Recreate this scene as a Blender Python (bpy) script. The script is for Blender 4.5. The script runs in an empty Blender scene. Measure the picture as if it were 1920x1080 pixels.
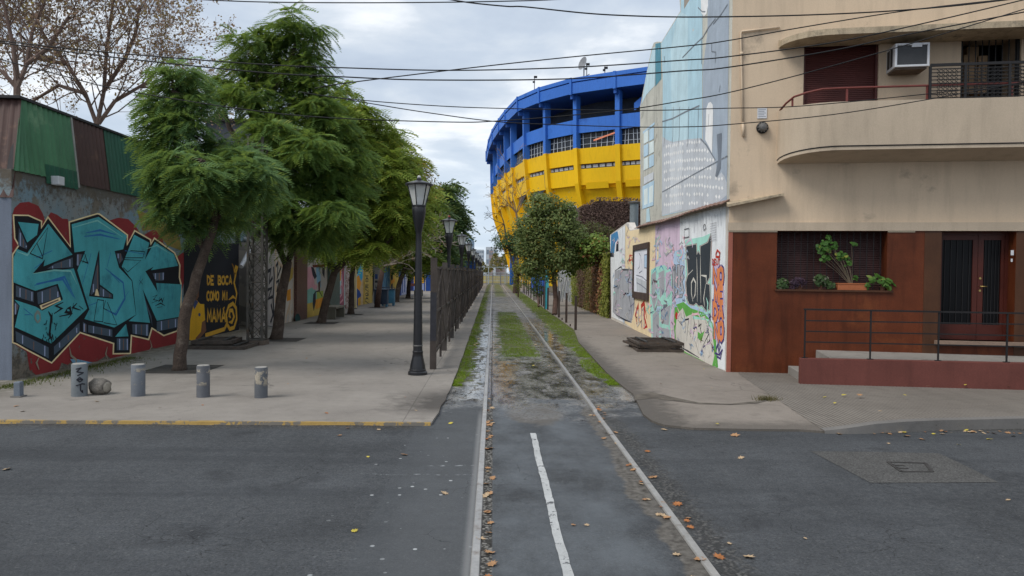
import bpy, bmesh, math, random
import numpy as np
from mathutils import Vector, Matrix
from mathutils.geometry import tessellate_polygon
random.seed(7); rng = np.random.default_rng(7)
SC = bpy.context.scene; COL = SC.collection
R = math.radians
# ------------------------------------------------------------------ camera
F = 1350.0
ROLL, YAW, PIT = R(0.62), R(1.498), R(1.172)
CAM = Vector((0, 0, 2.05))
_fw = Vector((math.sin(YAW)*math.cos(PIT), math.cos(YAW)*math.cos(PIT), -math.sin(PIT)))
_r0 = Vector((math.cos(YAW), -math.sin(YAW), 0)); _u0 = _r0.cross(_fw)
_rt = _r0*math.cos(ROLL)+_u0*math.sin(ROLL); _up = _u0*math.cos(ROLL)-_r0*math.sin(ROLL)
cd = bpy.data.cameras.new('camera'); cam = bpy.data.objects.new('camera', cd); COL.objects.link(cam)
m = Matrix.Identity(4)
for i, v in enumerate((_rt, _up, -_fw)):
    for k in range(3): m[k][i] = v[k]
m.translation = CAM; cam.matrix_world = m
cd.lens = F/1920*36; cd.sensor_width = 36; cd.clip_end = 4000; cd.clip_start = 0.05
SC.camera = cam
SC.view_settings.view_transform = 'Standard'; SC.view_settings.look = 'None'
SC.view_settings.exposure = 0.54; SC.view_settings.gamma = 1.0
SC.cycles.max_bounces = 6; SC.cycles.diffuse_bounces = 3; SC.cycles.transparent_max_bounces = 8
SC.cycles.caustics_reflective = False; SC.cycles.caustics_refractive = False
# ------------------------------------------------------------------ sky and sun
SUN_EL, SUN_AZ = R(50), R(-118)      # azimuth measured clockwise from +Y: sun behind the viewer, to the left
W = bpy.data.worlds.new('World'); SC.world = W; W.use_nodes = True
nt = W.node_tree; N = nt.nodes; L = nt.links; N.clear()
def wn(t, **k):
    n = N.new(t)
    for a, b in k.items(): setattr(n, a, b)
    return n
out = wn('ShaderNodeOutputWorld'); bg = wn('ShaderNodeBackground'); L.new(bg.outputs[0], out.inputs[0])
bg.inputs[1].default_value = 0.1
sky = wn('ShaderNodeTexSky', sky_type='NISHITA'); sky.sun_disc = False; sky.sun_elevation = SUN_EL; sky.sun_rotation = SUN_AZ
tc = wn('ShaderNodeTexCoord'); sep = wn('ShaderNodeSeparateXYZ'); L.new(tc.outputs['Generated'], sep.inputs[0])
def wm(op, a, b=None, c=None):
    n = wn('ShaderNodeMath', operation=op)
    for i, v in enumerate((a, b, c)):
        if v is None: continue
        if isinstance(v, (int, float)): n.inputs[i].default_value = v
        else: L.new(v, n.inputs[i])
    return n.outputs[0]
zc = wm('ADD', wm('MAXIMUM', sep.outputs[2], 0.0), 0.16)
cx = wm('DIVIDE', sep.outputs[0], zc); cy = wm('DIVIDE', sep.outputs[1], zc)
cmb = wn('ShaderNodeCombineXYZ'); L.new(cx, cmb.inputs[0]); L.new(cy, cmb.inputs[1])
def wnoise(scale, det, rough, off, dist=0.0):
    mp = wn('ShaderNodeMapping'); mp.inputs['Location'].default_value = off; L.new(cmb.outputs[0], mp.inputs[0])
    n = wn('ShaderNodeTexNoise'); n.inputs['Scale'].default_value = scale; n.inputs['Detail'].default_value = det
    n.inputs['Roughness'].default_value = rough; n.inputs['Distortion'].default_value = dist
    L.new(mp.outputs[0], n.inputs['Vector']); return n.outputs[0]
def wramp(f, *st):
    r = wn('ShaderNodeValToRGB'); e = r.color_ramp.elements
    while len(e) < len(st): e.new(0.5)
    for el, (p, c) in zip(e, st): el.position = p; el.color = (*c, 1)
    L.new(f, r.inputs[0]); return r.outputs[0]
n1 = wnoise(1.75, 9, 0.55, (3.1, 0.4, 0), 0.25); n2 = wnoise(0.8, 3, 0.5, (7.7, 2.2, 0))
nn = wm('ADD', wm('MULTIPLY', n1, 0.68), wm('MULTIPLY', n2, 0.32))
cl = wramp(nn, (0.36, (3.7, 4.3, 5.2)), (0.45, (4.4, 5.0, 5.8)), (0.51, (5.2, 5.7, 6.3)), (0.585, (7.7, 7.9, 8.1)), (0.68, (5.5, 5.9, 6.5)))
hz = wn('ShaderNodeMapRange', interpolation_type='SMOOTHSTEP'); L.new(sep.outputs[2], hz.inputs[0])
hz.inputs[1].default_value = 0.02; hz.inputs[2].default_value = 0.24
def wmix(f, a, b):
    x = wn('ShaderNodeMix', data_type='RGBA')
    if isinstance(f, (int, float)): x.inputs[0].default_value = f
    else: L.new(f, x.inputs[0])
    for i, v in ((6, a), (7, b)):
        if isinstance(v, tuple): x.inputs[i].default_value = (*v, 1)
        else: L.new(v, x.inputs[i])
    return x.outputs[2]
hzc = wmix(0.75, cl, (4.7, 5.6, 6.7))
hzc = wmix(hz.outputs[0], hzc, cl)
L.new(wmix(0.9, sky.outputs[0], hzc), bg.inputs[0])
sd = bpy.data.lights.new('sun', 'SUN'); sd.energy = 1.6; sd.angle = R(26); sd.color = (1, 0.95, 0.87)
so = bpy.data.objects.new('sun', sd); COL.objects.link(so)
sdir = Vector((math.sin(SUN_AZ)*math.cos(SUN_EL), math.cos(SUN_AZ)*math.cos(SUN_EL), math.sin(SUN_EL)))
so.rotation_euler = sdir.to_track_quat('Z', 'Y').to_euler(); so.location = sdir*60
# ------------------------------------------------------------------ measuring: rays from the photograph onto real planes
def ray(px, py): return _fw + _rt*((px-960)/F) + _up*((540-py)/F)
def G(px, py, z=0.0):
    d = ray(px, py); return CAM + d*((z-CAM.z)/d.z)
def PL(px, py, o, n):
    d = ray(px, py); return CAM + d*((Vector(o)-CAM).dot(n)/d.dot(n))
def PY(px, py, y): return PL(px, py, (0, y, 0), Vector((0, 1, 0)))
def PX(px, py, x): return PL(px, py, (x, 0, 0), Vector((1, 0, 0)))
# ------------------------------------------------------------------ naming
def tag(o, label=None, cat=None, group=None, kind=None):
    if label: o['label'] = label
    if cat: o['category'] = cat
    if group: o['group'] = group
    if kind: o['kind'] = kind
    return o
XF = {}
def thing(name, loc, label, cat, group=None, rz=0.0):
    o = bpy.data.objects.new(name, None); COL.objects.link(o); o.empty_display_size = 0.2
    o.location = loc; o.rotation_euler = (0, 0, rz)
    XF[o.name] = Matrix.Translation(Vector(loc)) @ Matrix.Rotation(rz, 4, 'Z')
    return tag(o, label, cat, group)
def rootmx(o):
    while o.parent: o = o.parent
    return XF.get(o.name, Matrix.Identity(4))
def copy_tree(o, parent=None):
    c = o.copy(); COL.objects.link(c); c.parent = parent
    for ch in list(o.children): copy_tree(ch, c)
    return c
# ------------------------------------------------------------------ mesh builder
class MB:
    def __init__(s): s.v = []; s.f = []; s.m = []; s.cur = 0
    def mi(s, i): s.cur = i; return s
    def add(s, vs, fs):
        b = len(s.v); s.v += [tuple(v) for v in vs]
        for f in fs: s.f.append(tuple(b+i for i in f)); s.m.append(s.cur)
        return s
    def box(s, c, d, rz=0.0, rx=0.0, ry=0.0):
        mx = Matrix.Translation(Vector(c)) @ Matrix.Rotation(rz, 4, 'Z') @ Matrix.Rotation(ry, 4, 'Y') @ Matrix.Rotation(rx, 4, 'X')
        vs = [mx @ Vector((x*d[0]/2, y*d[1]/2, z*d[2]/2)) for x in (-1, 1) for y in (-1, 1) for z in (-1, 1)]
        return s.add(vs, [(0, 1, 3, 2), (4, 6, 7, 5), (0, 4, 5, 1), (2, 3, 7, 6), (0, 2, 6, 4), (1, 5, 7, 3)])
    def bb(s, a, b):
        return s.box([(a[i]+b[i])/2 for i in range(3)], [abs(b[i]-a[i]) for i in range(3)])
    def bar(s, a, b, w, h, upv=(0, 0, 1)):
        a = Vector(a); b = Vector(b); d = (b-a)
        if d.length < 1e-6: return s
        d.normalize(); u = Vector(upv)
        if abs(d.dot(u)) > 0.98: u = Vector((0, 1, 0))
        x = d.cross(u).normalized(); y = x.cross(d).normalized()
        vs = []
        for p in (a, b):
            for sx, sy in ((-1, -1), (1, -1), (1, 1), (-1, 1)): vs.append(p+x*(sx*w/2)+y*(sy*h/2))
        return s.add(vs, [(3, 2, 1, 0), (4, 5, 6, 7), (0, 1, 5, 4), (1, 2, 6, 5), (2, 3, 7, 6), (3, 0, 4, 7)])
    def tube(s, pts, r, n=8, cap=True):
        pts = [Vector(p) for p in pts]; k = len(pts)
        rs = r if isinstance(r, (list, tuple)) else [r]*k
        vs = []; fs = []; px = None
        for i, p in enumerate(pts):
            d = (pts[min(i+1, k-1)]-pts[max(i-1, 0)]).normalized()
            if px is None:
                u = Vector((0, 0, 1)) if abs(d.z) < 0.9 else Vector((1, 0, 0))
                px = d.cross(u).normalized()
            else:
                px = (px-d*px.dot(d)).normalized()
            py = d.cross(px)
            for j in range(n):
                t = 2*math.pi*j/n; vs.append(p+(px*math.cos(t)+py*math.sin(t))*rs[i])
        for i in range(k-1):
            for j in range(n):
                a = i*n+j; b = i*n+(j+1) % n; fs.append((a, b, b+n, a+n))
        if cap: fs.append(tuple(range(n-1, -1, -1))); fs.append(tuple(range((k-1)*n, k*n)))
        return s.add(vs, fs)
    def lathe(s, prof, n=16, c=(0, 0, 0), ph=0.0):
        vs = []; fs = []; k = len(prof)
        for r, z in prof:
            for j in range(n):
                t = 2*math.pi*j/n+ph; vs.append((c[0]+r*math.cos(t), c[1]+r*math.sin(t), c[2]+z))
        for i in range(k-1):
            for j in range(n):
                a = i*n+j; b = i*n+(j+1) % n; fs.append((a, b, b+n, a+n))
        fs.append(tuple(range(n-1, -1, -1))); fs.append(tuple(range((k-1)*n, k*n)))
        return s.add(vs, fs)
    def prism(s, poly, off):
        """polygon of 3D points extruded by vector off"""
        p = [Vector(q) for q in poly]; o = Vector(off); n = len(p)
        tr = tessellate_polygon([p]); vs = p+[q+o for q in p]
        fs = []
        nrm = sum(((p[i]-p[0]).cross(p[(i+1) % n]-p[0]) for i in range(n)), Vector())
        flip = nrm.dot(o) > 0
        for t in tr:
            a = (p[t[1]]-p[t[0]]).cross(p[t[2]]-p[t[0]]).dot(o) > 0
            t = tuple(t)
            fs.append(t[::-1] if a else t); fs.append(tuple(i+n for i in (t if a else t[::-1])))
        for i in range(n):
            j = (i+1) % n; fs.append((i, j, j+n, i+n) if flip else (j, i, i+n, j+n))
        return s.add(vs, fs)
    def sheet(s, poly, nrm=None):
        p = [Vector(q) for q in poly]; tr = tessellate_polygon([p]); fs = []
        for t in tr:
            t = tuple(t)
            if nrm is not None and (p[t[1]]-p[t[0]]).cross(p[t[2]]-p[t[0]]).dot(Vector(nrm)) < 0: t = t[::-1]
            fs.append(t)
        return s.add(p, fs)
    def build(s, name, mats, parent=None, smooth=False, world=False, bevel=0.0, auto=None):
        vs = s.v
        if world and parent is not None:
            mx = rootmx(parent).inverted(); vs = [tuple(mx @ Vector(v)) for v in vs]
        me = bpy.data.meshes.new(name); me.from_pydata(vs, [], s.f)
        if not isinstance(mats, (list, tuple)): mats = [mats]
        for mm in mats: me.materials.append(mm)
        if len(mats) > 1: me.polygons.foreach_set('material_index', s.m)
        if smooth: me.polygons.foreach_set('use_smooth', [True]*len(me.polygons))
        me.update()
        o = bpy.data.objects.new(name, me); COL.objects.link(o)
        if parent is not None: o.parent = parent
        if smooth and auto:
            try: me.set_sharp_from_angle(angle=R(auto))
            except Exception: pass
        if bevel:
            b = o.modifiers.new('bevel', 'BEVEL'); b.width = bevel; b.segments = 2; b.limit_method = 'ANGLE'; b.angle_limit = R(40)
        return o
def npmesh(name, V, Q, mats, parent=None, mi=None, k=4):
    me = bpy.data.meshes.new(name); V = np.ascontiguousarray(V, dtype=np.float32); Q = np.ascontiguousarray(Q, dtype=np.int32)
    if parent is not None:
        mx = np.array(rootmx(parent).inverted(), dtype=np.float32); V = V @ mx[:3, :3].T + mx[:3, 3]
    me.vertices.add(len(V)); me.vertices.foreach_set('co', V.astype(np.float32).ravel())
    me.loops.add(Q.size); me.loops.foreach_set('vertex_index', Q.ravel())
    me.polygons.add(len(Q)); me.polygons.foreach_set('loop_start', np.arange(0, Q.size, k, dtype=np.int32))
    for mm in (mats if isinstance(mats, (list, tuple)) else [mats]): me.materials.append(mm)
    if mi is not None: me.polygons.foreach_set('material_index', np.ascontiguousarray(mi, dtype=np.int32))
    me.update(calc_edges=True); me.validate()
    o = bpy.data.objects.new(name, me); COL.objects.link(o)
    if parent is not None: o.parent = parent
    return o
# ------------------------------------------------------------------ material kit
class NT:
    def __init__(s, name):
        s.m = bpy.data.materials.new(name); s.m.use_nodes = True; s.t = s.m.node_tree; s.n = s.t.nodes; s.l = s.t.links
        s.b = s.n['Principled BSDF']; s.geo = s.n.new('ShaderNodeNewGeometry'); s.pos = s.geo.outputs['Position']; s._sep = None
    def link(s, v, inp):
        if isinstance(v, (int, float)): inp.default_value = v
        elif isinstance(v, tuple): inp.default_value = (*v, 1) if len(v) == 3 and inp.type == 'RGBA' else v
        else: s.l.new(v, inp)
    def xyz(s):
        if not s._sep: s._sep = s.n.new('ShaderNodeSeparateXYZ'); s.l.new(s.pos, s._sep.inputs[0])
        return s._sep.outputs
    def noise(s, scale, det=4, rough=0.55, st=(1, 1, 1), off=(0, 0, 0), dist=0.0):
        v = s.pos
        if st != (1, 1, 1) or off != (0, 0, 0):
            mp = s.n.new('ShaderNodeMapping'); mp.inputs['Scale'].default_value = st; mp.inputs['Location'].default_value = off; s.l.new(v, mp.inputs[0]); v = mp.outputs[0]
        n = s.n.new('ShaderNodeTexNoise'); n.inputs['Scale'].default_value = scale; n.inputs['Detail'].default_value = det
        n.inputs['Roughness'].default_value = rough; n.inputs['Distortion'].default_value = dist; s.l.new(v, n.inputs['Vector']); return n.outputs[0]
    def voro(s, scale, feat='F1', st=(1, 1, 1), out=0, rnd=1.0, warp=0.0):
        v = s.pos
        if warp:
            w = s.n.new('ShaderNodeTexNoise'); w.inputs['Scale'].default_value = 1.6; w.inputs['Detail'].default_value = 5; s.l.new(v, w.inputs['Vector']); q = s.n.new('ShaderNodeVectorMath'); q.operation = 'MULTIPLY_ADD'; s.l.new(w.outputs[1], q.inputs[0]); q.inputs[1].default_value = (warp,)*3; s.l.new(v, q.inputs[2]); v = q.outputs[0]
        if st != (1, 1, 1):
            mp = s.n.new('ShaderNodeMapping'); mp.inputs['Scale'].default_value = st; s.l.new(v, mp.inputs[0]); v = mp.outputs[0]
        n = s.n.new('ShaderNodeTexVoronoi'); n.feature = feat; n.inputs['Scale'].default_value = scale; n.inputs['Randomness'].default_value = rnd; s.l.new(v, n.inputs['Vector']); return n.outputs[out]
    def mr(s, v, a, b, c=0.0, d=1.0, smooth=False):
        n = s.n.new('ShaderNodeMapRange'); n.interpolation_type = 'SMOOTHSTEP' if smooth else 'LINEAR'
        s.link(v, n.inputs[0])
        for i, x in enumerate((a, b, c, d)): n.inputs[i+1].default_value = x
        return n.outputs[0]
    def ma(s, op, a, b=0.0):
        n = s.n.new('ShaderNodeMath'); n.operation = op; s.link(a, n.inputs[0]); s.link(b, n.inputs[1]); return n.outputs[0]
    def mix(s, f, a, b, mode='MIX'):
        n = s.n.new('ShaderNodeMix'); n.data_type = 'RGBA'; n.blend_type = mode; s.link(f, n.inputs[0]); s.link(a, n.inputs[6]); s.link(b, n.inputs[7]); return n.outputs[2]
    def grey(s, v):
        n = s.n.new('ShaderNodeCombineColor'); [s.l.new(v, n.inputs[i]) for i in range(3)]; return n.outputs[0]
    def band(s, v, a, b, e):
        """1 inside a..b with soft edges e"""
        return s.ma('MULTIPLY', s.mr(v, a-e, a+e, 0, 1, True), s.mr(v, b-e, b+e, 1, 0, True))
    def bump(s, h, strength=0.3, dist=0.02):
        n = s.n.new('ShaderNodeBump'); n.inputs['Strength'].default_value = strength; n.inputs['Distance'].default_value = dist; s.link(h, n.inputs['Height']); s.l.new(n.outputs[0], s.b.inputs['Normal'])
    def done(s, col, rough=0.8, spec=0.35, metal=0.0):
        s.link(col, s.b.inputs['Base Color']); s.link(rough, s.b.inputs['Roughness']); s.link(metal, s.b.inputs['Metallic'])
        s.b.inputs['Specular IOR Level'].default_value = spec; return s.m
def c255(r, g, b):
    f = lambda x: ((x/255+0.055)/1.055)**2.4 if x > 10 else x/255/12.92
    return (f(r), f(g), f(b))
def mul(c, k): return tuple(min(1, x*k) for x in c)
def mat(name, col, rough=0.8, var=0.25, scale=1.5, grain=0.12, gscale=60, bump=0.15, streak=0.0, stain=None, chip=None, spec=0.3, metal=0.0, bscale=None, rvar=0.0):
    """weathered surface. stain=(colour, amount 0..1, scale); chip=(colour, threshold, scale)"""
    t = NT(name)
    n = t.noise(scale, 5, 0.6)
    c = t.mix(t.mr(n, 0.25, 0.75), mul(col, 1-var), mul(col, 1+var))
    if streak:
        s = t.noise(5, 4, 0.6, st=(1, 1, 0.12)); c = t.mix(t.mr(s, 0.48, 0.75, 0, streak), c, mul(col, 0.35))
    if stain:
        s = t.noise(stain[2], 6, 0.65, off=(3, 7, 1)); c = t.mix(t.mr(s, 0.62-stain[1]*0.25, 0.72, 0, 0.9), c, stain[0])
    g = t.noise(gscale, 3, 0.6)
    if grain: c = t.mix(1.0, c, t.grey(t.mr(g, 0.25, 0.75, 1-grain*1.3, 1+grain*1.3)), 'MULTIPLY')
    if chip:
        k = t.noise(chip[2], 7, 0.7, off=(11, 2, 5)); c = t.mix(t.mr(k, chip[1]-0.012, chip[1]+0.012), c, chip[0])
    if bump: t.bump(t.noise(bscale or gscale, 4, 0.6), bump, 0.01)
    r = rough if not rvar else t.mr(n, 0.3, 0.7, rough-rvar, rough+rvar)
    return t.done(c, r, spec, metal)
def leafmat(name, a, b, c=None, trans=0.35, nscale=1.2):
    """leaves: hue differs leaf by leaf (a..b), some leaves c"""
    t = NT(name); isl = t.geo.outputs['Random Per Island']
    n = t.noise(nscale, 3, 0.5)
    f = t.ma('ADD', t.ma('MULTIPLY', isl, 0.55), t.mr(n, 0.3, 0.7, 0, 0.45))
    col = t.mix(f, a, b)
    if c: col = t.mix(t.mr(isl, 0.90, 0.93), col, c)
    t.done(col, 0.55, 0.25)
    tr = t.n.new('ShaderNodeBsdfTranslucent'); t.link(t.mix(0.5, col, (0.25, 0.32, 0.05)), tr.inputs[0])
    mx = t.n.new('ShaderNodeMixShader'); mx.inputs[0].default_value = trans
    o = t.n['Material Output']; t.l.new(t.b.outputs[0], mx.inputs[1]); t.l.new(tr.outputs[0], mx.inputs[2]); t.l.new(mx.outputs[0], o.inputs[0])
    return t.m
# ------------------------------------------------------------------ paint on a wall plane
class Paint:
    """paint films on a plane, each 0.25 mm proud of the one before; px coordinates are rays onto the real wall"""
    def __init__(s, o, n, base=0.004, step=0.00009):
        s.o = Vector(o); s.n = Vector(n).normalized(); s.mb = MB(); s.b = base; s.off = base; s.step = step; s.mats = []; s.k = 0; s.cyc = False
    def nxt(s):
        s.k += 1; s.off = s.b+s.step*(1+(s.k % 50 if s.cyc else s.k))
    def cycle(s, on):
        s.b += s.step*((50 if s.cyc else s.k)+1); s.k = 0; s.cyc = on
    def P(s, px, py): return PL(px, py, s.o, s.n)
    def idx(s, m):
        if m not in s.mats: s.mats.append(m)
        return s.mats.index(m)
    def poly(s, pts, m):
        s.nxt(); s.mb.mi(s.idx(m)); s.mb.sheet([s.P(*p)+s.n*s.off for p in pts], s.n); return s
    def rect(s, x0, y0, x1, y1, m): return s.poly([(x0, y0), (x1, y0), (x1, y1), (x0, y1)], m)
    def stroke(s, pts, w, m, closed=False, taper=False):
        s.nxt(); s.mb.mi(s.idx(m))
        q = [s.P(*p)+s.n*s.off for p in pts]
        return s._strip(q, w, closed, taper)
    def _strip(s, q, w, closed, taper=False):
        k = len(q); vs = []; fs = []
        for i in range(k):
            a = q[(i-1) % k] if (closed or i > 0) else q[i]; b = q[(i+1) % k] if (closed or i < k-1) else q[i]
            d1 = (q[i]-a); d2 = (b-q[i])
            d1 = d1.normalized() if d1.length > 1e-6 else d2.normalized(); d2 = d2.normalized() if d2.length > 1e-6 else d1
            t = (d1+d2); t = t.normalized() if t.length > 0.2 else d2
            sd = s.n.cross(t); cs = max(0.55, sd.dot(s.n.cross(d2)))
            ww = w/2/cs*((0.3 if i in (0, k-1) else 1) if taper else 1)
            vs += [q[i]-sd*ww, q[i]+sd*ww]
        for i in range(k if closed else k-1):
            a = 2*i; b = 2*((i+1) % k); fs.append((a, b, b+1, a+1))
        s.mb.add(vs, fs); return s
    def blob(s, cx, cy, rx, ry, m, n=14, j=0.15):
        return s.poly([(cx+rx*(1+random.uniform(-j, j))*math.cos(2*math.pi*i/n), cy+ry*(1+random.uniform(-j, j))*math.sin(2*math.pi*i/n)) for i in range(n)], m)
    def text(s, txt, x0, y0, x1, y1, w, m, slant=0.0, gap=0.25):
        """stroke lettering inside the px quad with left edge x0,y0..y1"""
        n = len(txt); cw = (x1-x0)/(n+(n-1)*gap)
        for i, ch in enumerate(txt):
            ox = x0+i*cw*(1+gap)
            for st in FONT.get(ch, []):
                s.stroke([(ox+(a+slant*(1-b))*cw, y1+(y0-y1)*b) for a, b in st], w, m)
        return s
    def build(s, name, parent): return s.mb.build(name, s.mats, parent, world=True)
FONT = {'A': [[(0, 0), (.5, 1), (1, 0)], [(.2, .35), (.8, .35)]], 'B': [[(0, 0), (0, 1), (.7, .95), (.8, .75), (.6, .52), (0, .5)], [(.6, .5), (1, .3), (.8, .03), (0, 0)]],
 'C': [[(1, .85), (.6, 1), (.15, .85), (0, .5), (.15, .12), (.6, 0), (1, .15)]], 'D': [[(0, 0), (0, 1), (.6, .92), (1, .5), (.6, .06), (0, 0)]],
 'E': [[(1, 1), (0, 1), (0, 0), (1, 0)], [(0, .5), (.75, .5)]], 'F': [[(1, 1), (0, 1), (0, 0)], [(0, .5), (.7, .5)]], 'G': [[(1, .85), (.6, 1), (.15, .85), (0, .5), (.15, .1), (.6, 0), (1, .15), (1, .45), (.6, .45)]],
 'I': [[(.5, 0), (.5, 1)]], 'K': [[(0, 0), (0, 1)], [(.9, 1), (.05, .5), (1, 0)]], 'L': [[(0, 1), (0, 0), (1, 0)]], 'M': [[(0, 0), (.1, 1), (.5, .35), (.9, 1), (1, 0)]],
 'N': [[(0, 0), (0, 1), (1, 0), (1, 1)]], 'O': [[(.5, 1), (.1, .85), (0, .5), (.1, .15), (.5, 0), (.9, .15), (1, .5), (.9, .85), (.5, 1)]], 'P': [[(0, 0), (0, 1), (.8, .95), (.95, .72), (.8, .5), (0, .45)]],
 'R': [[(0, 0), (0, 1), (.8, .95), (.95, .72), (.8, .5), (0, .45)], [(.4, .45), (1, 0)]], 'S': [[(1, .85), (.5, 1), (.05, .8), (.3, .55), (.8, .42), (.95, .18), (.5, 0), (0, .15)]],
 'T': [[(0, 1), (1, 1)], [(.5, 1), (.5, 0)]], 'U': [[(0, 1), (.05, .2), (.5, 0), (.95, .2), (1, 1)]], 'X': [[(0, 0), (1, 1)], [(0, 1), (1, 0)]], 'W': [[(0, 1), (.25, 0), (.5, .6), (.75, 0), (1, 1)]],
 'Y': [[(0, 1), (.5, .5), (1, 1)], [(.5, .5), (.5, 0)]], 'Z': [[(0, 1), (1, 1), (0, 0), (1, 0)]], 'V': [[(0, 1), (.5, 0), (1, 1)]], '3': [[(0, .9), (.6, 1), (.95, .75), (.4, .52), (1, .28), (.6, 0), (0, .1)]], "'": [[(.5, 1), (.4, .8)]]}
def inset(pts, d):
    n = len(pts); A = sum(pts[i][0]*pts[(i+1) % n][1]-pts[(i+1) % n][0]*pts[i][1] for i in range(n)); sg = 1 if A > 0 else -1
    o = []
    for i in range(n):
        a, b, c = Vector(pts[i-1]), Vector(pts[i]), Vector(pts[(i+1) % n])
        d1 = (b-a).normalized(); d2 = (c-b).normalized(); n1 = Vector((-d1.y, d1.x))*sg; n2 = Vector((-d2.y, d2.x))*sg
        t = n1+n2; t = t.normalized() if t.length > 0.15 else n1
        o.append(tuple(b+t*(d/max(0.5, t.dot(n1)))))
    return o
# ================================================================== THE SETTING
def street_material():
    t = NT('street surface'); X, Y, Z = t.xyz()
    fine = t.noise(170, 3, 0.7); mid = t.noise(14, 5, 0.6); big = t.noise(0.55, 4, 0.55); brd = t.noise(2.2, 5, 0.6)
    a = t.mix(t.mr(big, 0.3, 0.7), (0.024, 0.028, 0.034), (0.048, 0.054, 0.063))
    a = t.mix(t.mr(mid, 0.35, 0.7, 0, 0.5), a, (0.092, 0.097, 0.103)); cg = t.noise(48, 4, 0.7); a = t.mix(1.0, a, t.grey(t.mr(cg, 0.32, 0.70, 0.45, 1.75)), 'MULTIPLY'); gsp = t.voro(26, 'F1'); a = t.mix(t.mr(gsp, 0.05, 0.08, 0.35, 0), a, (0.22, 0.22, 0.21))
    a = t.mix(t.mr(fine, 0.35, 0.8, 0, 0.5), a, (0.145, 0.145, 0.14)); a = t.mix(t.mr(fine, 0.45, 0.15, 0, 0.7), a, (0.018, 0.018, 0.02))
    blo = t.noise(1.35, 5, 0.62, st=(1, .6, 1), off=(7, 3, 0)); a = t.mix(1.0, a, t.grey(t.mr(blo, 0.3, 0.7, 0.84, 1.18)), 'MULTIPLY'); oil = t.noise(.9, 4, .6, off=(1, 8, 0)); a = t.mix(t.mr(oil, .60, .70, 0, .55), a, (0.022, 0.023, 0.026)); lsp = t.noise(30, 2, .5); a = t.mix(t.mr(lsp, .66, .72, 0, .5), a, (.17, .17, .17)); dsp = t.noise(23, 2, .5, off=(3, 3, 3)); a = t.mix(t.mr(dsp, .66, .72, 0, .6), a, (.014, .014, .015))
    tyre = t.noise(1.0, 4, 0.6, st=(0.12, 1.6, 1), off=(4, 0, 0)); a = t.mix(t.mr(tyre, 0.50, 0.66, 0, 0.45), a, (0.035, 0.038, 0.043))
    # wear and sheen painted pale between the rails, pale dusty band left of them
    wx = t.ma('ADD', X, t.mr(brd, 0, 1, -0.35, 0.35))
    a = t.mix(t.ma('MULTIPLY', t.band(wx, 0.0, 1.25, 0.22), t.mr(blo, 0.38, 0.62, 0.05, 0.62)), a, (0.135, 0.15, 0.165))
    a = t.mix(t.ma('MULTIPLY', t.band(wx, -0.75, -0.1, 0.2), 0.3), a, (0.13, 0.135, 0.14))
    a = t.mix(t.ma('MULTIPLY', t.band(t.ma('ADD', X, t.mr(mid, .2, .8, -.02, .02)), -1.0, -.1, .03), t.mr(blo, .3, .7, .25, .5)), a, (.085, .092, .1))
    for y_, x0_, w_ in ((7.28, -1.25, .010), (7.62, -.62, .014)):
        sc_ = t.ma('MULTIPLY', t.band(t.ma('ADD', Y, t.mr(t.noise(2.5, 2), .2, .8, -.03, .03)), y_-w_, y_+w_, .006), t.ma('MULTIPLY', t.band(X, x0_, -.17, .12), t.mr(mid, .48, .62))); a = t.mix(t.ma('MULTIPLY', sc_, .6), a, (.42, .44, .46))
    # fine cracks
    ck = t.voro(1.6, 'DISTANCE_TO_EDGE', warp=0.9); ckm = t.ma('MULTIPLY', t.mr(ck, 0.0, 0.011, 1, 0), t.mr(t.noise(0.8, 2, off=(9, 1, 0)), 0.56, 0.62)); a = t.mix(t.ma('MULTIPLY', ckm, 0.7), a, (0.014, 0.014, 0.015))
    # scattered paint flecks left of the rails
    sp = t.voro(6.5, 'F1'); spm = t.ma('MULTIPLY', t.mr(sp, 0.10, 0.13, 1, 0), t.ma('MULTIPLY', t.band(X, -1.25, -0.2, 0.25), t.mr(t.noise(2.3, 3), 0.46, 0.56)))
    spm = t.ma('MULTIPLY', spm, t.mr(Y, 9.0, 9.3, 1, 0)); a = t.mix(t.ma('MULTIPLY', spm, 0.75), a, (0.5, 0.52, 0.53))
    # broken grey edge beside the right rail, rough gravel on its outside
    e1 = t.band(t.ma('ADD', X, t.mr(t.noise(1.7, 4, 0.6, off=(2, 9, 4)), 0.2, 0.8, -0.16, 0.16)), 1.33, 1.55, 0.03)
    a = t.mix(t.ma('MULTIPLY', e1, 0.85), a, t.mix(t.mr(mid, 0.3, 0.7), (0.05, 0.043, 0.036), (0.19, 0.175, 0.155)))
    peb = t.voro(38, 'F1', out=1); pebd = t.voro(38, 'F1'); pbw = t.n.new('ShaderNodeRGBToBW'); t.l.new(peb, pbw.inputs[0]); pv = pbw.outputs[0]
    gravel = t.mix(pv, (0.03, 0.028, 0.026), (0.30, 0.29, 0.27)); gravel = t.mix(t.mr(pebd, 0.35, 0.6, 0, 0.8), gravel, (0.012, 0.011, 0.01))
    g2 = t.band(t.ma('ADD', X, t.mr(mid, 0.2, 0.8, -0.16, 0.16)), 1.57, 1.82, 0.10)
    a = t.mix(t.ma('MULTIPLY', g2, 0.7), a, t.mix(0.45, gravel, (0.02, 0.02, 0.02)))
    # mud and standing water along the line beyond the street
    mudn = t.noise(2.4, 8, 0.70, st=(1, .42, 1), dist=0.7); mud2 = t.noise(15, 5, 0.7, st=(1, .5, 1))
    m = t.mix(t.mr(t.noise(3.4, 7, 0.7, st=(1, .42, 1), off=(6, 6, 0)), 0.41, 0.57), (0.016, 0.013, 0.011), (0.25, 0.24, 0.225)); m = t.mix(t.mr(mud2, 0.5, 0.66, 0, 0.85), m, gravel)
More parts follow.
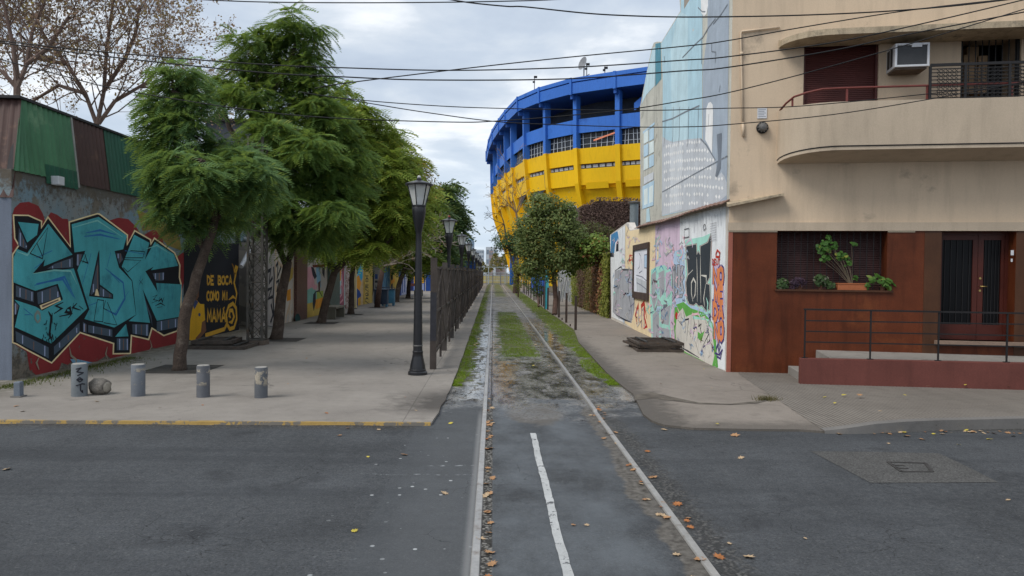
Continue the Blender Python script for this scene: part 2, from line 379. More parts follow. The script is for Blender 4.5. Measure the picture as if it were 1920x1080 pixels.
    m = t.mix(t.mr(mud2, 0.45, 0.3, 0, 0.8), m, (0.014, 0.012, 0.011))
    far = t.mr(Y, 22, 50); m = t.mix(t.ma('MULTIPLY', far, 0.5), m, (0.16, 0.145, 0.125))
    yy = t.ma('ADD', t.ma('ADD', Y, t.mr(t.noise(1.3, 3, .5, off=(3, 1, 0)), 0.25, 0.75, -1.3, 1.3)), t.mr(mid, 0.2, 0.8, -0.6, 0.6)); mudmask = t.mr(yy, 10.5, 11.6, 0, 1, True)
    c = t.mix(mudmask, a, m)
    # round dusty concrete patch between the rails
    dx = t.ma('SUBTRACT', X, 0.62); dy = t.ma('SUBTRACT', Y, 10.5); rr = t.ma('SQRT', t.ma('ADD', t.ma('MULTIPLY', t.ma('MULTIPLY', dx, dx), 4.0), t.ma('MULTIPLY', dy, dy)))
    rr = t.ma('ADD', rr, t.mr(brd, 0.2, 0.8, -0.25, 0.25)); c = t.mix(t.mr(rr, 0.62, 0.95, 0.7, 0, True), c, t.mix(t.mr(mid, 0.3, 0.7), (0.11, 0.098, 0.085), (0.165, 0.15, 0.132)))
    # grit and damp along both gutters
    gu = t.ma('MULTIPLY', t.mr(t.ma('ADD', Y, t.mr(mid, .2, .8, -.12, .12)), 9.3, 9.56), t.mr(Y, 9.75, 9.8, 1, 0)); gu = t.ma('MULTIPLY', gu, t.ma('MAXIMUM', t.mr(X, -1.1, -.85, 1, 0), t.mr(X, 2.1, 2.4))); c = t.mix(t.ma('MULTIPLY', gu, .75), c, t.mix(.55, gravel, (.03, .026, .021)))
    # groove inside the left rail, packed with gravel
    gr = t.band(X, -0.075, 0.012, 0.006); c = t.mix(t.ma('MULTIPLY', gr, t.mr(Y, 11, 14, 1, 0.4)), c, gravel)
    # pale wear beside the left rail
    pw = t.band(X, -0.19, -0.135, 0.03); c = t.mix(t.ma('MULTIPLY', pw, t.mr(Y, 10, 11, 0.45, 0)), c, (0.30, 0.30, 0.30))
    # mossy grass ground
    dn = t.mr(t.noise(3.2, 5, 0.6, off=(5, 5, 0)), 0.25, 0.75, -0.36, 0.36); gx = t.ma('ADD', X, dn); yg = t.ma('ADD', Y, t.mr(t.noise(2.0, 4), 0.2, 0.8, -1.8, 1.8))
    gc = t.ma('MULTIPLY', t.band(gx, 0.18, 1.16, 0.10), t.mr(yg, 16.8, 18.2)); gap = t.ma('MULTIPLY', t.mr(yg, 35, 39, 1, 0.1), 1.0); gc = t.ma('MULTIPLY', gc, t.ma('MAXIMUM', gap, t.mr(yg, 60, 66, 0, 0.9)))
    gl = t.ma('MULTIPLY', t.band(gx, -0.9, -0.42, 0.08), t.mr(yg, 12.9, 13.6)); g_r = t.ma('MULTIPLY', t.band(gx, 2.15, 3.6, 0.08), t.mr(yg, 13.2, 14.2))
    gm = t.ma('MAXIMUM', gc, t.ma('MAXIMUM', gl, g_r)); gm = t.ma('MULTIPLY', gm, t.mr(t.noise(5, 5, .65, off=(2, 7, 0)), 0.36, 0.48, 0.15, 1))
    gcol = t.mix(t.mr(t.noise(9, 4), 0.3, 0.7), (0.06, 0.078, 0.015), (0.13, 0.16, 0.022)); gcol = t.mix(t.mr(t.noise(60, 3), 0.4, 0.7, 0, 0.6), gcol, (0.07, 0.06, 0.03))
    c = t.mix(gm, c, gcol)
    # wetness -> gloss
    wet = t.ma('MULTIPLY', t.ma('MULTIPLY', t.mr(yy, 10.2, 11.6), t.mr(Y, 24, 40, 1, 0.35)), t.mr(mudn, 0.395, 0.43)); wet = t.ma('MULTIPLY', wet, t.mr(mud2, 0.36, 0.44)); wet = t.ma('MULTIPLY', wet, t.mr(gm, 0, 0.5, 1, 0))
    damp = t.ma('MULTIPLY', t.band(wx, -0.4, 2.3, 0.5), t.mr(t.noise(1.1, 4, 0.6, off=(1, 3, 3)), 0.40, 0.62))
    ro = t.mr(wet, 0, 1, 0.82, 0.15); ro = t.ma('SUBTRACT', ro, t.ma('MULTIPLY', t.ma('MULTIPLY', damp, t.mr(wet, 0, 1, 1, 0)), 0.32)); ro = t.ma('MAXIMUM', ro, 0.08)
    c = t.mix(t.ma('MULTIPLY', wet, 0.15), c, t.mix(0.6, c, (0, 0, 0)))
    t.link(t.mr(wet, 0, 1, .16, 1.0), t.b.inputs['Specular IOR Level'])
    h = t.ma('ADD', t.ma('MULTIPLY', fine, 0.5), t.ma('MULTIPLY', t.ma('MULTIPLY', mud2, t.ma('ADD', mudmask, 0.15)), 2.2)); h = t.ma('MULTIPLY', h, t.mr(wet, 0, 1, 1, 0.03))
    t.bump(h, 0.55, 0.02)
    m_ = t.done(c, ro, 0.5); t.link(t.mr(wet, 0, 1, .16, 1.0), t.b.inputs['Specular IOR Level']); return m_
def concrete_material(name, a, b, joints=None, path=False, moss=False):
    t = NT(name); X, Y, Z = t.xyz()
    big = t.noise(0.7, 5, 0.6); mid = t.noise(5, 6, 0.65); fine = t.noise(110, 3, 0.65)
    c = t.mix(t.mr(big, 0.3, 0.7), a, b); c = t.mix(t.mr(mid, 0.5, 0.8, 0, 0.35), c, mul(a, 0.55)); c = t.mix(t.mr(mid, 0.45, 0.25, 0, 0.3), c, mul(b, 1.2))
    st = t.noise(1.6, 6, 0.7, off=(8, 8, 0)); c = t.mix(t.mr(st, 0.55, 0.68, 0, 0.5), c, mul(a, 0.5))
    c = t.mix(t.mr(fine, 0.3, 0.75, 0, 0.4), c, mul(b, 1.3)); c = t.mix(t.mr(fine, 0.4, 0.2, 0, 0.4), c, mul(a, 0.4))
    sp = t.voro(9, 'F1'); c = t.mix(t.mr(sp, 0.05, 0.09, 0.55, 0), c, mul(a, 0.25))
    ck = t.voro(0.42, 'DISTANCE_TO_EDGE', st=(1, 0.7, 1), warp=0.8); ckm = t.ma('MULTIPLY', t.mr(t.ma('ADD', ck, t.mr(mid, 0.3, 0.7, -0.01, 0.01)), 0.0, 0.008, 1, 0), t.mr(t.noise(0.35, 2, off=(2, 2, 0)), 0.5, 0.6, 0, 0.6)); c = t.mix(ckm, c, (0.03, 0.026, 0.022))
    h = t.ma('ADD', fine, t.ma('MULTIPLY', mid, 1.5))
    if joints:
        for v, p, off, w in joints:
            q = t.ma('PINGPONG', t.ma('ADD', (X, Y)[v], off), p/2); j = t.mr(t.ma('ADD', q, t.mr(mid, 0.3, 0.7, -0.006, 0.006)), 0, w, 1, 0); c = t.mix(t.ma('MULTIPLY', j, 0.55), c, (0.045, 0.04, 0.035))
    if moss:
        mo = t.ma('MULTIPLY', t.mr(t.ma('ADD', X, t.mr(mid, 0.2, 0.8, -0.4, 0.4)), -8.3, -7.4, 0.75, 0), t.mr(mid, 0.35, 0.6)); c = t.mix(mo, c, (0.06, 0.06, 0.025))
        cor = t.ma('MULTIPLY', t.mr(t.ma('ADD', X, t.mr(mid, 0.2, 0.8, -0.35, 0.35)), -1.7, -0.95), t.mr(t.ma('ADD', Y, t.mr(mid, 0.2, 0.8, -0.5, 0.5)), 12.6, 11.6)); cor = t.ma('MULTIPLY', cor, t.mr(Y, 10.0, 10.7)); c = t.mix(t.ma('MULTIPLY', cor, 0.8), c, (0.045, 0.04, 0.036))
    if path:
        e = t.ma('MULTIPLY', t.mr(t.ma('ADD', X, t.mr(mid, .2, .8, -.35, .35)), 2.55, 2.95, 1, 0), t.mr(Y, 20, 26, 1, .3)); e2 = t.mr(t.ma('ADD', Y, t.mr(mid, .2, .8, -.3, .3)), 9.6, 10.0, .8, 0); c = t.mix(t.ma('MULTIPLY', t.ma('MAXIMUM', e, e2), .8), c, t.mix(t.mr(fine, .3, .7), (.05, .044, .038), (.10, .09, .08)))
    t.bump(h, 0.25, 0.012)
    return t.done(c, t.mr(big, 0.3, 0.7, 0.75, 0.9), 0.3)
def tile_material():
    t = NT('ridged pavement tiles'); X, Y, Z = t.xyz(); mid = t.noise(4, 5, 0.6); big = t.noise(0.6, 4); fine = t.noise(90, 3)
    c = t.mix(t.mr(big, 0.3, 0.7), (0.155, 0.136, 0.118), (0.21, 0.188, 0.163)); c = t.mix(t.mr(mid, 0.5, 0.75, 0, 0.5), c, (0.12, 0.105, 0.09))
    q = t.ma('PINGPONG', t.ma('ADD', X, t.ma('MULTIPLY', Y, 0.0)), 0.033); rid = t.mr(q, 0.004, 0.018, 1, 0, True)
    c = t.mix(t.ma('MULTIPLY', rid, t.mr(mid, 0.3, 0.7, 0.6, 0.95)), c, (0.045, 0.039, 0.034))
    for v in (X, Y):
        j = t.mr(t.ma('PINGPONG', v, 0.2), 0, 0.008, 1, 0); c = t.mix(t.ma('MULTIPLY', j, 0.5), c, (0.05, 0.045, 0.04))
    c = t.mix(t.mr(fine, 0.3, 0.8, 0, 0.3), c, (0.3, 0.28, 0.25)); t.bump(t.ma('SUBTRACT', t.ma('MULTIPLY', fine, 0.4), rid), 0.4, 0.01)
    return t.done(c, 0.85, 0.3)
M_street = street_material()
M_pave = concrete_material('pavement concrete', (0.18, 0.162, 0.145), (0.26, 0.238, 0.214), joints=[(1, 44.0, 10.2, 0.02), (0, 7.0, 1.2, 0.012)], moss=True)
M_path = concrete_material('path concrete', (0.17, 0.148, 0.127), (0.245, 0.215, 0.187), path=True)
M_tile = tile_material()
M_kerb = concrete_material('kerb concrete', (0.11, 0.105, 0.1), (0.19, 0.18, 0.17))
M_yellow = mat('worn yellow kerb paint', (0.36, 0.235, 0.07), 0.7, 0.2, 3, chip=((0.15, 0.135, 0.115), 0.53, 4), gscale=80, stain=((0.25, 0.17, 0.07), .3, 5))
M_white_line = mat('worn white road paint', (0.42, 0.43, 0.43), 0.7, 0.2, 3, chip=((0.09, 0.093, 0.1), 0.58, 9), gscale=120)
M_dirt = mat('bare earth', (0.09, 0.078, 0.062), 0.95, 0.4, 0.5)
LZ, RZ = 0.035, 0.03                       # heights of the left pavement and the right path
o = MB().sheet([(-1600, -200, -0.12), (1600, -200, -0.12), (1600, 3000, -0.12), (-1600, 3000, -0.12)], (0, 0, 1)).build('ground', M_dirt); tag(o, kind='structure')
o = MB().sheet([(-70, -12, 0), (70, -12, 0), (70, 9.2, 0), (20, 9.6, 0), (8, 9.75, 0), (4.5, 9.62, 0), (-70, 9.62, 0)], (0, 0, 1)).build('road', M_street); tag(o, kind='structure')
mb = MB()
mb.sheet([(-1.4, 9.62, 0), (4.5, 9.62, 0), (4.5, 12, 0), (4.6, 127, 0), (-1.6, 127, 0)], (0, 0, 1)); o = mb.build('track_bed', M_street); tag(o, kind='structure')
# left pavement, its free edge slightly ragged
edge = [(-0.81, 9.63), (-0.80, 9.9), (-0.765, 10.4), (-0.775, 10.9), (-0.735, 11.4), (-0.745, 11.9)]
y = 12.4
while y < 124: edge.append((-0.72+random.uniform(-0.012, 0.012)-max(0, y-18)*0.0032, y)); y += 1.3 if y < 40 else 8
poly = [(-40, 9.63)]+edge+[(-1.05, 124), (-40, 124)]
o = MB().prism([(x, yy, -0.05) for x, yy in poly], (0, 0, LZ+0.05)).build('left_pavement', M_pave); tag(o, kind='structure')
mb = MB(); xs = np.linspace(-40, -0.82, 120)
for i in range(119):
    a, b = xs[i], xs[i+1]; j0 = 0.012*math.sin(i*1.7)+0.008*math.sin(i*0.61); j1 = 0.012*math.sin((i+1)*1.7)+0.008*math.sin((i+1)*0.61); z = LZ+0.004
    vs = [(a, 9.60+j0, -0.02), (b, 9.60+j1, -0.02), (b, 9.615+j1, z), (a, 9.615+j0, z), (a, 9.67-j0, z), (b, 9.67-j1, z)]
    mb.add(vs, [(0, 1, 2, 3), (3, 2, 5, 4)])
o = mb.build('yellow_kerb', M_yellow); tag(o, kind='structure')
# right path
near = [(1206, 776), (1199, 762), (1192, 748), (1187, 738), (1172, 727), (1158, 716), (1137, 697), (1117, 676), (1100, 657), (1085, 641), (1077, 618)]
pr = [tuple(G(px, py, RZ).xy) for px, py in near][::-1]
pr = [(3.12, 124), (3.05, 60), (2.98, 36)]+pr
fr = [tuple(G(px, py, RZ).xy) for px, py in [(1222, 788), (1245, 796), (1300, 802), (1400, 804), (1500, 805), (1546, 808)]]
bk = [tuple(G(px, py, RZ).xy) for px, py in [(1470, 757), (1420, 725), (1386, 702)]]
poly = pr+fr+bk+[(5.3, 15.4), (6.2, 40), (6.2, 124)]
o = MB().prism([(x, yy, -0.05) for x, yy in poly], (0, 0, RZ+0.05)).build('right_path', M_path); tag(o, kind='structure')
# dirt seam across the path
M_seam = mat('damp earth in seam', (0.11, 0.096, 0.08), 0.95, 0.5, 6)
mb = MB(); q = [(1190, 745), (1222, 741), (1262, 748), (1310, 756), (1370, 758), (1420, 754), (1448, 748)]; w = [5, 5.5, 3.5, 1.3, 1.0, 2, .6]
pts = [G(px, py-ww, RZ+0.005) for (px, py), ww in zip(q, w)]+[G(px, py+ww, RZ+0.005) for (px, py), ww in list(zip(q, w))[::-1]]
o = mb.sheet(pts, (0, 0, 1)).build('earth_seam', M_seam); tag(o, kind='structure')
# tiled pavement and kerb on the right: rises from the crossing towards the right
def zkerb(px): return RZ+0.004+max(0, min(1, (px-1545)/110))*0.10
kf = [(1546, 808), (1590, 803), (1640, 795.5), (1700, 791), (1760, 788.5), (1830, 787), (1920, 785)]
kt = [G(px, py, zkerb(px)) for px, py in kf]; d = (kt[-1]-kt[-2]).normalized(); kt.append(kt[-1]+d*14)
inn = [p+Vector((0.02, 0.16, 0)) for p in kt]
bl = [G(px, py, RZ+0.004) for px, py in [(1470, 757), (1420, 725), (1386, 702)]]
far = [Vector((5.3, 15.5, RZ+0.004)), Vector((14, 14.2, 0.10)), Vector((26, 11.5, 0.134))]
poly = inn[::-1]+bl+far
o = MB().sheet([tuple(p) for p in poly], (0, 0, 1)).build('tiled_pavement', M_tile); tag(o, kind='structure')
mb = MB()
for a, b, c, d in zip(kt, kt[1:], inn, inn[1:]):
    z = Vector((0, 0, 0.003)); dn = lambda p: Vector((p.x, p.y-0.01, -0.03))
    mb.add([a+z, b+z, d+z, c+z], [(0, 1, 2, 3)]); mb.add([dn(a), dn(b), b+z, a+z], [(0, 1, 2, 3)])
o = mb.build('stone_kerb', M_kerb); tag(o, kind='structure')
# rectangular resurfaced patch with a square inspection cover
M_patch = mat('coarse grey asphalt patch', (0.075, 0.074, 0.072), 0.9, 0.2, 4, grain=0.6, gscale=50, bump=0.5)
o = MB().sheet([G(px, py, 0.004) for px, py in [(1520, 846), (1640, 847), (1760, 850), (1800, 868), (1872, 904), (1740, 905), (1632, 905), (1570, 872)]], (0, 0, 1)).build('road_patch', M_patch); tag(o, kind='structure')
M_iron = mat('dark cast iron', (0.045, 0.043, 0.042), 0.7, 0.3, 8)
mb = MB(); q = [G(px, py, 0.008) for px, py in [(1665, 866), (1735, 868), (1748, 884), (1690, 884)]]
for a, b in zip(q, q[1:]+q[:1]): mb.bar(a, b, 0.035, 0.006)
for k in (0.35, 0.65): mb.bar(q[0].lerp(q[3], k), q[0].lerp(q[3], k)+(q[1]-q[0])*0.3, 0.03, 0.006)
o = mb.build('inspection_cover', M_iron); tag(o, 'square iron inspection cover set in the pale asphalt patch', 'manhole cover')
# painted line between the rails
mb = MB(); ys = np.linspace(3.2, 9.18, 60); l = []; r = []
for y in ys:
    cxx = 0.527+0.004*math.sin(y*3); l.append((cxx-0.036+random.uniform(-.004, .004), y, 0.005)); r.append((cxx+0.036+random.uniform(-.004, .004), y, 0.005))
for i in range(59): mb.add([l[i], r[i], r[i+1], l[i+1]], [(0, 1, 2, 3)])
o = mb.build('road_line', M_white_line); tag(o, kind='structure')
# rails
M_rail = mat('worn steel rail', (0.36, 0.35, 0.335), 0.36, 0.15, 3, streak=0.0, grain=0.1, gscale=30, bump=0.1, metal=0.35, spec=0.5, stain=((0.16, 0.12, 0.09), 0.25, 6))
def rail(x, label):
    prof = [(-0.035, -0.03), (-0.035, 0.016), (-0.028, 0.026), (0.028, 0.026), (0.035, 0.016), (0.035, -0.03)]
    mb = MB(); ys = [1.5, 10.6, 10.64, 24, 60, 95, 118, 126]; dz = [-0.012, -0.012, 0.012, 0.03, 0.03, 0.03, 0.02, 0.0]; dx = [0, 0, 0, 0.0, -0.03, -0.07, 0.0, 0.15]
    for i, y in enumerate(ys):
        for a, b in prof: mb.v.append((x+a*0.95+dx[i], y, b+dz[i]))
    n = len(prof)
    for i in range(len(ys)-1):
        for j in range(n-1): mb.f.append((i*n+j, i*n+j+1, (i+1)*n+j+1, (i+1)*n+j)[::-1]); mb.m.append(0)
    mb.f.append(tuple(range(n))); mb.m.append(0)
    o = mb.build('rail', M_rail); tag(o, label, 'rail', 'rails of the single track line')
rail(-0.105, 'pale steel rail with a leaf filled groove, the one nearer the lamp posts'); rail(1.535, 'steel rail with a muddy crumbling edge, the one nearer the beige house')
# guard rail strips inside the left rail, in the muddy stretch
mb = MB(); mb.bar((-0.012, 10.9, 0.012), (-0.012, 42, 0.03), 0.014, 0.03); o = mb.build('guard_rail', M_iron); tag(o, 'thin guard strip running just inside the left rail through the mud', 'guard rail')
# grass: short blades on the mossy strips, nobody could count them
M_grass = leafmat('grass blades', (0.12, 0.20, 0.012), (0.24, 0.36, 0.022), (0.14, 0.12, 0.05), 0.3, 4)
def blades(P, h, w):
    n = len(P); an = rng.uniform(0, 6.283, n); dx = np.cos(an)*w*0.5; dy = np.sin(an)*w*0.5; hh = h*rng.uniform(0.5, 1.2, n); lx = rng.normal(0, 0.4, n)*hh; ly = rng.normal(0, 0.4, n)*hh
    V = np.zeros((n, 3, 3)); V[:, 0] = P; V[:, 1] = P; V[:, 2] = P
    V[:, 0, 0] -= dx; V[:, 0, 1] -= dy; V[:, 1, 0] += dx; V[:, 1, 1] += dy; V[:, 2, 0] += lx; V[:, 2, 1] += ly; V[:, 2, 2] += hh
    return V.reshape(-1, 3), np.arange(n*3).reshape(-1, 3)
def strip_pts(n, x0, x1, y0, y1, pw=1.6):
    u = rng.uniform(0, 1, n)**pw; y = y0+(y1-y0)*u; xa = x0(y) if callable(x0) else np.full(n, x0); xb = x1(y) if callable(x1) else np.full(n, x1)
    t = (rng.beta(1.3, 1.3, n)); x = xa+(xb-xa)*t; cl = np.sin(x*9+y*3.1)+np.sin(y*7.3-x*4)+np.sin(y*2.1); k = cl > -0.9+rng.uniform(-.6, .6, n)
    return np.stack([x, y, np.full(n, 0.0)], 1)[k]
PP = [strip_pts(9000, lambda y: -0.73-0.003*np.maximum(0, y-18), lambda y: -0.45+0.1*np.sin(y*1.3), 13.0, 60), strip_pts(17000, lambda y: 2.06+0.1*np.sin(y*1.1), lambda y: np.interp(y, [13.2, 16.9, 21.8, 26.7, 60], [2.36, 2.44, 2.6, 2.95, 3.1]), 13.2, 70), strip_pts(9000, 0.25, 1.2, 17.6, 38, 1.3)]
V, Q = blades(np.concatenate(PP), 0.035, 0.012); o = npmesh('grass', V, Q, M_grass, k=3); tag(o, 'short bright grass in strips beside and between the rails', 'grass', kind='stuff')
n = 1500; Y_ = rng.uniform(12.1, 16.5, n); X_ = -8.28+rng.exponential(0.16, n); V, Q = blades(np.stack([X_, Y_, np.full(n, LZ)], 1), 0.06, 0.014); o = npmesh('weeds', V, Q, leafmat('weeds', (0.05, 0.07, 0.015), (0.10, 0.12, 0.03), (0.16, 0.13, 0.06)), k=3); tag(o, 'thin weeds growing at the foot of the graffiti wall', 'weeds', kind='stuff')
p = G(1440, 750, RZ+.004); n = 160; V, Q = blades(np.stack([p.x+rng.normal(0, .10, n), p.y+rng.normal(0, .05, n), np.full(n, RZ)], 1), 0.09, 0.012); o = npmesh('dry_tuft', V, Q, leafmat('dry weeds', (0.10, 0.085, 0.04), (0.16, 0.13, 0.07)), k=3); tag(o, 'dry weed tuft in the seam between concrete path and ridged tiles', 'weeds', kind='stuff')
# ================================================================== THE CORNER HOUSE (right)
HC = G(1362, 697, RZ); HA = R(-11)
UF = Vector((math.cos(HA), math.sin(HA), 0)); NF = Vector((math.sin(HA), -math.cos(HA), 0))
def Fp(px, py, d=0.0): return PL(px, py, HC+NF*d, NF)
def Fu(px, py, d=0.0):
    p = Fp(px, py, d); return ((p-HC).dot(UF), p.z)
def H(u, d, z): 
    p = HC+UF*u+NF*d; return Vector((p.x, p.y, z))
M_beige = mat('beige painted render', c255(206, 185, 160), 0.85, 0.07, 0.8, grain=0.08, gscale=90, bump=0.12, streak=0.22, stain=((0.36, 0.29, 0.22), 0.04, 1.2), bscale=30)
M_balc = mat('greyish beige render', c255(186, 170, 150), 0.85, 0.08, 0.9, grain=0.1, gscale=80, streak=0.25, bscale=30)
M_canopy = mat('mould stained render', c255(176, 160, 136), 0.9, 0.12, 2, streak=0.7, grain=0.15, stain=((0.12, 0.11, 0.09), 0.35, 6))
M_red = mat('brick red gloss paint', (0.118, 0.030, 0.011), 0.45, 0.35, 1.2, grain=0.12, gscale=50, bump=0.1, streak=0.7, chip=((0.42, 0.30, 0.23), 0.735, 7), spec=0.22, stain=((0.18, 0.055, 0.018), .2, .8))
M_redwall = mat('faded red wall paint', (0.14, 0.045, 0.036), 0.7, 0.15, 1.5, streak=0.3, chip=((0.35, 0.27, 0.22), 0.75, 6))
M_brown = mat('dark brown paint', (0.075, 0.03, 0.013), 0.5, 0.2, 2, streak=0.4)
M_maroon = mat('maroon shutter paint', (0.088, 0.026, 0.023), 0.5, 0.2, 2, grain=0.1)
M_darkshut = mat('old dark shutter wood', (0.045, 0.016, 0.015), 0.55, 0.4, 3, streak=0.3, chip=((0.25, 0.2, 0.18), 0.76, 9))
M_black = mat('black painted iron', (0.016, 0.015, 0.016), 0.5, 0.2, 5, grain=0.0, bump=0.05)
M_doorred = mat('door red paint', (0.075, 0.017, 0.011), 0.4, 0.2, 2, streak=0.2)
M_rednail = mat('red iron tube', (0.17, 0.045, 0.038), 0.5, 0.2, 4)
M_white = mat('white plastic', (0.62, 0.63, 0.66), 0.5, 0.08, 4, grain=0.04, stain=((0.3, 0.28, 0.24), 0.1, 7))
M_grille = mat('dark grille', (0.055, 0.057, 0.062), 0.6, 0.15, 6, grain=0.3, gscale=200, chip=((0.6, 0.6, 0.6), 0.70, 16))
M_glass = mat('dark window glass', (0.006, 0.006, 0.007), 0.3, 0.1, 1, grain=0, bump=0.0, spec=0.15)
M_cream = mat('cream strip', (0.50, 0.42, 0.31), 0.8, 0.1, 3)
M_floor = mat('grey cement floor', (0.26, 0.245, 0.225), 0.8, 0.15, 1.5, grain=0.1, stain=((0.12, 0.11, 0.10), 0.2, 2))
M_card = mat('cardboard', (0.30, 0.2, 0.12), 0.9, 0.2, 4)
M_brass = mat('brass', (0.45, 0.33, 0.12), 0.35, 0.1, 5, metal=0.8)
house = thing('corner_house', tuple(HC), 'beige corner house with rounded balcony, dark red ground floor and painted side wall', 'house', rz=HA)
def wall_holes(mb, u0, u1, z0, z1, holes, d, depth, mi=0, rmi=None):
    us = sorted({u0, u1, *[h[0] for h in holes], *[min(u1, h[1]) for h in holes]}); zs = sorted({z0, z1, *[h[2] for h in holes], *[h[3] for h in holes]})
    mb.mi(mi)
    for a, b in zip(us, us[1:]):
        for c, e in zip(zs, zs[1:]):
            mu, mz = (a+b)/2, (c+e)/2
            if any(h[0] < mu < h[1] and h[2] < mz < h[3] for h in holes): continue
            mb.add([H(a, d, c), H(b, d, c), H(b, d, e), H(a, d, e)], [(0, 1, 2, 3)])
    mb.mi(mi if rmi is None else rmi)
    for h in holes:
        a, b, c, e = h; k = d-depth
        mb.add([H(a, d, c), H(a, k, c), H(a, k, e), H(a, d, e)], [(0, 3, 2, 1)]); mb.add([H(b, d, c), H(b, k, c), H(b, k, e), H(b, d, e)], [(0, 1, 2, 3)])
        mb.add([H(a, d, c), H(b, d, c), H(b, k, c), H(a, k, c)], [(0, 3, 2, 1)]); mb.add([H(a, d, e), H(b, d, e), H(b, k, e), H(a, k, e)], [(0, 1, 2, 3)])
def hb(mb, u0, u1, d0, d1, z0, z1):
    vs = [H(u, d, z) for u in (u0, u1) for d in (d1, d0) for z in (z0, z1)]
    return mb.add(vs, [(0, 1, 3, 2), (4, 6, 7, 5), (0, 4, 5, 1), (2, 3, 7, 6), (0, 2, 6, 4), (1, 5, 7, 3)])
zR = Fu(1640, 433)[1]; UE = 9.5; ZT = 9.6
wu0, wz1 = Fu(1457, 436); wu1, wz0 = Fu(1661, 545); 
du0, dz1 = Fu(1765, 437); du1, dz0 = Fu(1899, 641)
su0, sz1 = Fu(1508, 76); su1, sz0 = Fu(1646, 196)
vu0, vz1 = Fu(1803, 66); vz0 = Fu(1803, 190)[1]; vu1 = Fu(1916, 66)[0]
mb = MB(); wall_holes(mb, 0, UE, zR+0.17, ZT, [(su0, su1, sz0, sz1), (vu0, vu1, vz0, vz1)], 0.0, 0.86)  # reveals made extra deep to block light leaking in behind the windows
facade = mb.build('upper_wall', M_beige, house, world=True)
mb = MB(); wall_holes(mb, 0.0, UE, 0.0, zR, [(wu0, wu1, wz0, zR-0.004), (du0, du1, dz0, zR-0.004)], 0.025, 0.33)
mb.add([H(0, 0.025, 0), H(0, -0.2, 0), H(0, -0.2, zR), H(0, 0.025, zR)], [(0, 3, 2, 1)])
ground_fl = mb.build('ground_floor_wall', M_red, house, world=True)
mb = MB(); pu0 = Fu(1733, 436)[0]; hb(mb, pu0, du0-0.003, 0.02, 0.032, 0.5, zR-0.01); hb(mb, du1+0.003, UE, 0.02, 0.032, 0.5, zR-0.01); mb.build('brown_door_jamb', M_brown, house, world=True)
mb = MB(); hb(mb, -0.01, UE, -0.1, 0.06, zR, zR+0.17); mb.mi(1); hb(mb, 0.0, wu0, 0.02, 0.045, zR-0.028, zR-0.002); hb(mb, wu1, du0-0.5, 0.02, 0.045, zR-0.028, zR-0.002)
mb.build('string_course', [M_balc, M_cream], house, world=True)
# ---- upstairs shutter window
mb = MB(); n = 34; hgt = sz1-sz0
for i in range(n):
    a = sz0+hgt*i/n; b = sz0+hgt*(i+1)/n; k = -0.13
    vs = [H(su0+.04, k, a), H(su1-.04, k, a), H(su1-.04, k+0.014, a+(b-a)*0.15), H(su0+.04, k+0.014, a+(b-a)*0.15), H(su1-.04, k+0.004, b), H(su0+.04, k+0.004, b)]
    mb.add(vs, [(0, 1, 2, 3), (3, 2, 4, 5)])
sh = mb.build('roller_shutter', M_maroon, house, world=True)
mb = MB(); hb(mb, su0+.001, su0+.045, -.15, -.05, sz0, sz1); hb(mb, su1-.045, su1-.001, -.15, -.05, sz0, sz1); hb(mb, su0+.045, su1-.045, -.15, -.06, sz1-.09, sz1-.001); mb.build('frame', M_maroon, sh, world=True)
# ---- upstairs barred window with boxes behind
mb = MB(); hb(mb, vu0, vu1, -.8, -.75, vz0, vz1); win2 = mb.build('window', M_glass, house, world=True)
mb = MB()
for i in range(9): u = vu0+(vu1-vu0)*(i+0.5)/9; hb(mb, u-.008, u+.008, -.10, -.085, vz0, vz1)
hb(mb, vu0+.002, vu0+.05, -.14, -.06, vz0, vz1); hb(mb, vu1-.05, vu1-.002, -.14, -.06, vz0, vz1); hb(mb, vu0+.05, vu1-.05, -.14, -.06, vz1-.05, vz1-.002); mb.build('window_bars', M_black, win2, world=True)
mb = MB(); a = Fu(1820, 118)[0]; zz = Fu(1820, 121, -.4)[1]; b = Fu(1865, 118)[0]
hb(mb, a, a+0.24, -.7, -.3, zz-.6, zz+.17); hb(mb, a+.27, b, -.7, -.3, zz-.6, zz+.14); hb(mb, a+.1, b-.12, -.72, -.4, zz+.14, zz+.36); mb.build('storage_boxes', M_card, win2, world=True)
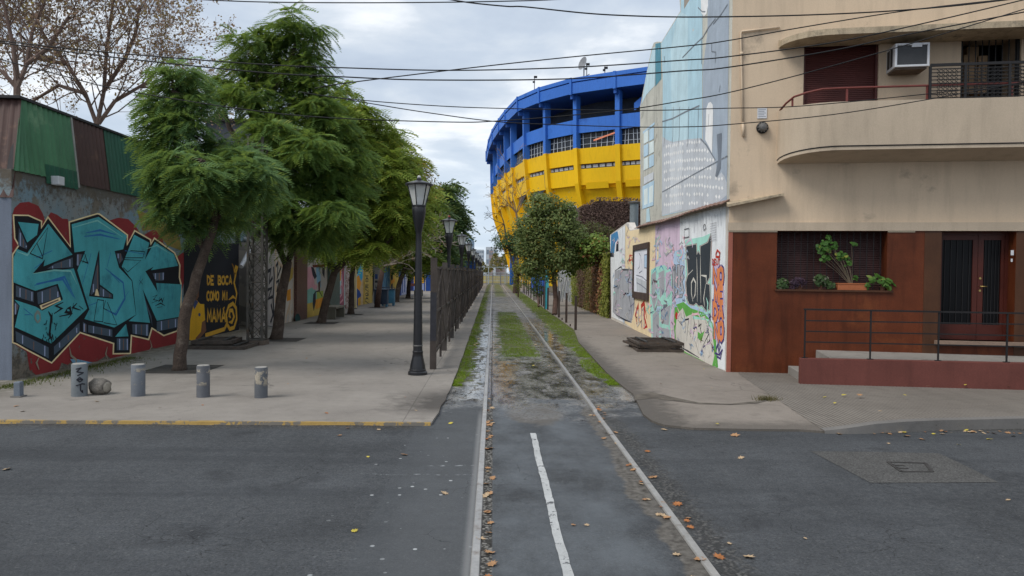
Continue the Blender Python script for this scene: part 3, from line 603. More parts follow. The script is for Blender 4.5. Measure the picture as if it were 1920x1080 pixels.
# ---- balcony and canopy, rounded at the left end
def plan(us, dep, run, n=9):
    return [(us+run*(1-math.cos(t*math.pi/2)), dep*math.sin(t*math.pi/2)) for t in np.linspace(0, 1, n)]+[(UE, dep)]
bu = Fu(1457, 300)[0]; BD = 0.80; pb = plan(bu, BD, 1.05)
bzt = Fp(1700, 187.0, BD).z; bzb = Fp(1640, 280, BD).z; bzw = Fp(1640, 305, 0.0).z
mb = MB(); TH = 0.11
pin = [(max(u, bu+0.001)+TH*(1-i/len(pb))*0.9, d-TH*i/(len(pb)-1) if i < len(pb)-1 else d-TH) for i, (u, d) in enumerate(pb)]
for i in range(len(pb)-1):
    (a, b), (c, e) = pb[i], pb[i+1]; (a2, b2), (c2, e2) = pin[i], pin[i+1]
    zi = bzb if i else bzb; z0 = bzw+(bzb-bzw)*min(1, b/BD); z1 = bzw+(bzb-bzw)*min(1, e/BD)
    mb.add([H(a, b, z0), H(c, e, z1), H(c, e, bzt), H(a, b, bzt)], [(0, 1, 2, 3)]); mb.add([H(a, b, bzt), H(c, e, bzt), H(c2, e2, bzt), H(a2, b2, bzt)], [(0, 1, 2, 3)])
    mb.add([H(a2, b2, bzt), H(c2, e2, bzt), H(c2, e2, bzb+.15), H(a2, b2, bzb+.15)], [(0, 1, 2, 3)])
    mb.add([H(a, b, z0), H(a, 0, bzw), H(c, 0, bzw), H(c, e, z1)], [(0, 1, 2, 3)]); mb.add([H(a2, b2, bzb+.15), H(c2, e2, bzb+.15), H(c2, 0, bzb+.15), H(a2, 0, bzb+.15)], [(0, 1, 2, 3)])
balc = mb.build('balcony', M_balc, house, world=True)
mb = MB(); mb.tube([H(u, d+0.004, bzw+(bzb-bzw)*min(1, d/BD)+0.075) for u, d in pb], 0.012, 6); mb.build('drip_cable', M_black, balc, world=True)
cu = Fu(1460, 78)[0]; CD = 0.75; pc = plan(cu, CD, 0.9); czt = Fp(1640, 50, CD).z; czb = Fp(1640, 61.5, CD).z; mb = MB()
for i in range(len(pc)-1):
    (a, b), (c, e) = pc[i], pc[i+1]
    mb.add([H(a, b, czb), H(c, e, czb), H(c, e, czt), H(a, b, czt)], [(0, 1, 2, 3)]); mb.add([H(a, b, czt), H(c, e, czt), H(c, 0, czt+.05), H(a, 0, czt+.05)], [(0, 1, 2, 3)]); mb.add([H(a, b, czb), H(a, 0, czb), H(c, 0, czb), H(c, e, czb)], [(0, 1, 2, 3)])
mb.build('canopy', M_canopy, house, world=True)
# red handrail tube
zh0 = Fp(1461, 197, 0.05).z; zh1 = Fp(1700, 161.5, 0.72).z
hp = [H(bu+.03, .06, bzt+.02), H(bu+.10, .28, bzt+.11), H(bu+.22, .45, bzt+(zh1-bzt)*.72), H(bu+.42, .6, zh1-.04), H(bu+.7, .69, zh1), H(bu+1.1, .72, zh1), H(UE, .72, zh1)]
mb = MB(); mb.tube(hp, 0.021, 8); rail_o = mb.build('handrail', M_rednail, balc, smooth=True, world=True)
for px in (1479, 1588, 1738, 1897):
    u = Fu(px, 180, .72)[0]; dd = .72 if px > 1500 else .4; 
    if px < 1500: u = bu+.20
    mb = MB(); mb.bar(H(u, dd, bzt-.01), H(u, dd, zh1-.01 if px > 1500 else bzt+(zh1-bzt)*.6), .035, .02); mb.build('handrail_post', M_rednail, rail_o, world=True)
# black lattice screen standing on the balcony parapet
lu0 = Fu(1744, 150, .74)[0]; lz1 = Fp(1744, 120, .74).z; lz0 = bzt+.012
scr = MB(); hb(scr, lu0, UE-.1, .72, .76, lz1-.05, lz1)
nb = 8; lus = [lu0, Fu(1810, 150, .74)[0], Fu(1893, 150, .74)[0], Fu(1972, 150, .74)[0], Fu(2050, 150, .74)[0]]
for u in lus: hb(scr, u-.022, u+.022, .722, .758, lz0, lz1-.05)
for a, b in zip(lus, lus[1:]):
    for i in range(nb+1):
        z = lz0+.02+(lz1-.12-lz0)*i/nb; hb(scr, a+.022, b-.022, .733, .747, z-.008, z+.008)
    w = (b-a)*0.62; x0 = (a+b)/2-w/2; k = 5
    for i in range(nb):
        z0 = lz0+.02+(lz1-.12-lz0)*i/nb; z1 = lz0+.02+(lz1-.12-lz0)*(i+1)/nb
        for j in range(k):
            u0 = x0+w*j/k; u1 = x0+w*(j+1)/k
            scr.bar(H(u0, .75, z0), H(u1, .75, z1), .008, .008, NF); scr.bar(H(u0, .729, z1), H(u1, .729, z0), .008, .008, NF)
scr.build('lattice_screen', M_black, balc, world=True)
# ---- conduit
mb = MB(); mb.tube([Fp(1462, 51, .03), Fp(1391, 59, .03), Fp(1389, 63, .03), Fp(1391, 150, .03), Fp(1393, 249, .03)], .02, 7); mb.tube([Fp(1393, 230, .03), Fp(1394, 256, .03)], .03, 7); mb.tube([Fp(1391, 98, .03), Fp(1391, 103, .03)], .04, 7); mb.build('wall_conduit', M_beige, house, world=True, smooth=True)
# ---- sloping ledge beside the eave
a, b = Fp(1362, 386, .0), Fp(1466, 367, .0); mb = MB(); off = NF*.24; up = Vector((0, 0, .09)); dn = Vector((0, 0, -.045))
mb.add([a, b, b+up*.6, a+up*.9, a+off+dn, b+off+dn*.4, b+off+dn*.4+up*.5, a+off+dn+up*.6], [(0, 1, 5, 4), (4, 5, 6, 7), (7, 6, 2, 3), (1, 2, 6, 5), (0, 4, 7, 3)]); mb.build('sloping_ledge', M_canopy, house, world=True)
# ---- ground floor window: shutter, bars
mb = MB(); n = 26
for i in range(n):
    a = wz0+(zR-wz0)*i/n; b = wz0+(zR-wz0)*(i+1)/n; k = -.30
    mb.add([H(wu0, k, a), H(wu1, k, a), H(wu1, k+.012, a+.01), H(wu0, k+.012, a+.01), H(wu1, k+.002, b), H(wu0, k+.002, b)], [(0, 1, 2, 3), (3, 2, 4, 5)])
sh2 = mb.build('window_shutter', M_darkshut, house, world=True)
mb = MB()
for i in range(16): u = wu0+(wu1-wu0)*(i+.9)/16.6; mb.tube([H(u, -.10, wz0), H(u, -.10, zR-.01)], .008, 6)
mb.build('window_bars', M_black, sh2, world=True)
mb = MB(); hb(mb, wu0-.03, wu1+.12, -.25, .07, wz0-.035, wz0+.004); mb.build('window_sill', M_brown, sh2, world=True)
# ---- double door
DD = -.30; dm = Fu(1832, 500, DD)[0]; dzf = dz0
mb = MB(); hb(mb, du0-.02, du0+.06, DD-.05, DD+.05, dzf, zR); hb(mb, du1-.06, du1+.02, DD-.05, DD+.05, dzf, zR); hb(mb, du0+.06, du1-.06, DD-.05, DD+.05, zR-.06, zR-.005); mb.build('door_frame', M_doorred, house, world=True)
gz1 = Fu(1800, 450, DD)[1]; gz0 = Fu(1800, 608, DD)[1]
for k, (a, b) in enumerate(((du0+.062, dm-.004), (dm+.004, du1-.062))):
    ga, gb = a+.07, b-.09 if k == 0 else b-.06
    if k: ga = a+.10
    mb = MB(); t0, t1 = DD-.02, DD+.025
    hb(mb, a, ga, t0, t1, dzf, zR-.062); hb(mb, gb, b, t0, t1, dzf, zR-.062); hb(mb, ga, gb, t0, t1, dzf, gz0); hb(mb, ga, gb, t0, t1, gz1, zR-.062)
    leaf = mb.build('door', M_doorred, house, world=True)
    mb = MB(); hb(mb, ga, gb, DD-.015, DD-.005, gz0, gz1); mb.build('glass', M_glass, leaf, world=True)
    mb = MB()
    for i in range(5): u = ga+(gb-ga)*(i+.5)/5; hb(mb, u-.006, u+.006, DD-.003, DD+.012, gz0, gz1)
    mb.build('bars', M_black, leaf, world=True)
    if k:
        zk = Fu(1838, 537, DD)[1]; mb = MB(); mb.tube([H(a+.05, DD+.025, zk), H(a+.05, DD+.07, zk)], .012, 8); mb.tube([H(a+.05, DD+.065, zk), H(a+.16, DD+.065, zk)], .011, 8); mb.build('handle', M_brass, leaf, world=True, smooth=True)
        mb = MB(); 
        for q in (522, 545): zq = Fu(1838, q, DD)[1]; mb = MB(); mb.tube([H(a+.045, DD+.02, zq), H(a+.045, DD+.034, zq)], .022, 10); mb.build('lock', M_brass, leaf, world=True)
mb = MB(); hb(mb, du0-.1, UE, DD, .16, dzf-.09, dzf-.0); mb.build('door_step', mat('worn stone step', (0.24, 0.17, 0.13), 0.8, 0.2, 3), house, world=True)
mb = MB(); u, z = Fu(1896, 474); hb(mb, u-.025, u+.025, .032, .045, z-.05, z+.05); mb.build('doorbell', M_white, house, world=True); mb = MB(); u, z = Fu(1895, 488); hb(mb, u-.015, u+.015, .032, .042, z-.03, z+.03); mb.build('doorbell', M_white, house, world=True)
# ---- ramp / raised entrance platform with its wall and railing (fixed to the house)
RD = 1.50; fz = Fu(1560, 657, .03)[1]; ru0 = Fu(1501, 690, RD)[0]
def rz(px): return Fp(px, 672+(px-1502)*9/417, RD).z
rza, rzb = rz(1502), rz(1919); rua, rub = Fu(1502, 690, RD)[0], Fu(1919, 690, RD)[0]
ze = rza+(rzb-rza)*(UE-rua)/(rub-rua)
mb = MB(); vs = [H(u, d, z) for u, zt_ in ((ru0, rza), (UE, ze)) for d in (RD, RD-.16) for z in (-.05, zt_)]
mb.add(vs, [(0, 1, 3, 2), (4, 6, 7, 5), (0, 4, 5, 1), (2, 3, 7, 6), (0, 2, 6, 4), (1, 5, 7, 3)]); ramp = mb.build('ramp_wall', M_redwall, house, world=True, bevel=.008)
pu = Fu(1536, 670, .3)[0]; mb = MB(); e0 = min(fz, rza-.03)
vs = [H(pu, RD-.162, -.05), H(pu, .027, -.05), H(pu, .027, fz), H(pu, RD-.162, rza-.03), H(UE, RD-.162, -.05), H(UE, .027, -.05), H(UE, .027, fz-.02), H(UE, RD-.162, ze-.05)]
mb.add(vs, [(0, 3, 2, 1), (3, 7, 6, 2), (4, 5, 6, 7)])
mb.build('ramp_floor', M_floor, house, world=True)
mb = MB(); hb(mb, pu-.27, pu-.001, .027, RD-.163, -.05, fz-.17); hb(mb, pu-.54, pu-.271, .027, RD-.163, -.05, fz-.34); mb.build('steps', M_floor, house, world=True, bevel=.01)
RL = RD-.08
def rp(px, py): return Fp(px, py, RL)
def ex(a, b, k=1.25): return a+(b-a)*k
mb = MB(); a, b = rp(1507, 580), rp(1919, 587.5); mb.bar(a, ex(a, b), .045, .03); rail_o = mb.build('ramp_railing', M_black, house, world=True)
for ya, yb in ((601, 608), (621, 629.5), (641, 650)):
    a, b = rp(1509, ya), rp(1919, yb); mb = MB(); mb.bar(a, ex(a, b), .022, .022); mb.build('rail_bar', M_black, rail_o, world=True)
for px in (1509, 1632, 1759.5, 1888, 2015):
    u = Fu(px, 640, RL)[0]; zt_ = rza+(rzb-rza)*(u-rua)/(rub-rua); a = rp(1507, 580); b = rp(1919, 587.5); ua = (a-HC).dot(UF); ub = (b-HC).dot(UF); ztop = a.z+(b.z-a.z)*(u-ua)/(ub-ua)
    mb = MB(); mb.bar(H(u, RL, zt_), H(u, RL, ztop-.01), .026, .026, NF); hb(mb, u-.05, u+.05, RL-.03, RL+.03, zt_, zt_+.012); mb.build('rail_post', M_black, rail_o, world=True)
# ---- things fixed on or standing at the facade
zc_ = Fp(1710, 103, .5); ac = thing('air_conditioner', tuple(H(Fu(1710, 125, .5)[0], 0, Fp(1710, 128, .5).z)), 'white window air conditioner with grey grille jutting from the wall above the balcony', 'air conditioner', rz=HA)
au0, az1 = Fu(1679, 81.5, .5); au1, az0 = Fu(1743, 123.5, .5)
mb = MB(); t = .04
hb(mb, au0, au0+t, 0.001, .5, az0, az1); hb(mb, au1-t, au1, 0.001, .5, az0, az1); hb(mb, au0+t, au1-t, 0.001, .5, az0, az0+t); hb(mb, au0+t, au1-t, 0.001, .5, az1-t, az1); mb.build('casing', M_white, ac, world=True, bevel=.006)
mb = MB(); hb(mb, au0+t, au1-t, .43, .47, az0+t, az1-t); mb.build('grille', M_grille, ac, world=True)
mb = MB(); um = (au0+au1)/2; hb(mb, um-.01, um+.17, .47, .503, az1-.08, az1-.02); mb.build('badge', M_white, ac, world=True)
mb = MB()
for a, b in ((.06, .2), (.24, .36)): hb(mb, au0-.004, au0+.004, a, b, az0+.05, az1-.05)
mb.build('side_vent', M_black, ac, world=True)
mb = MB(); hb(mb, au0+.03, au1-.03, 0.02, .44, az0-.035, az0-.001); mb.build('tray', mat('rusty tray', (0.13, 0.10, 0.08), .9, .4, 8), ac, world=True)
si = thing('alarm_siren', tuple(Fp(1429, 240)), 'round grey alarm siren on the beige wall below a small white plate', 'alarm', rz=HA)
q = Fp(1429, 240); M_grey = mat('grey metal', (0.16, 0.155, 0.15), .5, .2, 8, metal=.4)
def disc(mb, c, ax, prof, n=16):
    ax = Vector(ax).normalized(); x = ax.orthogonal().normalized(); y = ax.cross(x); k = len(prof); vs = []; fs = []
    for r, h in prof:
        for j in range(n): t = 2*math.pi*j/n; vs.append(Vector(c)+ax*h+(x*math.cos(t)+y*math.sin(t))*r)
    for i in range(k-1):
        for j in range(n): a = i*n+j; b = i*n+(j+1) % n; fs.append((a, b, b+n, a+n))
    fs.append(tuple(range(n-1, -1, -1))); fs.append(tuple(range((k-1)*n, k*n))); mb.add(vs, fs)
mb = MB(); disc(mb, q, NF, [(.12, 0), (.12, .05), (.10, .06)]); mb.build('siren_base', M_black, si, world=True)
mb = MB(); disc(mb, q+NF*.061, NF, [(.085, 0), (.085, .05), (.06, .09), (.02, .10)]); 
for j in range(10): t = 2*math.pi*j/10; mb.box(tuple(q+NF*.09+UF*.092*math.cos(t)+Vector((0, 0, .092*math.sin(t)))), (.02, .05, .02), rz=HA)
mb.build('siren_horn', M_grey, si, world=True)
mb = MB(); u0, z1 = Fu(1420, 203); u1, z0 = Fu(1437.5, 222); pl_ = thing('wall_plate', tuple(Fp(1428, 222)), 'small white plate with lines of fine print above the siren', 'sign', rz=HA); hb(mb, u0, u1, .001, .015, z0, z1); mb.build('plate', M_white, pl_, world=True)
mb = MB()
for i in range(5): zz = z1-.035-(z1-z0-.06)*i/4.4; hb(mb, u0+.02, u1-.02-.03*(i % 2), .0155, .0165, zz-.006, zz+.006)
mb.build('fine_print', mat('grey print', (.2, .22, .26)), pl_, world=True)
# ---- potted plants on the window sill
M_terra = mat('terracotta plastic', (0.34, 0.11, 0.045), .7, .15, 5)
M_pot = mat('brown clay pot', (0.12, 0.055, 0.035), .8, .2, 6)
M_stem = mat('pale plant stem', (0.16, 0.13, 0.09), .8, .2, 8)
def leafset(P, A, size, shape='round', nrm=None, cup=0.0, asp=0.8):
    """leaf polygons (8 verts fan as 2 quads-strips): P centres, A facing normals; returns V, tri/quad arrays with 4-gons x2"""
    n = len(P); A = A/np.linalg.norm(A, axis=1, keepdims=True); r = rng.normal(size=(n, 3)); X = np.cross(A, r); X /= np.linalg.norm(X, axis=1, keepdims=True)+1e-9; Y = np.cross(A, X); s = np.asarray(size).reshape(-1, 1)*rng.uniform(0.7, 1.25, (n, 1))
    if shape == 'round': pts = [(-.5, -.12, .1), (-.3, -.42, 0), (.2, -.48, .05), (.5, -.15, .1), (.5, .15, .1), (.2, .48, .05), (-.3, .42, 0), (-.5, .12, .1)]
    else: pts = [(-.5, 0, 0), (-.2, -.26*asp, .05), (.15, -.24*asp, .05), (.5, 0, -.03), (.5, 0.01, -.03), (.15, .24*asp, .05), (-.2, .26*asp, .05), (-.5, 0.01, 0)]
    V = np.stack([P+s*(X*a+Y*b+A*c) for a, b, c in pts], 1).reshape(-1, 3); i = np.arange(n)[:, None]*8
    Q = np.concatenate([i+np.array([[0, 1, 6, 7]]), i+np.array([[1, 2, 5, 6]]), i+np.array([[2, 3, 4, 5]])], 0); return V, Q
def sillp(px, py, d): return Fp(px, py, d)
M_ger = leafmat('geranium leaves', (0.035, 0.10, 0.018), (0.075, 0.17, 0.03), (0.22, 0.24, 0.04), .25)
M_dkp = leafmat('small dark leaves', (0.03, 0.06, 0.02), (0.07, 0.12, 0.04), (0.2, 0.2, 0.14), .25)
M_pur = leafmat('purple leaves', (0.03, 0.016, 0.03), (0.06, 0.032, 0.055), None, .15)
M_lim = leafmat('bright broad leaves', (0.05, 0.13, 0.02), (0.11, 0.22, 0.04), (0.2, 0.27, 0.06), .3)
zsill = wz0+.004; SD = -.03
def pot(root, px, w, h, m, box=None, d=SD):
    c = sillp(px, 540, d); mb = MB()
    if box:
        u = (c-HC).dot(UF); hb(mb, u-box/2, u+box/2, d-.07, d+.07, zsill, zsill+h); hb(mb, u-box/2-.01, u+box/2+.01, d-.08, d+.08, zsill+h, zsill+h+.02)
    else: mb.lathe([(w*.75, 0), (w, h), (w*1.1, h), (w*1.1, h+.02), (w*.8, h+.02)], 14, (c.x, c.y, zsill))
    return mb.build('pot', m, root, world=True)
def sill_plant(name, label, px, pot_args, blobs, n, size, m, shape='round', stems=True, d=SD, bias=0.8):
    c = sillp(px, 545, d); root = thing(name, (c.x, c.y, zsill), label, 'potted plant', 'plants on the window sill', HA)
    pot(root, px, *pot_args)
    P = []; A = []; mb = MB()
    for (bx, by, rx, ry, k) in blobs:
        cc = sillp(bx, by, d); sx = rx/F*(cc.y); sz = ry/F*cc.y
        v = rng.normal(size=(k, 3)); v /= np.linalg.norm(v, axis=1, keepdims=True); v *= rng.uniform(.45, 1, (k, 1)); v[:, 1] = -np.abs(v[:, 1])*.8-.1
        p = np.array(cc)+v*np.array([sx, min(sx, .14), sz]); P.append(p); A.append(v*.5+np.array([0, -bias, .45])+rng.normal(0, .25, (k, 3)))
        for q in p[:max(1, min(3, k//6))]:
            b0 = Vector((c.x+random.uniform(-.03, .03), c.y, zsill+.1)); mb.tube([b0, b0.lerp(Vector(q), .5)+Vector((0, -.01, .03)), q], [.005, .004, .0025], 4, False)
    V, Q = leafset(np.concatenate(P), np.concatenate(A), size, shape); npmesh('leaves', V, Q, m, root)
    mb.build('stems', M_stem, root, world=True); return root
sill_plant('potted_plant', 'low bushy green plant at the left end of the window sill', 1466, (.07, .09, M_pot), [(1466, 533, 13, 12, 110), (1460, 528, 6, 8, 20)], 0, .045, M_dkp)
sill_plant('potted_plant', 'drooping dark purple plant in a brown pot on the sill', 1500, (.06, .11, M_pot), [(1496, 529, 17, 10, 120), (1486, 537, 7, 8, 30)], 0, .06, M_pur, 'oval')
sill_plant('potted_plant', 'low flowering green plant in a small clay pot, middle of the sill', 1538, (.05, .08, M_pot), [(1538, 526, 16, 12, 120), (1556, 535, 10, 8, 60), (1535, 515, 4, 5, 6)], 0, .05, M_dkp)
g = sill_plant('potted_plant', 'tall leggy geranium with round leaves in a terracotta trough on the sill', 1596, (.1, .12, M_terra, .55), [(1544, 466, 15, 16, 70), (1552, 449, 7, 8, 20), (1562, 461, 9, 9, 22), (1573, 480, 9, 9, 24), (1586, 482, 8, 8, 18), (1588, 494, 9, 5, 10), (1598, 458, 7, 4, 5), (1601, 521, 6, 5, 6), (1545, 484, 13, 7, 24)], 0, .066, M_ger)
sill_plant('potted_plant', 'bright broad leaved plant spilling over the right end of the sill', 1655, (.06, .06, M_pot), [(1634, 525, 7, 10, 9), (1643, 521, 7, 9, 9), (1665, 533, 11, 10, 16), (1655, 530, 12, 9, 14), (1625, 536, 5, 5, 5)], 0, .13, M_lim, 'oval', d=0.02)
# ================================================================== PAINTED SIDE WALL
gd = (G(1150, 600, RZ)-HC); gd.z = 0; gd.normalize(); GN = Vector((-gd.y, gd.x, 0))
if GN.x > 0: GN = -GN
def Gp(px, py, off=0.0): return PL(px, py, HC+GN*off, GN)
def Gk(s, z, off=0.0):
    p = HC+gd*s+GN*off; return Vector((p.x, p.y, z))
M_conc = mat('weathered side wall', mul(c255(176, 175, 166), 1.25), .9, .15, 1.2, streak=.4, grain=.15, stain=((0.2, 0.19, 0.17), .2, 2))
mb = MB(); up_poly = [(1362, 382), (1201, 425), (1200, 200), (1212, 138), (1222, 90), (1226, 80), (1232, 78), (1240, 79), (1276, 20), (1276, -130)]
pts = [Gp(*p) for p in up_poly]; pts[0] = Gk(0, pts[0].z); pts.append(Gk(0, ZT)); pts[-2].z = ZT; mb.prism(pts, -GN*.3); mb.build('gable_wall', M_conc, house, world=True)
M_low = mat('pale lower side wall', c255(206, 200, 192), .9, .1, 1.5, streak=.45, grain=.12, stain=((0.3, 0.27, 0.24), .2, 2))
lw = [(1362, 699), (1362, 382), (1201, 425), (1201, 428), (1181, 432), (1176, 417), (1144, 440), (1146, 600)]
pts = [Gp(*p) for p in lw]; pts[0] = Gk(0.0, -.05); pts[1] = Gk(0.0, pts[1].z-.002); pts[-1].z = -.05; pts[2].z -= .002; mb = MB(); mb.prism(pts, -GN*.3); mb.build('side_wall', M_low, house, world=True)
# unseen roof slabs added to close the building and shade its inside
L_ = (Gp(1201, 300)-HC).dot(gd)
mb = MB(); mb.add([Gk(0, ZT-.3, -.29), Gk(L_*.3, ZT-.3, -.29), Gk(L_*.3, ZT-.3, -.29)+UF*9, Gk(0, ZT-.3, -.29)+UF*9], [(0, 1, 2, 3)]); mb.add([Gk(L_, 5.2, -.29), Gk(L_*.3, ZT-.3, -.29), Gk(L_*.3, ZT-.3, -.29)+UF*9, Gk(L_, 5.2, -.29)+UF*9], [(0, 1, 2, 3)]); mb.add([Gk(L_, 0, -.29), Gk(L_, 5.2, -.29), Gk(L_, 5.2, -.29)+UF*9, Gk(L_, 0, -.29)+UF*9], [(0, 1, 2, 3)]); mb.build('roof', M_conc, house, world=True)
# rusty corrugated eave
M_rust = mat('rusty corrugated iron', (0.20, 0.12, 0.095), .85, .3, 4, streak=.3, stain=((0.36, 0.30, 0.27), .25, 5))
e0, e1 = Gk(-.02, Gp(1362, 380).z), Gp(1199, 426); mb = MB(); n = 90; rows = [[], []]
for i in range(n+1):
    t = i/n; p = e0.lerp(e1, t); w = .012*math.sin(t*n*2.2)+.02*math.sin(t*9); rows[0].append(p+Vector((0, 0, .05+w))+GN*.002); rows[1].append(p+GN*(.19+.02*math.sin(t*31))+Vector((0, 0, -.05+w)))
b = len(mb.v); mb.v += [tuple(q) for q in rows[0]+rows[1]]
for i in range(n): mb.f.append((i, i+1, n+2+i, n+1+i)); mb.m.append(0)
eave = mb.build('eave', M_rust, house, world=True); sm = eave.modifiers.new('solid', 'SOLIDIFY'); sm.thickness = .02
# ---- the big mural above the eave
def pm(name, c, chip=(0.6, 0.58, 0.55), th=.70, var=.12, streak=.2, rough=.85): return mat(name, tuple(min(.86, x*(1.32 if max(c)-min(c) < 60 else 1.08)) for x in c255(*c)), rough, var, 2.2, grain=.1, gscale=70, bump=.15, streak=streak, chip=(chip, th, 3.2))
P_sky = pm('mural sky blue', (158, 186, 198)); P_sky2 = pm('mural paler blue', (170, 194, 203)); P_slate = pm('mural slate blue', (146, 156, 168)); P_teal = pm('mural teal', (82, 138, 156)); P_white = pm('mural white', (222, 224, 226)); P_grey = pm('mural grey', (172, 176, 182)); P_lgrey = pm('mural light grey', (188, 192, 197)); P_line = mat('mural dark line', (.20, .225, .26), .9, .3, 4, chip=((.4, .4, .4), .6, 8)); P_pane = pm('mural pane blue', (166, 190, 206)); P_pane2 = pm('mural pane white', (200, 212, 220))
pa = Paint(HC, GN)
pa.poly([(1242, 405), (1243, 152), (1240, 81), (1277, 22), (1277, -125), (1318, -125), (1316, 388)], P_sky)
pa.poly([(1271, 30), (1277, 22), (1290, 30), (1290, 384), (1262, 396), (1258, 90)], P_sky2)
pa.poly([(1318, 392), (1318, 130), (1327, 60), (1327, -125), (1369, -125), (1363, 379)], P_slate)
pa.poly([(1229, 82), (1239, 80), (1240, 148), (1229, 162)], P_teal); pa.poly([(1212, 140), (1224, 90), (1229, 88), (1228, 160), (1212, 178), (1203, 196)], P_sky2)
pa.poly([(1314, -20), (1327, -20), (1328, 10), (1325, 26), (1320, 31), (1315, 24)], P_white); pa.stroke([(1309, 14), (1317, 22), (1323, 22)], .03, P_line)
pa.poly([(1283, -5), (1296, -5), (1283, 17)], pm('mural brown grey', (140, 132, 122)))
# folded cloth of pale lozenges
cloth = [(1241, 404), (1242, 255), (1250, 262), (1262, 266), (1273, 264), (1290, 261), (1314, 259), (1323, 269), (1332, 283), (1341, 297), (1344, 318), (1347, 330), (1353, 323), (1359, 331), (1363, 342), (1363, 366), (1340, 384), (1300, 392), (1262, 399)]
pa.poly(cloth, P_grey); pa.poly([(1256, 268), (1278, 266), (1281, 300), (1277, 345), (1279, 392), (1256, 399), (1258, 340)], P_lgrey)
def inpoly(x, y, pg):
    c = False
    for i in range(len(pg)):
        (x1, y1), (x2, y2) = pg[i-1], pg[i]
        if (y1 > y) != (y2 > y) and x < (x2-x1)*(y-y1)/(y2-y1)+x1: c = not c
    return c
inner = inset(cloth, 3.5)
pa.cycle(True)
for r in range(9):
    x = 1243.0; k = 0
    while x < 1362:
        y = 276+r*15.5-(x-1243)*.06-10*math.sin((x-1243)/120*3.1)*.6+(r*(x-1243)*.014)+random.uniform(-1.2, 1.2); w = 1.35+(x-1243)*.008
        if inpoly(x, y, inner) and random.random() < .88:
            pa.poly([(x-w, y+random.uniform(-1, 1)), (x, y-4.2), (x+w, y+random.uniform(-1, 1)), (x, y+4.2)], P_white)
            if random.random() < .5: pa.stroke([(x+.6, y+5), (x+.3, y+9)], .03, P_lgrey)
        x += 3.4+(x-1243)*.022; k += 1
pa.cycle(False)
for x in (1247, 1262, 1274, 1291, 1309): pa.stroke([(x+1, 200), (x, 256), (x-2, 275)], .03, P_line)
pa.stroke([(1242, 228), (1262, 222), (1285, 210), (1312, 198)], .035, P_line)
pa.stroke([(1242, 360), (1275, 342), (1310, 322), (1340, 306), (1365, 292)], .028, P_line); pa.stroke([(1314, 260), (1325, 272), (1342, 300)], .04, P_line)
pa.poly([(1323, 262), (1325, 204), (1329, 193), (1333, 191), (1337, 196), (1338, 210), (1336, 288), (1330, 275)], P_white); pa.stroke([(1330, 214), (1329, 236)], .028, P_line)
pa.poly([(1345, 252), (1354, 249), (1352, 315), (1345, 333), (1342, 330), (1347, 300)], pm('mural dark slate', (105, 112, 122)))
for a in ([(1342, 35), (1330, 50), (1318, 70), (1302, 85), (1280, 108)], [(1365, 8), (1352, 28), (1338, 45)], [(1335, 80), (1335, 96), (1343, 98), (1342, 118)], [(1316, 72), (1316, 120)], [(1351, 160), (1349, 173)], [(1246, 105), (1247, 118)]): pa.stroke(a, .03, P_line)
# painted window, left
for r in range(3):
    for c in range(2):
        x0 = 1207.5+c*10.2; y0 = 248+r*25-c*5; pa.poly([(x0, y0), (x0+9, y0-4.5), (x0+9, y0+17), (x0, y0+22)], (P_pane2, P_pane)[(r+c) % 2])
pa.stroke([(1206, 249), (1228, 231)], .08, P_pane); pa.poly([(1205, 350), (1227, 338), (1226, 385), (1205, 392)], P_pane); pa.poly([(1208, 356), (1215, 352), (1215, 382), (1208, 385)], P_pane2); pa.poly([(1218, 351), (1225, 347), (1225, 378), (1218, 381)], P_pane2)
pa.poly([(1208, 332), (1226, 322), (1226, 336), (1208, 346)], P_lgrey); pa.poly([(1213, 392), (1218, 390), (1220, 415), (1212, 417)], P_sky2)
pa.build('mural', house)
# ---- the graffiti below the eave
Q_cream = pm('cream paint', (214, 192, 158)); Q_pink = pm('faded lilac paint', (192, 172, 190), streak=.4); Q_white = pm('flaking white paint', (205, 208, 214), (.42, .40, .38), .66, streak=.5); Q_blue = pm('pale blue paint', (160, 182, 205)); Q_grey = pm('silver grey paint', (150, 152, 158)); Q_mint = pm('mint paint', (150, 198, 186)); Q_dk = pm('black spray', (46, 52, 58)); Q_ln = pm('black line spray', (35, 36, 44), (.3, .3, .3)); Q_cob = pm('cobalt blue', (66, 130, 178)); Q_or = pm('orange spray', (214, 130, 82)); Q_pu = pm('purple spray', (70, 56, 120)); Q_red = pm('red spray', (180, 52, 40)); Q_gn = pm('green spray', (98, 168, 78)); Q_bone = pm('bone white spray', (190, 186, 178)); Q_lil = pm('lilac spray', (176, 158, 178)); Q_brd = pm('dark red spray', (110, 46, 58))
ga = Paint(HC, GN)
ga.poly([(1173, 421), (1181, 433), (1201, 429), (1229, 421), (1228, 645), (1172, 606)], Q_cream); ga.poly([(1144, 442), (1172, 423), (1171, 605), (1147, 594)], Q_white)
ga.poly([(1229, 421), (1275, 408), (1276, 668), (1229, 642)], Q_pink); ga.poly([(1275, 408), (1361, 386), (1360, 694), (1276, 669)], Q_white)
ga.poly([(1146, 440), (1158, 433), (1161, 450), (1154, 462), (1152, 474), (1145, 475)], Q_cob); ga.poly([(1152, 474), (1154, 455), (1160, 447), (1161, 472), (1157, 474)], Q_white); ga.poly([(1155, 472), (1156, 454), (1160, 452), (1160, 471)], Q_ln); ga.rect(1144, 474, 1151, 482, Q_ln)
ga.poly([(1153, 508), (1172, 503), (1190, 506), (1190, 580), (1184, 606), (1160, 597), (1149, 585)], Q_grey)
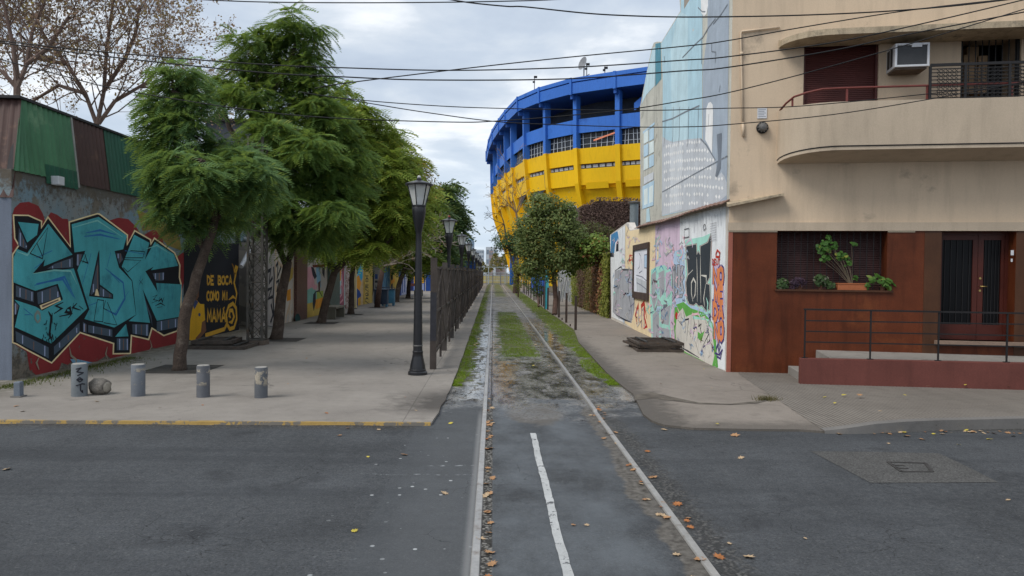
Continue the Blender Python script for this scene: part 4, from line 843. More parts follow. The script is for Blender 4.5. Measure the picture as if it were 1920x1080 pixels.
for a in ([(1153, 508), (1165, 500), (1167, 506), (1190, 506)], [(1160, 506), (1159, 580)], [(1168, 504), (1166, 596)], [(1180, 506), (1178, 540), (1186, 600)], [(1168, 560), (1172, 550), (1181, 552), (1182, 570)], [(1150, 540), (1158, 536), (1156, 560)], [(1176, 512), (1180, 502), (1181, 520), (1176, 530)], [(1155, 590), (1172, 600), (1184, 604)], [(1185, 520), (1190, 560), (1188, 590)]): ga.stroke(a, .07, Q_ln, taper=True)
ga.text('A2', 1179, 477, 1187, 495, .05, Q_red)
for a in ([(1179, 494), (1183, 477), (1187, 494)], [(1180, 488), (1188, 487)], [(1180, 480), (1188, 478), (1185, 486), (1189, 495)]): ga.stroke(a, .05, Q_red)
# red and grey tag under the poster
for a in ([(1195, 612), (1192, 590), (1197, 572), (1199, 606)], [(1204, 618), (1203, 574), (1208, 568), (1210, 616)], [(1213, 598), (1209, 574), (1207, 590), (1213, 612), (1207, 616)]): ga.stroke(a, .16, Q_red, taper=True)
for a in ([(1197, 610), (1198, 580)], [(1203, 614), (1204, 578)], [(1208, 612), (1207, 582)]): ga.stroke(a, .10, Q_grey)
# silver letters on mint, left of the black throw-up
ga.poly([(1221, 506), (1232, 500), (1246, 497), (1258, 506), (1262, 530), (1262, 560), (1256, 600), (1260, 650), (1244, 650), (1222, 638), (1219, 560)], Q_mint)
for pg in ([(1222, 515), (1230, 508), (1233, 560), (1226, 580), (1222, 560)], [(1235, 512), (1246, 506), (1247, 545), (1238, 560)], [(1249, 512), (1258, 508), (1260, 545), (1250, 560), (1248, 535)], [(1224, 590), (1236, 578), (1237, 640), (1224, 632)], [(1239, 580), (1258, 572), (1254, 610), (1240, 606)], [(1240, 614), (1256, 618), (1258, 648), (1241, 646)], [(1234, 560), (1240, 566), (1238, 574), (1230, 574)]): ga.poly(pg, Q_grey if pg[0][0] < 1245 else Q_lil)
for a in ([(1224, 512), (1229, 503), (1233, 515)], [(1236, 506), (1240, 498), (1245, 506)], [(1250, 504), (1257, 502), (1262, 515), (1262, 540)], [(1226, 600), (1232, 590)], [(1240, 590), (1250, 600)]): ga.stroke(a, .05, Q_cob, taper=True)
ga.poly([(1231, 460), (1236, 459), (1236, 490), (1231, 492)], Q_blue); ga.poly([(1232, 463), (1235.3, 462), (1235.3, 486), (1232, 488)], Q_cream)
# grey tag ME with dark outline
ga.poly([(1264, 472), (1284, 465), (1285, 560), (1283, 585), (1268, 570), (1262, 530)], Q_blue)
for pg in ([(1261, 505), (1264, 496), (1267, 497), (1268, 520), (1270, 497), (1274, 496), (1276, 505), (1279, 498), (1283, 500), (1280, 512), (1283, 520), (1280, 528), (1283, 545), (1279, 558), (1272, 558), (1270, 553), (1266, 558), (1262, 552)],):
    ga.poly(inset(pg, -.9), Q_ln); ga.poly(pg, Q_grey)
for a in ([(1266, 500), (1266, 553)], [(1271, 500), (1271, 552)], [(1276, 506), (1277, 530), (1275, 548)]): ga.stroke(a, .05, Q_ln)
# mint frame and black throw-up
ga.poly([(1285, 450), (1318, 444), (1334, 437), (1334, 585), (1330, 600), (1287, 575)], Q_mint); ga.poly([(1264, 570), (1290, 568), (1330, 585), (1336, 610), (1290, 600), (1266, 590)], Q_blue)
big = [(1287, 462), (1306, 458), (1307, 478), (1310, 472), (1314, 479), (1314, 462), (1328, 455), (1333, 440), (1334, 452), (1331, 520), (1325, 532), (1331, 534), (1332, 560), (1330, 580), (1325, 583), (1317, 572), (1311, 574), (1306, 568), (1301, 572), (1293, 570), (1289, 560), (1287, 530), (1291, 514)]
ga.poly(inset(big, -1.6), Q_brd); ga.poly(inset(big, -.9), Q_bone); ga.poly(big, Q_dk)
for a in ([(1300, 566), (1297, 550), (1297, 530), (1301, 522), (1305, 530), (1304, 552), (1301, 560)], [(1308, 566), (1308, 520), (1307, 482)], [(1315, 568), (1314, 520), (1314, 480)], [(1324, 532), (1320, 560), (1322, 575)], [(1290, 516), (1300, 506)], [(1325, 533), (1325, 518), (1315, 516)]): ga.stroke(a, .06, Q_bone, taper=True)
# white letters with green halo at the bottom
gr = [(1266, 572), (1282, 566), (1296, 578), (1320, 586), (1336, 604), (1343, 640), (1346, 688), (1330, 684), (1300, 668), (1268, 656), (1264, 610)]
ga.poly(gr, Q_gn); wl = [(1270, 590), (1281, 577), (1287, 594), (1300, 588), (1308, 598), (1322, 592), (1330, 612), (1337, 630), (1341, 664), (1336, 686), (1310, 672), (1290, 662), (1269, 650), (1267, 620)]
ga.poly(wl, Q_bone); ga.poly([(1300, 592), (1334, 600), (1338, 622), (1326, 600), (1300, 598)], Q_mint)
for a in ([(1281, 577), (1285, 600), (1292, 598), (1288, 640)], [(1300, 590), (1304, 612), (1298, 640)], [(1310, 600), (1316, 625), (1312, 636), (1320, 640)], [(1322, 594), (1330, 626), (1318, 650)], [(1292, 620), (1296, 632)], [(1276, 650), (1290, 658), (1312, 671)], [(1334, 632), (1340, 664)], [(1304, 640), (1312, 665)], [(1272, 600), (1279, 610)], [(1310, 625), (1306, 650)]): ga.stroke(a, .045, Q_ln, taper=True)
ga.poly([(1309, 622), (1315, 626), (1322, 620), (1316, 640), (1309, 634)], Q_gn); ga.blob(1269, 592, 2.5, 7, Q_red); ga.stroke([(1342, 606), (1341, 650), (1345, 690)], .18, Q_gn)
# dense faded scribble over the whole lower wall
faded = [Q_grey, Q_lil, Q_mint, Q_blue, Q_pink, pm('faded pink spray', (206, 170, 178)), pm('faded blue grey', (150, 166, 186)), pm('dusty grey line', (112, 114, 124)), Q_bone]
rs_ = random.Random(77)
def wall_band(x): return 470-(x-1146)*.06, 600+(x-1150)*.42
ga.cycle(True)
for _ in range(230):
    x = rs_.uniform(1149, 1335); y0, y1 = wall_band(x); y = rs_.uniform(y0-25, y1-6)
    if 1188 < x < 1222 and 452 < y < 568: continue
    if 1286 < x < 1334 and y < 582: continue
    s = rs_.uniform(3, 9)*(1+(x-1146)/260); n = rs_.randint(3, 5); pts = [(x, y)]
    for k in range(n): pts.append((min(1336, max(1148, pts[-1][0]+rs_.uniform(-.55, .55)*s)), pts[-1][1]+rs_.uniform(-1, 1)*s))
    if any(q[1] > wall_band(q[0])[1]-4 for q in pts): continue
    ga.stroke(pts, rs_.uniform(.025, .085), rs_.choice(faded), taper=True)
for _ in range(60):
    x = rs_.uniform(1150, 1336); y0, y1 = wall_band(x); y = rs_.uniform(y1-120, y1-10)
    if 1188 < x < 1222 and y < 568 or 1286 < x < 1334 and y < 582: continue
    ga.stroke([(x, y), (x+rs_.uniform(-2, 3), y+rs_.uniform(4, 14)), (x+rs_.uniform(0, 6), y+rs_.uniform(0, 8)), (x+rs_.uniform(2, 7), y+rs_.uniform(8, 14))], .03, rs_.choice([P_line, Q_ln, Q_pu, Q_cob, Q_brd]), taper=True)
ga.cycle(False)
# NO ME DA NO, orange on purple, stacked
rows = [('NO', 1339, 503, 1357, 533), ('ME', 1341, 540, 1357, 567), ('DA', 1339, 570, 1357, 600), ('NO', 1341, 604, 1357, 636)]
ga.poly([(1338, 500), (1345, 495), (1358, 499), (1359, 568), (1358, 640), (1346, 642), (1341, 634), (1342, 604), (1336, 590), (1340, 560)], Q_lil)
for t_, x0, y0, x1, y1 in rows: ga.text(t_, x0, y0, x1, y1, .20, Q_pu)
for t_, x0, y0, x1, y1 in rows: ga.text(t_, x0, y0, x1, y1, .12, Q_or)
for a in ([(1343, 478), (1346, 469), (1351, 474), (1350, 482), (1343, 481)],): ga.stroke(a, .05, Q_red)
ga.text('DEUT', 1337, 486, 1351, 497, .035, Q_red)
for a in ([(1344, 655), (1347, 645), (1349, 660), (1352, 648)], [(1342, 662), (1350, 665), (1356, 655)], [(1345, 668), (1352, 672), (1354, 660)]): ga.stroke(a, .04, Q_pu)
for i in range(14): x = 1280+i*5.6; ga.stroke([(x, 412+random.uniform(-6, 6)-i*1.2), (x+.5, 428+random.uniform(-8, 14)-i)], .02, Q_grey)
for a in ([(1284, 430), (1293, 428), (1293, 444), (1284, 446), (1284, 430)], [(1320, 424), (1323, 420), (1325, 428), (1321, 432), (1320, 424)]): ga.stroke(a, .02, Q_ln)
for i in range(8): y = 420+i*4.5; ga.stroke([(1333, y), (1345, y-3)], .012, Q_grey)
ga.build('graffiti', house)
mb = MB(); a = Gk(-.012, 0); hb(mb, -.012, .08, .033, .036, .0, zR-.03); mb.build('pink_corner_strip', pm('pink corner paint', (150, 92, 78)), house, world=True)
# ---- framed poster on the side wall
po = thing('poster_frame', tuple(Gp(1205, 565)), 'brown framed pale interior drawing hung on the cream painted side wall', 'poster', rz=math.atan2(gd.y, gd.x))
M_wood = mat('old brown wood', (0.075, 0.05, 0.042), .75, .3, 4, streak=.3); M_post = pm('poster paper', (200, 202, 216), streak=.1)
fq = [(1190, 459.5), (1219, 454.5), (1219, 566), (1190.5, 557)]; pts = [Gp(*q) for q in fq]
s0 = (pts[1]-HC).dot(gd); s1 = (pts[0]-HC).dot(gd); zt0, zb0 = pts[1].z, pts[2].z; zt1, zb1 = pts[0].z, pts[3].z; zt, zb = (zt0+zt1)/2, (zb0+zb1)/2
mb = MB(); w = .15
def gb(mb, a, b, z0, z1, o0, o1): 
    vs = [Gk(s, z, o) for s in (a, b) for o in (o0, o1) for z in (z0, z1)]; mb.add(vs, [(0, 1, 3, 2), (4, 6, 7, 5), (0, 4, 5, 1), (2, 3, 7, 6), (0, 2, 6, 4), (1, 5, 7, 3)])
gb(mb, s0, s0+w, zb, zt, .012, .075); gb(mb, s1-w, s1, zb, zt, .012, .075); gb(mb, s0+w, s1-w, zt-.2, zt, .012, .075); gb(mb, s0+w, s1-w, zb, zb+.24, .012, .075); mb.build('frame', M_wood, po, world=True, bevel=.008)
mb = MB(); gb(mb, s0+w, s1-w, zb+.24, zt-.2, .012, .03); mb.build('paper', M_post, po, world=True)
dr = Paint(HC+GN*.03, GN, .001); P_dl = mat('drawing line', (.22, .23, .30))
dr.poly([(1193, 520), (1216, 530), (1216, 552), (1194, 546)], P_grey); dr.poly([(1208, 478), (1215, 477), (1215, 503), (1208, 502)], Q_blue)
for a in ([(1193, 516), (1204, 519), (1216, 530)], [(1208, 478), (1215, 477), (1215, 503), (1208, 502), (1208, 478)], [(1198, 474), (1201, 480), (1199, 500), (1196, 505)], [(1203, 486), (1204, 508), (1198, 512)], [(1194, 530), (1204, 536), (1216, 546)], [(1204, 519), (1203, 534)]): dr.stroke(a, .035, P_dl)
dr.build('drawing', po)
# ---- vent pipe behind the lower wall
vp = Gp(1188.5, 428, -.30); r = .17; vt = thing('vent_pipe', (vp.x, vp.y, vp.z-.3), 'fat grey metal vent pipe with a cap standing above the low painted wall', 'vent pipe')
mb = MB(); zt_ = Gp(1188.5, 380, -.25).z; mb.lathe([(r, 0), (r, zt_-vp.z+.3)], 16, (vp.x, vp.y, vp.z-.3)); mb.build('pipe', mat('dull zinc', (0.20, 0.235, 0.255), .45, .15, 3, metal=.3), vt, world=True, smooth=True, auto=40)
mb = MB(); mb.lathe([(r+.05, zt_-.02), (r+.07, zt_+.05), (r*.5, zt_+.09)], 16, (vp.x, vp.y, 0)); mb.build('cap', M_grey, vt, world=True, smooth=True, auto=40)
# ---- stacks of steel grating
M_grate = mat('rusty dark steel', (0.08, 0.064, 0.054), .65, .4, 6, grain=.2, stain=((0.11, 0.06, 0.035), .2, 5))
def grate(cx_, cy_, z, w, l, rz_, h, label, group, nb=4):
    h *= .72
    root = thing('steel_grate', (cx_, cy_, z), label, 'steel grate', group, rz_); mb = MB(); t = .06
    for s in (-1, 1): mb.box((s*(w/2-t/2), 0, h/2), (t, l, h)); mb.box((0, s*(l/2-t/2), h/2), (w-2*t, t, h))
    mb.build('frame', M_grate, root); mb = MB()
    for i in range(nb): y = -l/2+t+(l-2*t)*(i+1)/(nb+1); mb.box((0, y, h*.55), (w-2*t-.002, .05, h*.6))
    mb.build('bars', M_grate, root)
    for s in (-1, 1): mb = MB(); mb.box((s*w*.3, 0, h+.014), (.07, l*.9, .026)); mb.build('spacer', M_iron, root)
g0 = G(1238, 660, RZ)
for k, (dx, dy, rz_, lb) in enumerate(((.05, 0, -.05, 'lowest and widest grate of the stack lying beside the painted side wall'), (.0, .12, .10, 'middle grate of the stack lying beside the painted side wall'), (.02, -.04, .0, 'top grate of the stack lying beside the painted side wall'))):
    grate(g0.x+dx, g0.y+.75+dy, RZ+.005+k*.092, 1.25, 1.6, rz_, .085, lb, 'grates stacked by the painted side wall', 3)
# ================================================================== LEFT SIDE
LX = G(27, 712, LZ).x; LN = Vector((1, 0, 0))
def Lp(px, py, off=0.0): return PX(px, py, LX+off)
Y0 = Lp(22, 560).y; YE = Lp(441, 560).y
M_lwall = NT('old blue grey wall'); t = M_lwall
_X, _Y, _Z = t.xyz(); n1_ = t.noise(1.3, 6, .65); n2_ = t.noise(9, 6, .7); n3_ = t.noise(60, 3)
c_ = t.mix(t.mr(n1_, .35, .65), c255(118, 145, 158), c255(140, 142, 140)); c_ = t.mix(t.mr(n2_, .56, .66, 0, .85), c_, c255(66, 62, 58)); c_ = t.mix(t.mr(t.noise(2.5, 5, .6, off=(4, 4, 4)), .55, .62, 0, .8), c_, c255(120, 108, 92))
c_ = t.mix(t.mr(t.ma('ADD', _Z, t.mr(n2_, .2, .8, -.5, .5)), .35, .75, .9, 0), c_, t.mix(t.mr(n2_, .4, .6), c255(84, 76, 66), c255(130, 118, 104)))
c_ = t.mix(t.mr(t.ma('ADD', _Z, t.mr(n2_, .2, .8, -.4, .4)), 3.35, 3.65, 0, .85), c_, c255(96, 88, 78))
t.bump(t.ma('ADD', n3_, t.ma('MULTIPLY', n2_, 2)), .4, .02); M_lwall = t.done(c_, .95, .2)
M_front = mat('bluish grey front render', c255(112, 120, 134), .9, .12, 1.2, streak=.3, grain=.1, bscale=25, bump=.3, stain=((.2, .19, .17), .1, 2))
def corr(name, c, **k): return mat(name, c, .55, .22, 2.0, streak=.35, grain=.06, spec=.4, **k)
M_green = corr('faded green corrugated iron', c255(70, 118, 84), stain=(c255(112, 146, 112), .12, 1.5)); M_green2 = corr('dark green corrugated iron', c255(30, 82, 62)); M_brn = corr('rust brown corrugated iron', c255(70, 44, 38), stain=((.14, .07, .045), .2, 3))
ws = thing('painted_workshop', (LX, Y0, 0), 'workshop with a big turquoise graffiti wall under green and brown corrugated iron cladding', 'building')
zc0 = Lp(24, 319).z; zct = zc0+1.36
mb = MB(); mb.bb((LX-.3, Y0+.001, -.05), (LX, YE, zc0+.02)); mb.build('side_wall', M_lwall, ws, world=True)
mb = MB(); zf = Lp(12, 370).z; mb.bb((LX-14, Y0-.0, -.05), (LX-.001, Y0+.3, zf)); mb.mi(1); mb.bb((LX-14, Y0+.05, zf), (LX-.06, Y0+.3, zc0+.02)); mb.build('front_wall', [M_front, M_lwall], ws, world=True)
# corrugated cladding: leaning panels along the side wall
LEAN = .16; FLEAN = .46; YR = Lp(350, 380).y+.9
def zline(y): return zc0+.02
def cladding(y0, y1, m, x0=LX+.035, name='cladding', zb=zc0+.0, zt=zct, rough=.0):
    n = max(6, int((y1-y0)/.028)); mb = MB()
    for i in range(n+1):
        y = y0+(y1-y0)*i/n; w = .018*math.sin(y/.115*2*math.pi*.75)
        for k in range(2):
            z = zb+random.uniform(-.006, .006) if k == 0 else zt; kz = min(1, max(0, (z-zc0)/(zct-zc0))); mb.v.append((x0+w-LEAN*kz, max(y, Y0+.02+FLEAN*kz), z))
    for i in range(n): a = 2*i; mb.f.append((a, a+2, a+3, a+1)); mb.m.append(0)
    return mb.build(name, m, ws, world=True, smooth=True)
yb = [Y0+.02, Lp(150, 330).y, Lp(205, 340).y, YR]
cladding(yb[0], yb[1]-.16, M_green); cladding(yb[1]-.12, yb[2], M_brn); cladding(yb[2]+.01, YR, M_green2); cladding(yb[0]+.95, yb[1]-.14, M_green2, LX+.045, zb=zc0-.12, zt=zc0+.25)
mb = MB(); mb.bar((LX+.06, yb[1]-.14, zc0-.08), (LX+.06-LEAN, yb[1]-.14, zct), .05, .02, (1, 0, 0)); mb.build('cladding_strip', mat('bare zinc strip', (.3, .3, .28), .6, .3, 5), ws, world=True)
# front corrugated face, leaning back, and the roof sheet with dark edge
mb = MB(); n = 320
for i in range(n+1):
    x = LX+.05-14*i/n; w = .018*math.sin(x/.09*2*math.pi*.6)
    mb.v.append((x, Y0-.02+w, zf+.01)); mb.v.append((x-LEAN*max(0, 1-i/60), Y0+FLEAN+w, zct))
for i in range(n): a = 2*i; mb.f.append((a, a+1, a+3, a+2)); mb.m.append(0)
mb.build('front_cladding', M_brn, ws, world=True, smooth=True)
mb = MB(); mb.prism([(LX-LEAN+.08, Y0+FLEAN-.1, zct), (LX-LEAN+.08, YR+.2, zct), (LX-14, YR+.2, zct+.15), (LX-14, Y0+FLEAN-.1, zct+.15)], (0, 0, .05)); mb.prism([(LX-.01, Y0+.06, zc0-.1), (LX-.01, YR, zc0-.1), (LX-.01-LEAN, YR, zct), (LX-.01-LEAN, Y0+.06+FLEAN, zct)], (-.12, 0, 0)); mb.prism([(LX-.02, Y0+.08, zc0-.2), (LX-14, Y0+.08, zc0-.2), (LX-14, Y0+.08+FLEAN, zct), (LX-.02-LEAN, Y0+.08+FLEAN, zct)], (0, .1, 0)); mb.build('roof', mat('dark roof edge', (.035, .033, .035), .7, .3, 3), ws, world=True)
mb = MB(); q = Lp(108, 339, .09); mb.box(tuple(q), (.16, .2, .17)); mb.bar((q.x-.05, q.y, q.z), (LX, q.y, q.z), .04, .04); mb.build('wall_lamp_box', M_white, ws, world=True, bevel=.012)
# ---- graffiti
def z3(p): return (p[0]/3, 360+p[1]/3)
def pp(n_, c, th=.70): return mat(n_, mul(c255(*c), 1.2), .75, .14, 1.6, grain=.14, gscale=70, bump=.3, bscale=40, streak=.15, chip=(c255(96, 88, 80), th, 4.5))
A_red = pp('graffiti oxblood', (128, 44, 46), .64); A_cream = pp('graffiti cream', (226, 204, 160)); A_black = pp('graffiti black', (22, 24, 30), .74); A_teal = mat('graffiti turquoise', mul(c255(72, 156, 164), 1.25), .75, .22, 1.1, grain=.14, gscale=70, bump=.3, bscale=40, streak=.3, stain=(c255(52, 120, 136), .25, 1.5), chip=(c255(86, 110, 112), .74, 4.5)); A_blk3 = pp('graffiti slate shade', (70, 84, 98)); A_hl = pp('graffiti pale glint', (150, 160, 190)); A_brn = pp('graffiti brown glint', (112, 92, 86)); A_blue = pp('graffiti blue stroke', (44, 104, 160)); A_lteal = pp('graffiti light turquoise', (122, 184, 180)); A_ol = pp('graffiti olive', (132, 116, 60), .6)
ga = Paint((LX, 0, 0), LN)
def Z(pts): return [z3(p) for p in pts]
ga.poly(Z([(68, 128), (80, 90), (112, 60), (160, 55), (215, 78), (240, 122), (252, 160), (285, 114), (320, 128), (350, 150), (380, 152), (400, 230), (640, 152), (665, 145), (720, 152), (760, 190), (800, 250), (850, 215), (905, 212), (920, 290), (1000, 360), (1040, 330), (1052, 440), (1010, 600), (1000, 780), (990, 882), (900, 890), (850, 872), (830, 912), (740, 932), (700, 952), (650, 966), (600, 918), (545, 952), (480, 958), (420, 938), (380, 972), (345, 960), (330, 1002), (265, 1044), (215, 1040), (165, 1000), (150, 900), (70, 850), (68, 500)]), A_red)
ga.poly(Z([(770, 100), (850, 130), (900, 150), (1010, 250), (1020, 330), (940, 300), (870, 210), (800, 220)]), A_ol)
cream = Z([(70, 126), (160, 128), (237, 162), (234, 194), (268, 134), (392, 300), (384, 166), (545, 118), (560, 120), (720, 240), (716, 290), (755, 212), (850, 266), (850, 285), (866, 254), (985, 340), (1015, 410), (1012, 480), (1022, 520), (1020, 690), (1000, 784), (920, 812), (856, 772), (838, 834), (742, 812), (736, 912), (632, 914), (634, 855), (450, 795), (290, 966), (155, 895), (90, 858), (66, 850), (66, 350), (100, 300), (78, 262)])
ga.poly(cream, A_cream); ga.poly(inset(cream, 2.6), A_black)
def shade(pts, k=3):
    ga.poly(Z(pts), A_blk3); x0 = min(p[0] for p in pts); x1 = max(p[0] for p in pts); y0 = min(p[1] for p in pts); y1 = max(p[1] for p in pts)
    poly = Z(pts)
    for i in range(k):
        x = x0+(x1-x0)*(i+.6)/k; m_ = (A_hl, A_brn)[i % 2]
        ys = [z for z in np.linspace(y0+2, y1-2, 14) if inpoly(*z3((x, z)), poly) and inpoly(*z3((x+5, z)), poly)]
        if len(ys) > 1: ga.poly(Z([(x, ys[0]), (x+6, ys[0]), (x+6, ys[-1]), (x, ys[-1])]), m_)
for q in ([(105, 200), (150, 300), (150, 322), (100, 300)], [(88, 525), (188, 562), (188, 620), (88, 588)], [(207, 566), (316, 527), (338, 594), (212, 632)], [(85, 782), (272, 874), (272, 936), (90, 842)], [(302, 870), (446, 734), (446, 790), (302, 918)], [(305, 405), (408, 368), (408, 424), (262, 432)], [(430, 350), (462, 350), (440, 420), (426, 410)], [(465, 730), (485, 745), (485, 792), (465, 786)], [(494, 748), (630, 774), (630, 815), (494, 790)], [(655, 824), (720, 824), (720, 890), (655, 890)], [(742, 744), (834, 744), (834, 810), (744, 796)], [(880, 730), (998, 708), (998, 760), (880, 785)], [(856, 458), (922, 452), (918, 498), (872, 498)], [(652, 345), (678, 345), (690, 380), (668, 405)], [(792, 530), (806, 580), (850, 700), (856, 760), (842, 700), (800, 600)], [(78, 615), (104, 640), (86, 690), (76, 690)]): shade(q)
T = A_teal
ga.poly(Z([(98, 168), (215, 180), (205, 242), (150, 284)]), T)
ga.poly(Z([(92, 320), (150, 344), (268, 178), (405, 352), (242, 418), (250, 378), (182, 458), (412, 430), (488, 655), (285, 852), (80, 760), (108, 640), (78, 606), (200, 646), (235, 668), (352, 604), (322, 516), (195, 556), (72, 508), (72, 372)]), T)
ga.poly(Z([(220, 638), (335, 592), (340, 610), (230, 662)]), A_cream); ga.poly(Z([(232, 640), (325, 603), (328, 610), (236, 650)]), A_brn)
ga.poly(Z([(400, 182), (552, 140), (712, 246), (690, 322), (642, 332), (666, 424), (738, 500), (762, 690), (640, 762), (472, 714), (500, 660), (432, 440), (478, 330), (416, 340)]), T)
ga.poly(Z([(556, 325), (560, 520), (634, 575), (634, 602), (497, 586), (548, 345)]), A_black); shade([(550, 380), (552, 545), (510, 580), (506, 570)], 2); shade([(560, 532), (626, 578), (626, 594), (555, 586)], 2); ga.poly(Z([(538, 545), (546, 548), (556, 585), (530, 582)]), A_cream)
ga.poly(Z([(752, 240), (838, 286), (812, 382), (868, 280), (976, 350), (1000, 415), (846, 440), (862, 420), (815, 446), (884, 562), (876, 512), (1020, 520), (1005, 702), (880, 724), (800, 545), (842, 736), (722, 726), (764, 690), (742, 498), (682, 420)]), T)
ga.poly(Z([(706, 742), (720, 812), (645, 814)]), T)
for a in ([(480, 230), (560, 215), (650, 240)], [(470, 250), (560, 240), (670, 265)], [(190, 525), (360, 478), (420, 600)], [(200, 515), (350, 490), (410, 590)], [(590, 430), (690, 510), (700, 600), (650, 690), (580, 655)], [(605, 440), (670, 510)], [(640, 690), (720, 560)], [(130, 655), (180, 695)], [(135, 690), (165, 690)], [(510, 345), (460, 520)], [(620, 340), (600, 420)], [(790, 470), (775, 560)], [(700, 330), (810, 350)], [(200, 370), (290, 330)], [(190, 430), (230, 400)], [(495, 640), (545, 620)]): ga.stroke(Z(a), .05, A_blue, taper=True)
for a in ([(180, 460), (300, 440), (395, 445), (430, 520)], [(405, 200), (545, 160), (690, 255)], [(90, 335), (150, 355), (240, 250)], [(820, 320), (880, 300), (960, 350)]): ga.stroke(Z(a), .035, A_lteal, taper=True)
for a in ([(165, 345), (235, 375), (265, 200), (165, 345)], [(205, 290), (235, 360)], [(545, 605), (525, 725), (575, 730), (580, 610), (545, 605)], [(590, 610), (580, 655), (600, 665)], [(580, 735), (655, 748), (600, 620)], [(725, 290), (700, 370), (800, 370), (810, 335), (730, 330)], [(690, 380), (790, 385), (715, 450), (690, 425)]): ga.stroke(Z(a), .02, A_black)
# black tags
for a in ([(352, 620), (310, 640), (345, 655), (300, 685)], [(375, 655), (365, 675), (395, 680), (390, 650), (375, 655)], [(410, 625), (400, 680)], [(430, 625), (405, 650), (450, 665)], [(465, 660), (440, 640)], [(330, 700), (400, 685), (380, 710)], [(268, 672), (285, 700), (275, 800), (290, 840)], [(290, 680), (290, 740)]): ga.stroke(Z(a), .06, A_black, taper=True)
for a in ([(855, 590), (880, 580), (860, 605), (885, 610), (850, 625)], [(895, 590), (890, 615), (905, 600), (910, 620), (920, 590)], [(870, 640), (900, 625), (925, 640)], [(880, 650), (910, 645)], [(780, 495), (800, 520)], [(800, 490), (780, 520)], [(470, 340), (490, 400), (450, 385)], [(480, 350), (460, 400)]): ga.stroke(Z(a), .04, A_black, taper=True)
ga.blob(208/3, 360+700/3, 6, 12, pp('weathered patch', (120, 136, 130))); ga.blob(208/3, 360+705/3, 3, 6, A_teal)
for _ in range(26):
    x = random.uniform(230, 330); y = random.uniform(720, 850); ga.stroke(Z([(x, y), (x+random.uniform(-10, 10), y+random.uniform(8, 30))]), .02, A_black)
# low paint band: blue streak and cracks
ga.poly(Z([(390, 940), (430, 940), (560, 970), (600, 990), (480, 1005), (420, 985)]), pp('washed blue', (110, 150, 176), .58))
M_crk = mat('bare mortar crack', c255(150, 136, 120), .95, .2, 5)
for a in ([(385, 870), (395, 920), (425, 945), (420, 990)], [(600, 870), (590, 910), (610, 960)], [(690, 930), (680, 970)], [(215, 1000), (200, 960), (215, 930)], [(840, 830), (850, 870), (830, 900)]): ga.stroke(Z(a), .05, M_crk, taper=True)
ga.build('graffiti', ws)
# ---- the black mural with gold lettering
mz = Lp(347, 470).y; ga = Paint((LX, 0, 0), LN, base=.012)
B_blk = pp('mural night black', (26, 28, 36), .76); B_gold = pp('mural gold', (196, 150, 52), .76); B_dg = pp('mural dark gold', (150, 108, 40), .76); B_yel = pp('mural shirt yellow', (206, 158, 36), .76); B_skin = pp('mural brown skin', (112, 78, 58), .76); B_hair = pp('mural dark hair', (38, 28, 26)); B_col = pp('mural collar blue', (52, 70, 110))
ga.poly([(344, 462), (384, 460), (447, 455), (447, 632), (344, 662)], B_blk)
ga.poly([(350, 575), (356, 568), (366, 560), (375, 570), (382, 570), (384, 600), (378, 604), (376, 632), (362, 640), (352, 636)], B_yel)
ga.poly([(358, 566), (364, 580), (371, 566), (367, 562)], B_col); ga.poly([(357, 545), (360, 538), (368, 536), (372, 542), (372, 556), (368, 563), (363, 564), (358, 557)], B_skin); ga.poly([(356, 547), (358, 536), (366, 530), (373, 536), (374, 546), (371, 541), (362, 540)], B_hair)
for a in ([(361, 548), (364, 548)], [(367, 547), (370, 547)], [(362, 557), (368, 556)]): ga.stroke(a, .04, B_hair)
ga.poly([(378, 604), (384, 600), (386, 620), (374, 634), (366, 638), (366, 634), (376, 622)], B_skin); ga.blob(373, 590, 2, 3.4, B_col)
ga.text('DE BOCA', 388, 518, 434, 533, .075, B_gold); ga.text('COMO MI', 387, 547, 427, 563, .075, B_gold); ga.text('MAMA', 388, 581, 422, 604, .085, B_gold); ga.stroke([(417, 580), (420, 576)], .06, B_gold)
sw = [(385, 628), (420, 616), (424, 605), (428, 590), (434, 600), (441, 610), (444, 590), (441, 575), (433, 568), (425, 576), (424, 595), (429, 606)]
ga.stroke([(384, 629), (420, 617), (425, 606), (423, 590), (428, 574), (436, 569), (442, 578), (443, 598), (438, 614), (430, 617), (425, 608)], .13, B_gold); ga.stroke([(428, 604), (434, 604), (438, 594), (435, 582), (430, 582), (429, 592), (432, 596)], .12, B_gold, taper=True)
ga.stroke([(440, 572), (443, 550), (438, 530), (442, 510), (444, 502), (441, 500), (439, 508), (442, 514)], .11, B_gold, taper=True); ga.stroke([(428, 562), (436, 556), (441, 560)], .10, B_gold, taper=True); ga.stroke([(434, 494), (437, 500), (439, 520)], .08, B_dg, taper=True)
for _ in range(26): x, y = random.uniform(386, 430), random.uniform(505, 612); ga.blob(x, y, .5, .6, B_dg, 6)
mw = thing('mural_wall', (LX, mz, 0), 'black wall with gold lettering DE BOCA COMO MI MAMA and a figure in a yellow shirt', 'mural wall')
mb = MB(); zt_ = Lp(400, 455).z; mb.bb((LX-.28, YE+.001, zt_), (LX+.002, YE+.35, zt_+.9)); mb.bb((LX-.001, mz, -.04), (LX+.010, YE, zt_+.01)); mb.build('wall', B_blk, mw, world=True); ga.build('painting', mw)
